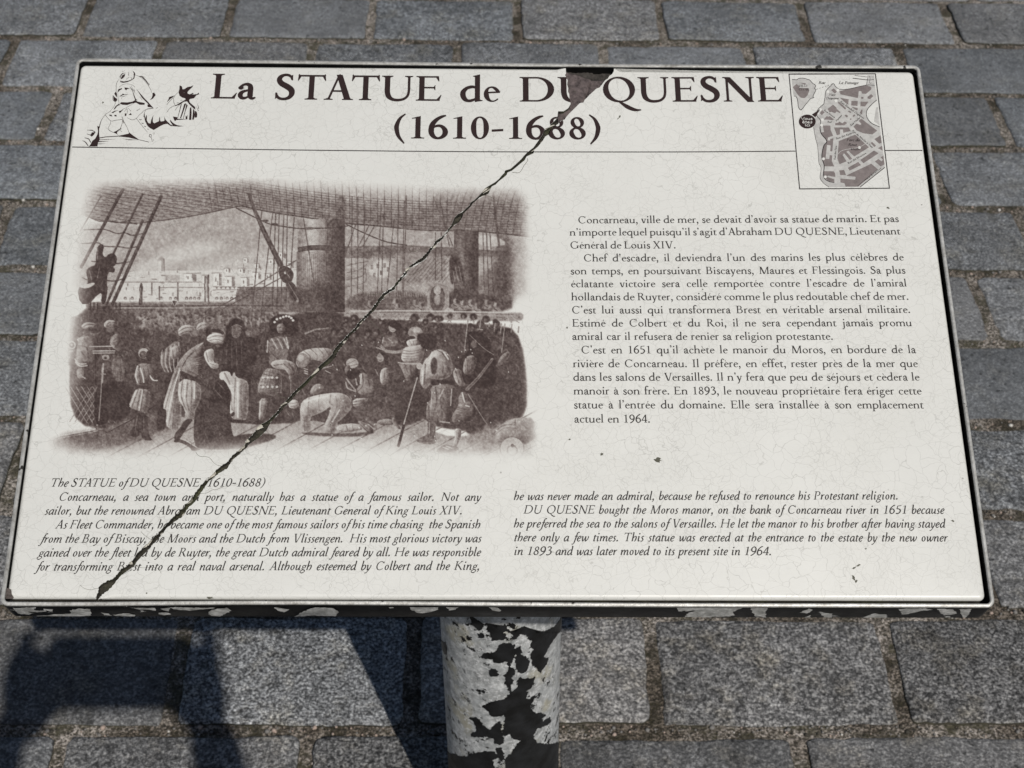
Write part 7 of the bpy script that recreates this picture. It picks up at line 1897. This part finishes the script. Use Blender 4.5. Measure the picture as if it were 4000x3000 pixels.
blob(.26, 610, 595, 55, 44, O8); lines(.74, 7, O8, [(570, 600), (640, 570)], [(580, 620), (655, 600)]); paint(.50, [(540, 640), (580, 600), (600, 640), (590, 690), (550, 690)], O8); paint(.90, [(570, 650), (660, 640), (690, 690), (620, 740), (560, 720)], O8); lines(.30, 13, O8, [(560, 730), (590, 770), (640, 830)], [(555, 760), (570, 810), (640, 840)], [(640, 730), (650, 780)]); paint(.38, [(660, 690), (720, 670), (800, 760), (830, 850), (780, 880), (680, 870), (640, 830), (690, 760)], O8); lines(.78, 8, O8, [(700, 690), (700, 780), (660, 840)], [(740, 700), (760, 800)]); line(.12, [(690, 690), (680, 770)], 12, O8); paint(.22, [(610, 900), (750, 895), (740, 920), (700, 930), (720, 970), (620, 985)], O8); lines(.72, 8, O8, [(620, 930), (700, 915)], [(620, 955), (700, 945)]); paint(.60, [(600, 990), (760, 960), (960, 1000), (1000, 1060), (820, 1080), (640, 1080)], O8, soft=10, a=.7)
paint(.36, [(820, 1090), (940, 1070), (970, 1110), (960, 1130), (830, 1130)], O8); paint(.42, [(950, 1070), (975, 1060), (1000, 1120), (1040, 1170), (1000, 1160), (960, 1120)], O8)
blob(.34, 960, 285, 36, 42, O8); paint(.92, [(920, 270), (950, 235), (1020, 240), (1050, 300), (1020, 350), (990, 300)], O8); lines(.84, 6, O8, [(950, 280), (970, 282)], [(950, 312), (970, 312)]); paint(.55, [(860, 430), (880, 360), (930, 350), (1000, 370), (1010, 440), (900, 460)], O8, soft=5); lines(.3, 10, O8, [(880, 370), (870, 420)], [(920, 380), (960, 420)])
for x in (870, 960, 990, 1030, 1045): blob(.24, x, 205 + (x % 7) * 3, 14, 11, O8)
blob(.36, 855, 545, 32, 42, O8); paint(.90, [(840, 500), (880, 495), (930, 560), (920, 620), (890, 600), (885, 540)], O8); lines(.84, 6, O8, [(840, 540), (860, 540)], [(845, 570), (862, 570)]); paint(.24, [(850, 660), (890, 630), (930, 640), (925, 740), (880, 790), (850, 760)], O8); line(.7, [(890, 660), (880, 770)], 8, O8); lines(.4, 9, O8, [(810, 650), (835, 700)])
# bearded man in striped shirt
blob(.38, 1155, 330, 64, 52, O8); blob(.22, 1165, 310, 34, 24, O8, 6); paint(.86, [(1095, 360), (1150, 360), (1160, 385), (1110, 390)], O8); paint(.20, [(1090, 395), (1130, 385), (1180, 380), (1190, 430), (1150, 470), (1090, 450), (1075, 410)], O8); lines(.72, 6, O8, [(1100, 400), (1130, 450)], [(1140, 400), (1150, 455)])
paint(.20, [(1040, 480), (1080, 450), (1180, 440), (1230, 420), (1240, 480), (1210, 590), (1120, 600), (1030, 580)], O8)
for k_ in range(5): line(.66, [(1045, 480 + k_ * 26), (1120, 490 + k_ * 24), (1225, 470 + k_ * 24)], 9, O8, a=.85)
lines(.34, 26, O8, [(1040, 490), (980, 500), (900, 490)]); lines(.36, 12, O8, [(900, 490), (850, 470), (820, 460)], [(890, 480), (850, 450)], [(890, 470), (860, 440)]); paint(.48, [(1000, 590), (1120, 590), (1210, 600), (1190, 680), (1130, 770), (1070, 740), (1040, 650)], O8); lines(.8, 9, O8, [(1060, 600), (1090, 680)], [(1120, 610), (1120, 740)], [(1170, 620), (1150, 700)]); line(.2, [(1010, 590), (1100, 600), (1200, 600)], 10, O8)
# man in white with a staff, seen from behind
blob(.92, 1270, 410, 75, 72, O8, 3); blob(.94, 1210, 370, 40, 36, O8, 3)
paint(.24, [(1270, 540), (1300, 490), (1370, 470), (1430, 500), (1470, 560), (1480, 640), (1470, 700), (1400, 740), (1310, 740), (1270, 800), (1230, 820), (1190, 760), (1200, 640), (1240, 560)], O8)
paint(.78, [(1290, 560), (1330, 540), (1350, 600), (1330, 700), (1290, 680)], O8, soft=4); lines(.76, 9, O8, [(1240, 600), (1230, 780)], [(1380, 500), (1440, 580)], [(1400, 620), (1380, 720)], [(1350, 480), (1410, 520)], [(1450, 620), (1400, 730)]); lines(.06, 14, O8, [(1220, 660), (1215, 770)], [(1300, 500), (1280, 560)], [(1400, 500), (1440, 560)], a=.8); blob(.26, 1190, 620, 26, 30, O8)
paint(.88, [(1290, 730), (1400, 745), (1500, 740), (1500, 800), (1290, 790)], O8, soft=3)
paint(.46, [(1270, 800), (1400, 770), (1510, 790), (1510, 900), (1480, 1000), (1480, 1120), (1420, 1150), (1360, 1120), (1350, 1060), (1330, 1100), (1250, 1090), (1245, 1000), (1270, 920), (1320, 900)], O8)
for p in ([(1330, 800), (1340, 900), (1320, 1000)], [(1380, 790), (1370, 900), (1390, 1060)], [(1430, 790), (1440, 900), (1420, 1080)], [(1270, 960), (1280, 1080)]): line(.80, p, 12, O8, a=.8)
lines(.18, 12, O8, [(1300, 840), (1290, 980)], [(1400, 820), (1360, 900)], [(1470, 820), (1460, 960)], [(1370, 1100), (1450, 1110)], a=.8)
paint(.58, [(1255, 1095), (1340, 1095), (1325, 1200), (1345, 1290), (1250, 1300), (1170, 1280), (1170, 1250), (1250, 1230), (1265, 1180)], O8); lines(.85, 7, O8, [(1180, 1270), (1300, 1270)], [(1290, 1100), (1290, 1230)]); line(.30, [(1280, 1110), (1275, 1200)], 9, O8)
line(.88, [(1180, 700), (1110, 950), (1060, 1120), (1010, 1310)], 22, O8, w1=24); line(.24, [(1172, 720), (1105, 950), (1056, 1120)], 12, O8)
# the armed man at the right
paint(.93, [(1600, 330), (1640, 318), (1740, 318), (1800, 400), (1820, 500), (1860, 600), (1850, 780), (1760, 820), (1660, 800), (1560, 760), (1510, 620), (1560, 540), (1620, 480)], O8, soft=4); blob(.55, 1660, 430, 26, 34, O8, 4); line(.45, [(1625, 350), (1740, 460), (1830, 520)], 7, O8); lines(.34, 10, O8, [(1690, 300), (1735, 305)])
paint(.36, [(1570, 600), (1590, 540), (1650, 520), (1690, 560), (1670, 650), (1610, 700), (1565, 680)], O8)
for k_ in range(6): line(.82, [(1580 + k_ * 18, 545), (1590 + k_ * 16, 690)], 8, O8, a=.85)
paint(.34, [(1475, 650), (1550, 640), (1560, 720), (1590, 790), (1540, 800), (1490, 740)], O8); lines(.8, 8, O8, [(1500, 660), (1530, 770)], [(1530, 650), (1560, 740)]); line(.46, [(1600, 820), (1700, 720), (1820, 560)], 30, O8, w1=20); line(.85, [(1600, 820), (1700, 720), (1820, 560)], 8, O8); paint(.34, [(1860, 600), (1900, 520), (1960, 490), (1985, 510), (1940, 570), (1880, 620)], O8); lines(.8, 7, O8, [(1880, 590), (1960, 520)])
paint(.44, [(1530, 860), (1590, 840), (1620, 940), (1690, 960), (1690, 1040), (1640, 1110), (1560, 1100), (1500, 1130), (1465, 1080), (1480, 1030), (1530, 960)], O8)
for k_ in range(9): line(.80, [(1510, 960 + k_ * 16), (1600, 985 + k_ * 14), (1685, 970 + k_ * 14)], 6, O8, a=.8)
lines(.14, 12, O8, [(1560, 850), (1580, 930)], [(1590, 960), (1620, 970)]); paint(.20, [(1490, 1160), (1555, 1160), (1550, 1230), (1515, 1320), (1470, 1330), (1500, 1230)], O8); line(.7, [(1540, 1170), (1515, 1300)], 8, O8); paint(.62, [(1340, 1345), (1400, 1300), (1440, 1300), (1530, 1320), (1530, 1350), (1400, 1375), (1345, 1370)], O8); lines(.22, 8, O8, [(1390, 1320), (1440, 1340)], [(1420, 1310), (1470, 1330)]); line(.42, [(1610, 860), (1720, 1040), (1820, 1190)], 8, O8)
paint(.56, [(1740, 1130), (1790, 1120), (1800, 1230), (1840, 1300), (1760, 1350), (1715, 1330), (1755, 1270)], O8, soft=3); line(.22, [(1725, 1320), (1760, 1290)], 12, O8)
paint(.66, [(1380, 1370), (1560, 1350), (1720, 1330), (1880, 1300), (1760, 1390), (1500, 1410)], O8, soft=20, a=.7)
paint(.40, [(3560, 2330), (3800, 2240), (4150, 2150), (4160, 2420), (3600, 2430)], soft=30, a=.8)
# carriage, wheel and shot at the lower right
paint(.34, [(1835, 1190), (1920, 1125), (2010, 1130), (2020, 1075), (2200, 1060), (2200, 1300), (1840, 1290)], O8, soft=4); lines(.66, 8, O8, [(1840, 1190), (1920, 1130), (2010, 1132)], [(1850, 1215), (1930, 1155), (2020, 1155)], [(2020, 1080), (2020, 1130)])
blob(.22, 1990, 1330, 105, 100, O8); 
for k_ in range(24):
    a0, a1 = k_ * math.pi / 12, (k_ + 1) * math.pi / 12
    line(.55, [(1990 + 104 * math.cos(a0), 1330 + 99 * math.sin(a0)), (1990 + 104 * math.cos(a1), 1330 + 99 * math.sin(a1))], 8, O8); line(.58, [(1992 + 44 * math.cos(a0), 1350 + 42 * math.sin(a0)), (1992 + 44 * math.cos(a1), 1350 + 42 * math.sin(a1))], 12, O8)
blob(.68, 1994, 1308, 14, 16, O8)
blob(.42, 1120, 1395, 62, 58, O8, 4); blob(.12, 1115, 1375, 24, 20, O8, 8); line(.55, [(1180, 1395), (1225, 1355)], 14, O8)
# -- engraver's texture, then the vignette that lets the picture fade into the enamel
n1, n2, n3 = vnoise(26, 1, 3), vnoise(60, 2, 3), vnoise(11, 3, 2)
CAN += (n1 - .5) * .55 * CAN * (1.15 - CAN) * 1.6 + (n3 - .5) * .50 * np.clip(CAN * 1.5, 0, .8) + (n2 - .5) * .22 * CAN
yy, xx = np.mgrid[0:CH, 0:CW].astype(np.float32)
ex, ey = EX0 + (xx + .5) * RES, EY0 + (yy + .5) * RES
CAN += 0.07 * np.sin((ex * .8 + ey) * .42) * (CAN > .12) * np.clip(1.1 - CAN, 0, 1)
jit = (n2 - .5) * 40
lx = np.interp(ey, [60, 300, 1000, 1500, 1900, 2300, 2640], [395, 345, 240, 215, 150, 60, 40]) + jit
rx = np.interp(ey, [60, 400, 1000, 1700, 2400], [4060, 4080, 4085, 4120, 4140]) - jit
ty = np.interp(ex, [300, 700, 1700, 2600, 3300, 4100], [180, 170, 150, 190, 230, 240]) + jit
by_ = np.interp(ex, [0, 500, 1100, 1800, 2600, 3200, 4100], [2400, 2460, 2440, 2400, 2390, 2420, 2440]) - jit
def edge(d, w): 
    t = np.clip(d / w * .5 + .5, 0, 1); return t * t * (3 - 2 * t)
vig = edge(ex - lx - 20, 150) * edge(rx - ex, 85) * edge(ey - ty, 90) * edge(by_ - ey, 105)
CAN = np.clip(CAN, 0, 1) * vig
# print density
CAN = np.clip(CAN, 0, 1)
INK = CAN ** 1.2 * 1.0
# scattered chips of enamel lost from the picture
for k_ in range(34):
    x, y = er2.uniform(2300, 4000), er2.uniform(1500, 2400)
    r = shape_mask([(x - 6, y), (x, y - 9), (x + 6, y - 2), (x + 3, y + 8)], 0)
    if r is not None:
        M, (j0, j1, i0, i1) = r; INK[j0:j1, i0:i1] *= 1 - M

STEP = 2
gw, gh = CW // STEP, CH // STEP
I2 = INK[:gh * STEP, :gw * STEP].reshape(gh, STEP, gw, STEP).mean((1, 3))
px_x = 200 + (EX0 + (np.arange(gw) + .5) * STEP * RES) / 2.212
px_y = 650 + (EY0 + (np.arange(gh) + .5) * STEP * RES) / 2.212
GP = np.stack(np.meshgrid(px_x, px_y), -1)
GUV = panel_map(GP)
GV = np.concatenate([GUV, np.full((gh, gw, 1), PRINT_Z)], -1).reshape(-1, 3)
idx = np.arange(gh * gw).reshape(gh, gw)
GQ = np.stack([idx[:-1, :-1], idx[1:, :-1], idx[1:, 1:], idx[:-1, 1:]], -1).reshape(-1, 4)
cellq = GUV.reshape(-1, 2)[GQ]
# only cells along the crack need care
cen_ = cellq.mean(1)
cmid = (_ca + _cb) / 2
ax_ = np.interp(cen_[:, 1], cmid[::-1, 1], cmid[::-1, 0])
close = np.abs(cen_[:, 0] - ax_) < 0.012
nc_ = np.zeros(len(GQ), bool)
nc_[close] = near_crack(cellq[close])
full_ = I2.reshape(-1)[GQ].max(1) > 0.003
keep = GQ[~nc_ & full_]
extra_v, extra_f, extra_i = [], [], []
Iflat = I2.reshape(-1)
for q in np.nonzero(nc_ & full_)[0]:
    val = float(Iflat[GQ[q]].mean())
    for P in cut_by_crack([tuple(p) for p in cellq[q]]):
        if len(P) < 3: continue
        b = len(GV) + len(extra_v)
        extra_v += [(p[0], p[1], PRINT_Z) for p in P]; extra_i += [val] * len(P)
        extra_f.append(list(range(b, b + len(P))))
_used = np.unique(keep); _re = np.zeros(len(GV), int); _re[_used] = np.arange(len(_used))
extra_f = [[i - len(GV) + len(_used) for i in f_] for f_ in extra_f]
keep = _re[keep]; GV = GV[_used]; Iflat = Iflat[_used]
allv = np.concatenate([GV, np.array(extra_v).reshape(-1, 3)]).astype(np.float32)
alli = np.concatenate([Iflat, np.array(extra_i)]).astype(np.float32)
loops = np.concatenate([keep.reshape(-1), np.array([i for f_ in extra_f for i in f_], int)]).astype(np.int32)
sizes = np.concatenate([np.full(len(keep), 4), np.array([len(f_) for f_ in extra_f], int)]).astype(np.int32)
me = bpy.data.meshes.new('engraving')
me.vertices.add(len(allv)); me.vertices.foreach_set('co', allv.ravel())
me.loops.add(len(loops)); me.loops.foreach_set('vertex_index', loops)
me.polygons.add(len(sizes)); me.polygons.foreach_set('loop_start', np.concatenate([[0], np.cumsum(sizes)[:-1]]).astype(np.int32))
at_ = me.attributes.new('ink', 'FLOAT', 'POINT'); at_.data.foreach_set('value', alli)
me.update(calc_edges=True); me.validate()
me.materials.append(enamel('engraving_print', True))
eng = bpy.data.objects.new('engraving', me); COL.objects.link(eng); eng.parent = plaque
# ------------------------------------------------------------------ the photographer, whose shadow falls beside the pole
def P_(r, d, f): return CAM_POS + CAM_RIGHT * r + CAM_DOWN * d + CAM_FWD * f
chains = []
def chain(pts, radii): chains.append(([np.array(p, float) for p in pts], radii))
BXP = 0.085
pel = (BXP, -1.40, 0.84)
def skinned(edge_pts, edges, radii):
    me = bpy.data.meshes.new('figure')
    me.from_pydata([tuple(p) for p in edge_pts], edges, [])
    o = bpy.data.objects.new('figure', me); COL.objects.link(o)
    md = o.modifiers.new('skin', 'SKIN')
    lay_ = me.skin_vertices[0] if len(me.skin_vertices) else None
    if lay_ is None:
        bm_ = bmesh.new(); bm_.from_mesh(me); bm_.verts.layers.skin.verify(); bm_.to_mesh(me); bm_.free(); lay_ = me.skin_vertices[0]
    for i, r in enumerate(radii):
        lay_.data[i].radius = r if hasattr(r, '__len__') else (r, r)
    lay_.data[0].use_root = True
    sb = o.modifiers.new('sub', 'SUBSURF'); sb.levels = 1; sb.render_levels = 1
    bpy.context.view_layer.update()
    ev = o.evaluated_get(bpy.context.evaluated_depsgraph_get())
    out = bpy.data.meshes.new_from_object(ev)
    V = np.array([v.co[:] for v in out.vertices]); F = [list(p.vertices) for p in out.polygons]
    bpy.data.objects.remove(o); bpy.data.meshes.remove(me); bpy.data.meshes.remove(out)
    return V, F
def ell(c, r, n=20, m=12, squash=None):
    V, F = [], []
    for j in range(m + 1):
        p = math.pi * j / m
        for i in range(n):
            a = 2 * math.pi * i / n
            V.append((c[0] + r[0] * math.sin(p) * math.cos(a), c[1] + r[1] * math.sin(p) * math.sin(a), c[2] + r[2] * math.cos(p)))
    for j in range(m):
        for i in range(n):
            F.append([j * n + i, (j + 1) * n + i, (j + 1) * n + (i + 1) % n, j * n + (i + 1) % n])
    return V, F
wr = P_(.170, .108, -.060); wl = P_(-.052, .108, -.060)
body_pts = [pel, (BXP, -1.41, 1.02), (BXP, -1.40, 1.20), (BXP, -1.385, 1.31), (BXP, -1.36, 1.40), (BXP, -1.345, 1.46),
            (BXP + .17, -1.385, 1.32), (.315, -1.15, 1.12), wr, P_(.166, .060, -.036),
            (BXP - .17, -1.385, 1.32), (-.165, -1.15, 1.12), wl, P_(-.046, .060, -.036),
            (BXP + .095, -1.40, .78), (BXP + .10, -1.37, .45), (BXP + .10, -1.41, .09), (BXP + .12, -1.28, .04),
            (BXP - .095, -1.40, .78), (BXP - .10, -1.37, .45), (BXP - .10, -1.41, .09), (BXP - .12, -1.28, .04)]
body_edges = [(0, 1), (1, 2), (2, 3), (3, 4), (4, 5), (3, 6), (6, 7), (7, 8), (8, 9), (3, 10), (10, 11), (11, 12), (12, 13), (0, 14), (14, 15), (15, 16), (16, 17), (0, 18), (18, 19), (19, 20), (20, 21)]
body_r = [(.16, .115), (.145, .10), (.165, .115), (.15, .11), .062, .056, .062, .047, .029, (.036, .022), .062, .047, .029, (.036, .022), .088, .058, .042, .040, .088, .058, .042, .040]
FV, FF = [], []
def add_part(V, F):
    b = len(FV); FV.extend([tuple(v) for v in V]); FF.extend([[i + b for i in f] for f in F])
add_part(*skinned(body_pts, body_edges, body_r))
def finger(pts, r0):
    n = len(pts)
    add_part(*skinned(pts, [(i, i + 1) for i in range(n - 1)], [r0 * (1 - .12 * i) for i in range(n)]))
for sgn, base in ((1, .0), (-1, .124)):
    X = lambda r: r - .010 if sgn > 0 else .134 - r
    for d0, ln, rr in ((-.014, 1.0, .0098), (.007, 1.08, .0102), (.029, 1.0, .0098), (.050, .82, .0090)):
        if sgn < 0: ln *= .45
        finger([P_(X(.166), d0 + .012, -.034), P_(X(.176), d0 + .004, -.016), P_(X(.174), d0, .004), P_(X(.174 - .026 * ln), d0 - .001, .013), P_(X(.174 - .036 * ln), d0 - .001, .010)], rr)
    finger([P_(X(.160), .078, -.040), P_(X(.146), .066, -.036), P_(X(.128), .054, -.027), P_(X(.112), .047, -.022)], .0105)
    add_part(*ell(P_(X(.163), .040, -.034), (.026, .046, .060), 16, 10))
# head: skull, jaw, nose, ears
HC = np.array([BXP - .005, -1.315, 1.575])
add_part(*ell(HC, (.074, .092, .100)))
add_part(*ell(HC + [0, .030, -.060], (.052, .062, .062)))
add_part(*ell(HC + [0, .098, -.022], (.013, .018, .024)))
for s_ in (-1, 1): add_part(*ell(HC + [s_ * .075, -.005, -.015], (.010, .020, .030)))
for s_ in (-1, 1): add_part(*ell(HC + [s_ * .030, .080, .008], (.017, .012, .010)))
add_part(*ell(HC + [0, .088, -.062], (.024, .012, .008)))
def person_mat():
    return [plain('skin', (0.42, 0.26, 0.19), 0.55), plain('dark_jacket', (0.035, 0.04, 0.055), 0.9), plain('blue_trousers', (0.05, 0.07, 0.12), 0.9), plain('grey_shoes', (0.12, 0.12, 0.12), 0.7)]
tmp = mesh_obj('figure_parts', FV, FF, [])
rm = tmp.modifiers.new('remesh', 'REMESH'); rm.mode = 'VOXEL'; rm.voxel_size = 0.0055; rm.use_smooth_shade = True
sm_ = tmp.modifiers.new('smooth', 'SMOOTH'); sm_.factor = 0.5; sm_.iterations = 2
bpy.context.view_layer.update()
pm = bpy.data.meshes.new_from_object(tmp.evaluated_get(bpy.context.evaluated_depsgraph_get()))
bpy.data.objects.remove(tmp)
pm.name = 'person'
for mt in person_mat(): pm.materials.append(mt)
W_R, W_L = np.array(wr), np.array(wl)
mi_ = []
for p in pm.polygons:
    c = np.array(p.center)
    hand = c[1] > wr[1] - .01 and c[2] > 1.1
    head = c[2] > 1.425
    mi_.append(0 if (hand or head) else (3 if c[2] < .085 else (2 if c[2] < .88 else 1)))
pm.polygons.foreach_set('material_index', mi_)
person = bpy.data.objects.new('person', pm); COL.objects.link(person)
person['label'] = 'person in dark jacket holding out a phone, casting the shadow beside the pole'
person['category'] = 'person'
hv, hf = [], []
Vh, Fh = ell(HC + [0, -.012, .016], (.083, .094, .098), 24, 16)
keepf = [f for f in Fh if not (np.mean([Vh[i][1] for i in f]) > HC[1] + .045 and np.mean([Vh[i][2] for i in f]) < HC[2] + .062) and np.mean([Vh[i][2] for i in f]) > HC[2] - .065]
mesh_obj('hair', Vh, keepf, plain('brown_hair', (0.05, 0.03, 0.02), 0.7), person, None, 60)
# the phone: a rounded slab with its lens at the camera's place
phone = bpy.data.objects.new('phone', None); COL.objects.link(phone)
phone.matrix_world = Matrix(((CAM_RIGHT[0], CAM_DOWN[0], CAM_FWD[0], CAM_POS[0]), (CAM_RIGHT[1], CAM_DOWN[1], CAM_FWD[1], CAM_POS[1]), (CAM_RIGHT[2], CAM_DOWN[2], CAM_FWD[2], CAM_POS[2]), (0, 0, 0, 1)))
phone['label'] = 'black phone held level in both hands of the person'
phone['category'] = 'phone'
rv = [(x + .064, y + .024) for x, y in rounded_rect(.080, .040, .016)]
nr = len(rv)
hv = [(x, y, -.006) for x, y in rv] + [(x, y, -.0145) for x, y in rv]
hf = [list(range(nr)), list(reversed(range(nr, 2 * nr)))] + [[i, i + nr, (i + 1) % nr + nr, (i + 1) % nr] for i in range(nr)]
mesh_obj('body', hv, hf, plain('black_phone_glass', (0.012, 0.012, 0.014), 0.15), phone, None, 30)
lv_ = [(0.006 * math.cos(a * math.pi / 12), 0.006 * math.sin(a * math.pi / 12), z) for z in (-.006, -.0045) for a in range(24)]
mesh_obj('lens', lv_, [list(range(24, 48))] + [[i, (i + 1) % 24, (i + 1) % 24 + 24, i + 24] for i in range(24)], plain('lens_glass', (0.01, 0.01, 0.012), 0.05), phone, None, 30)
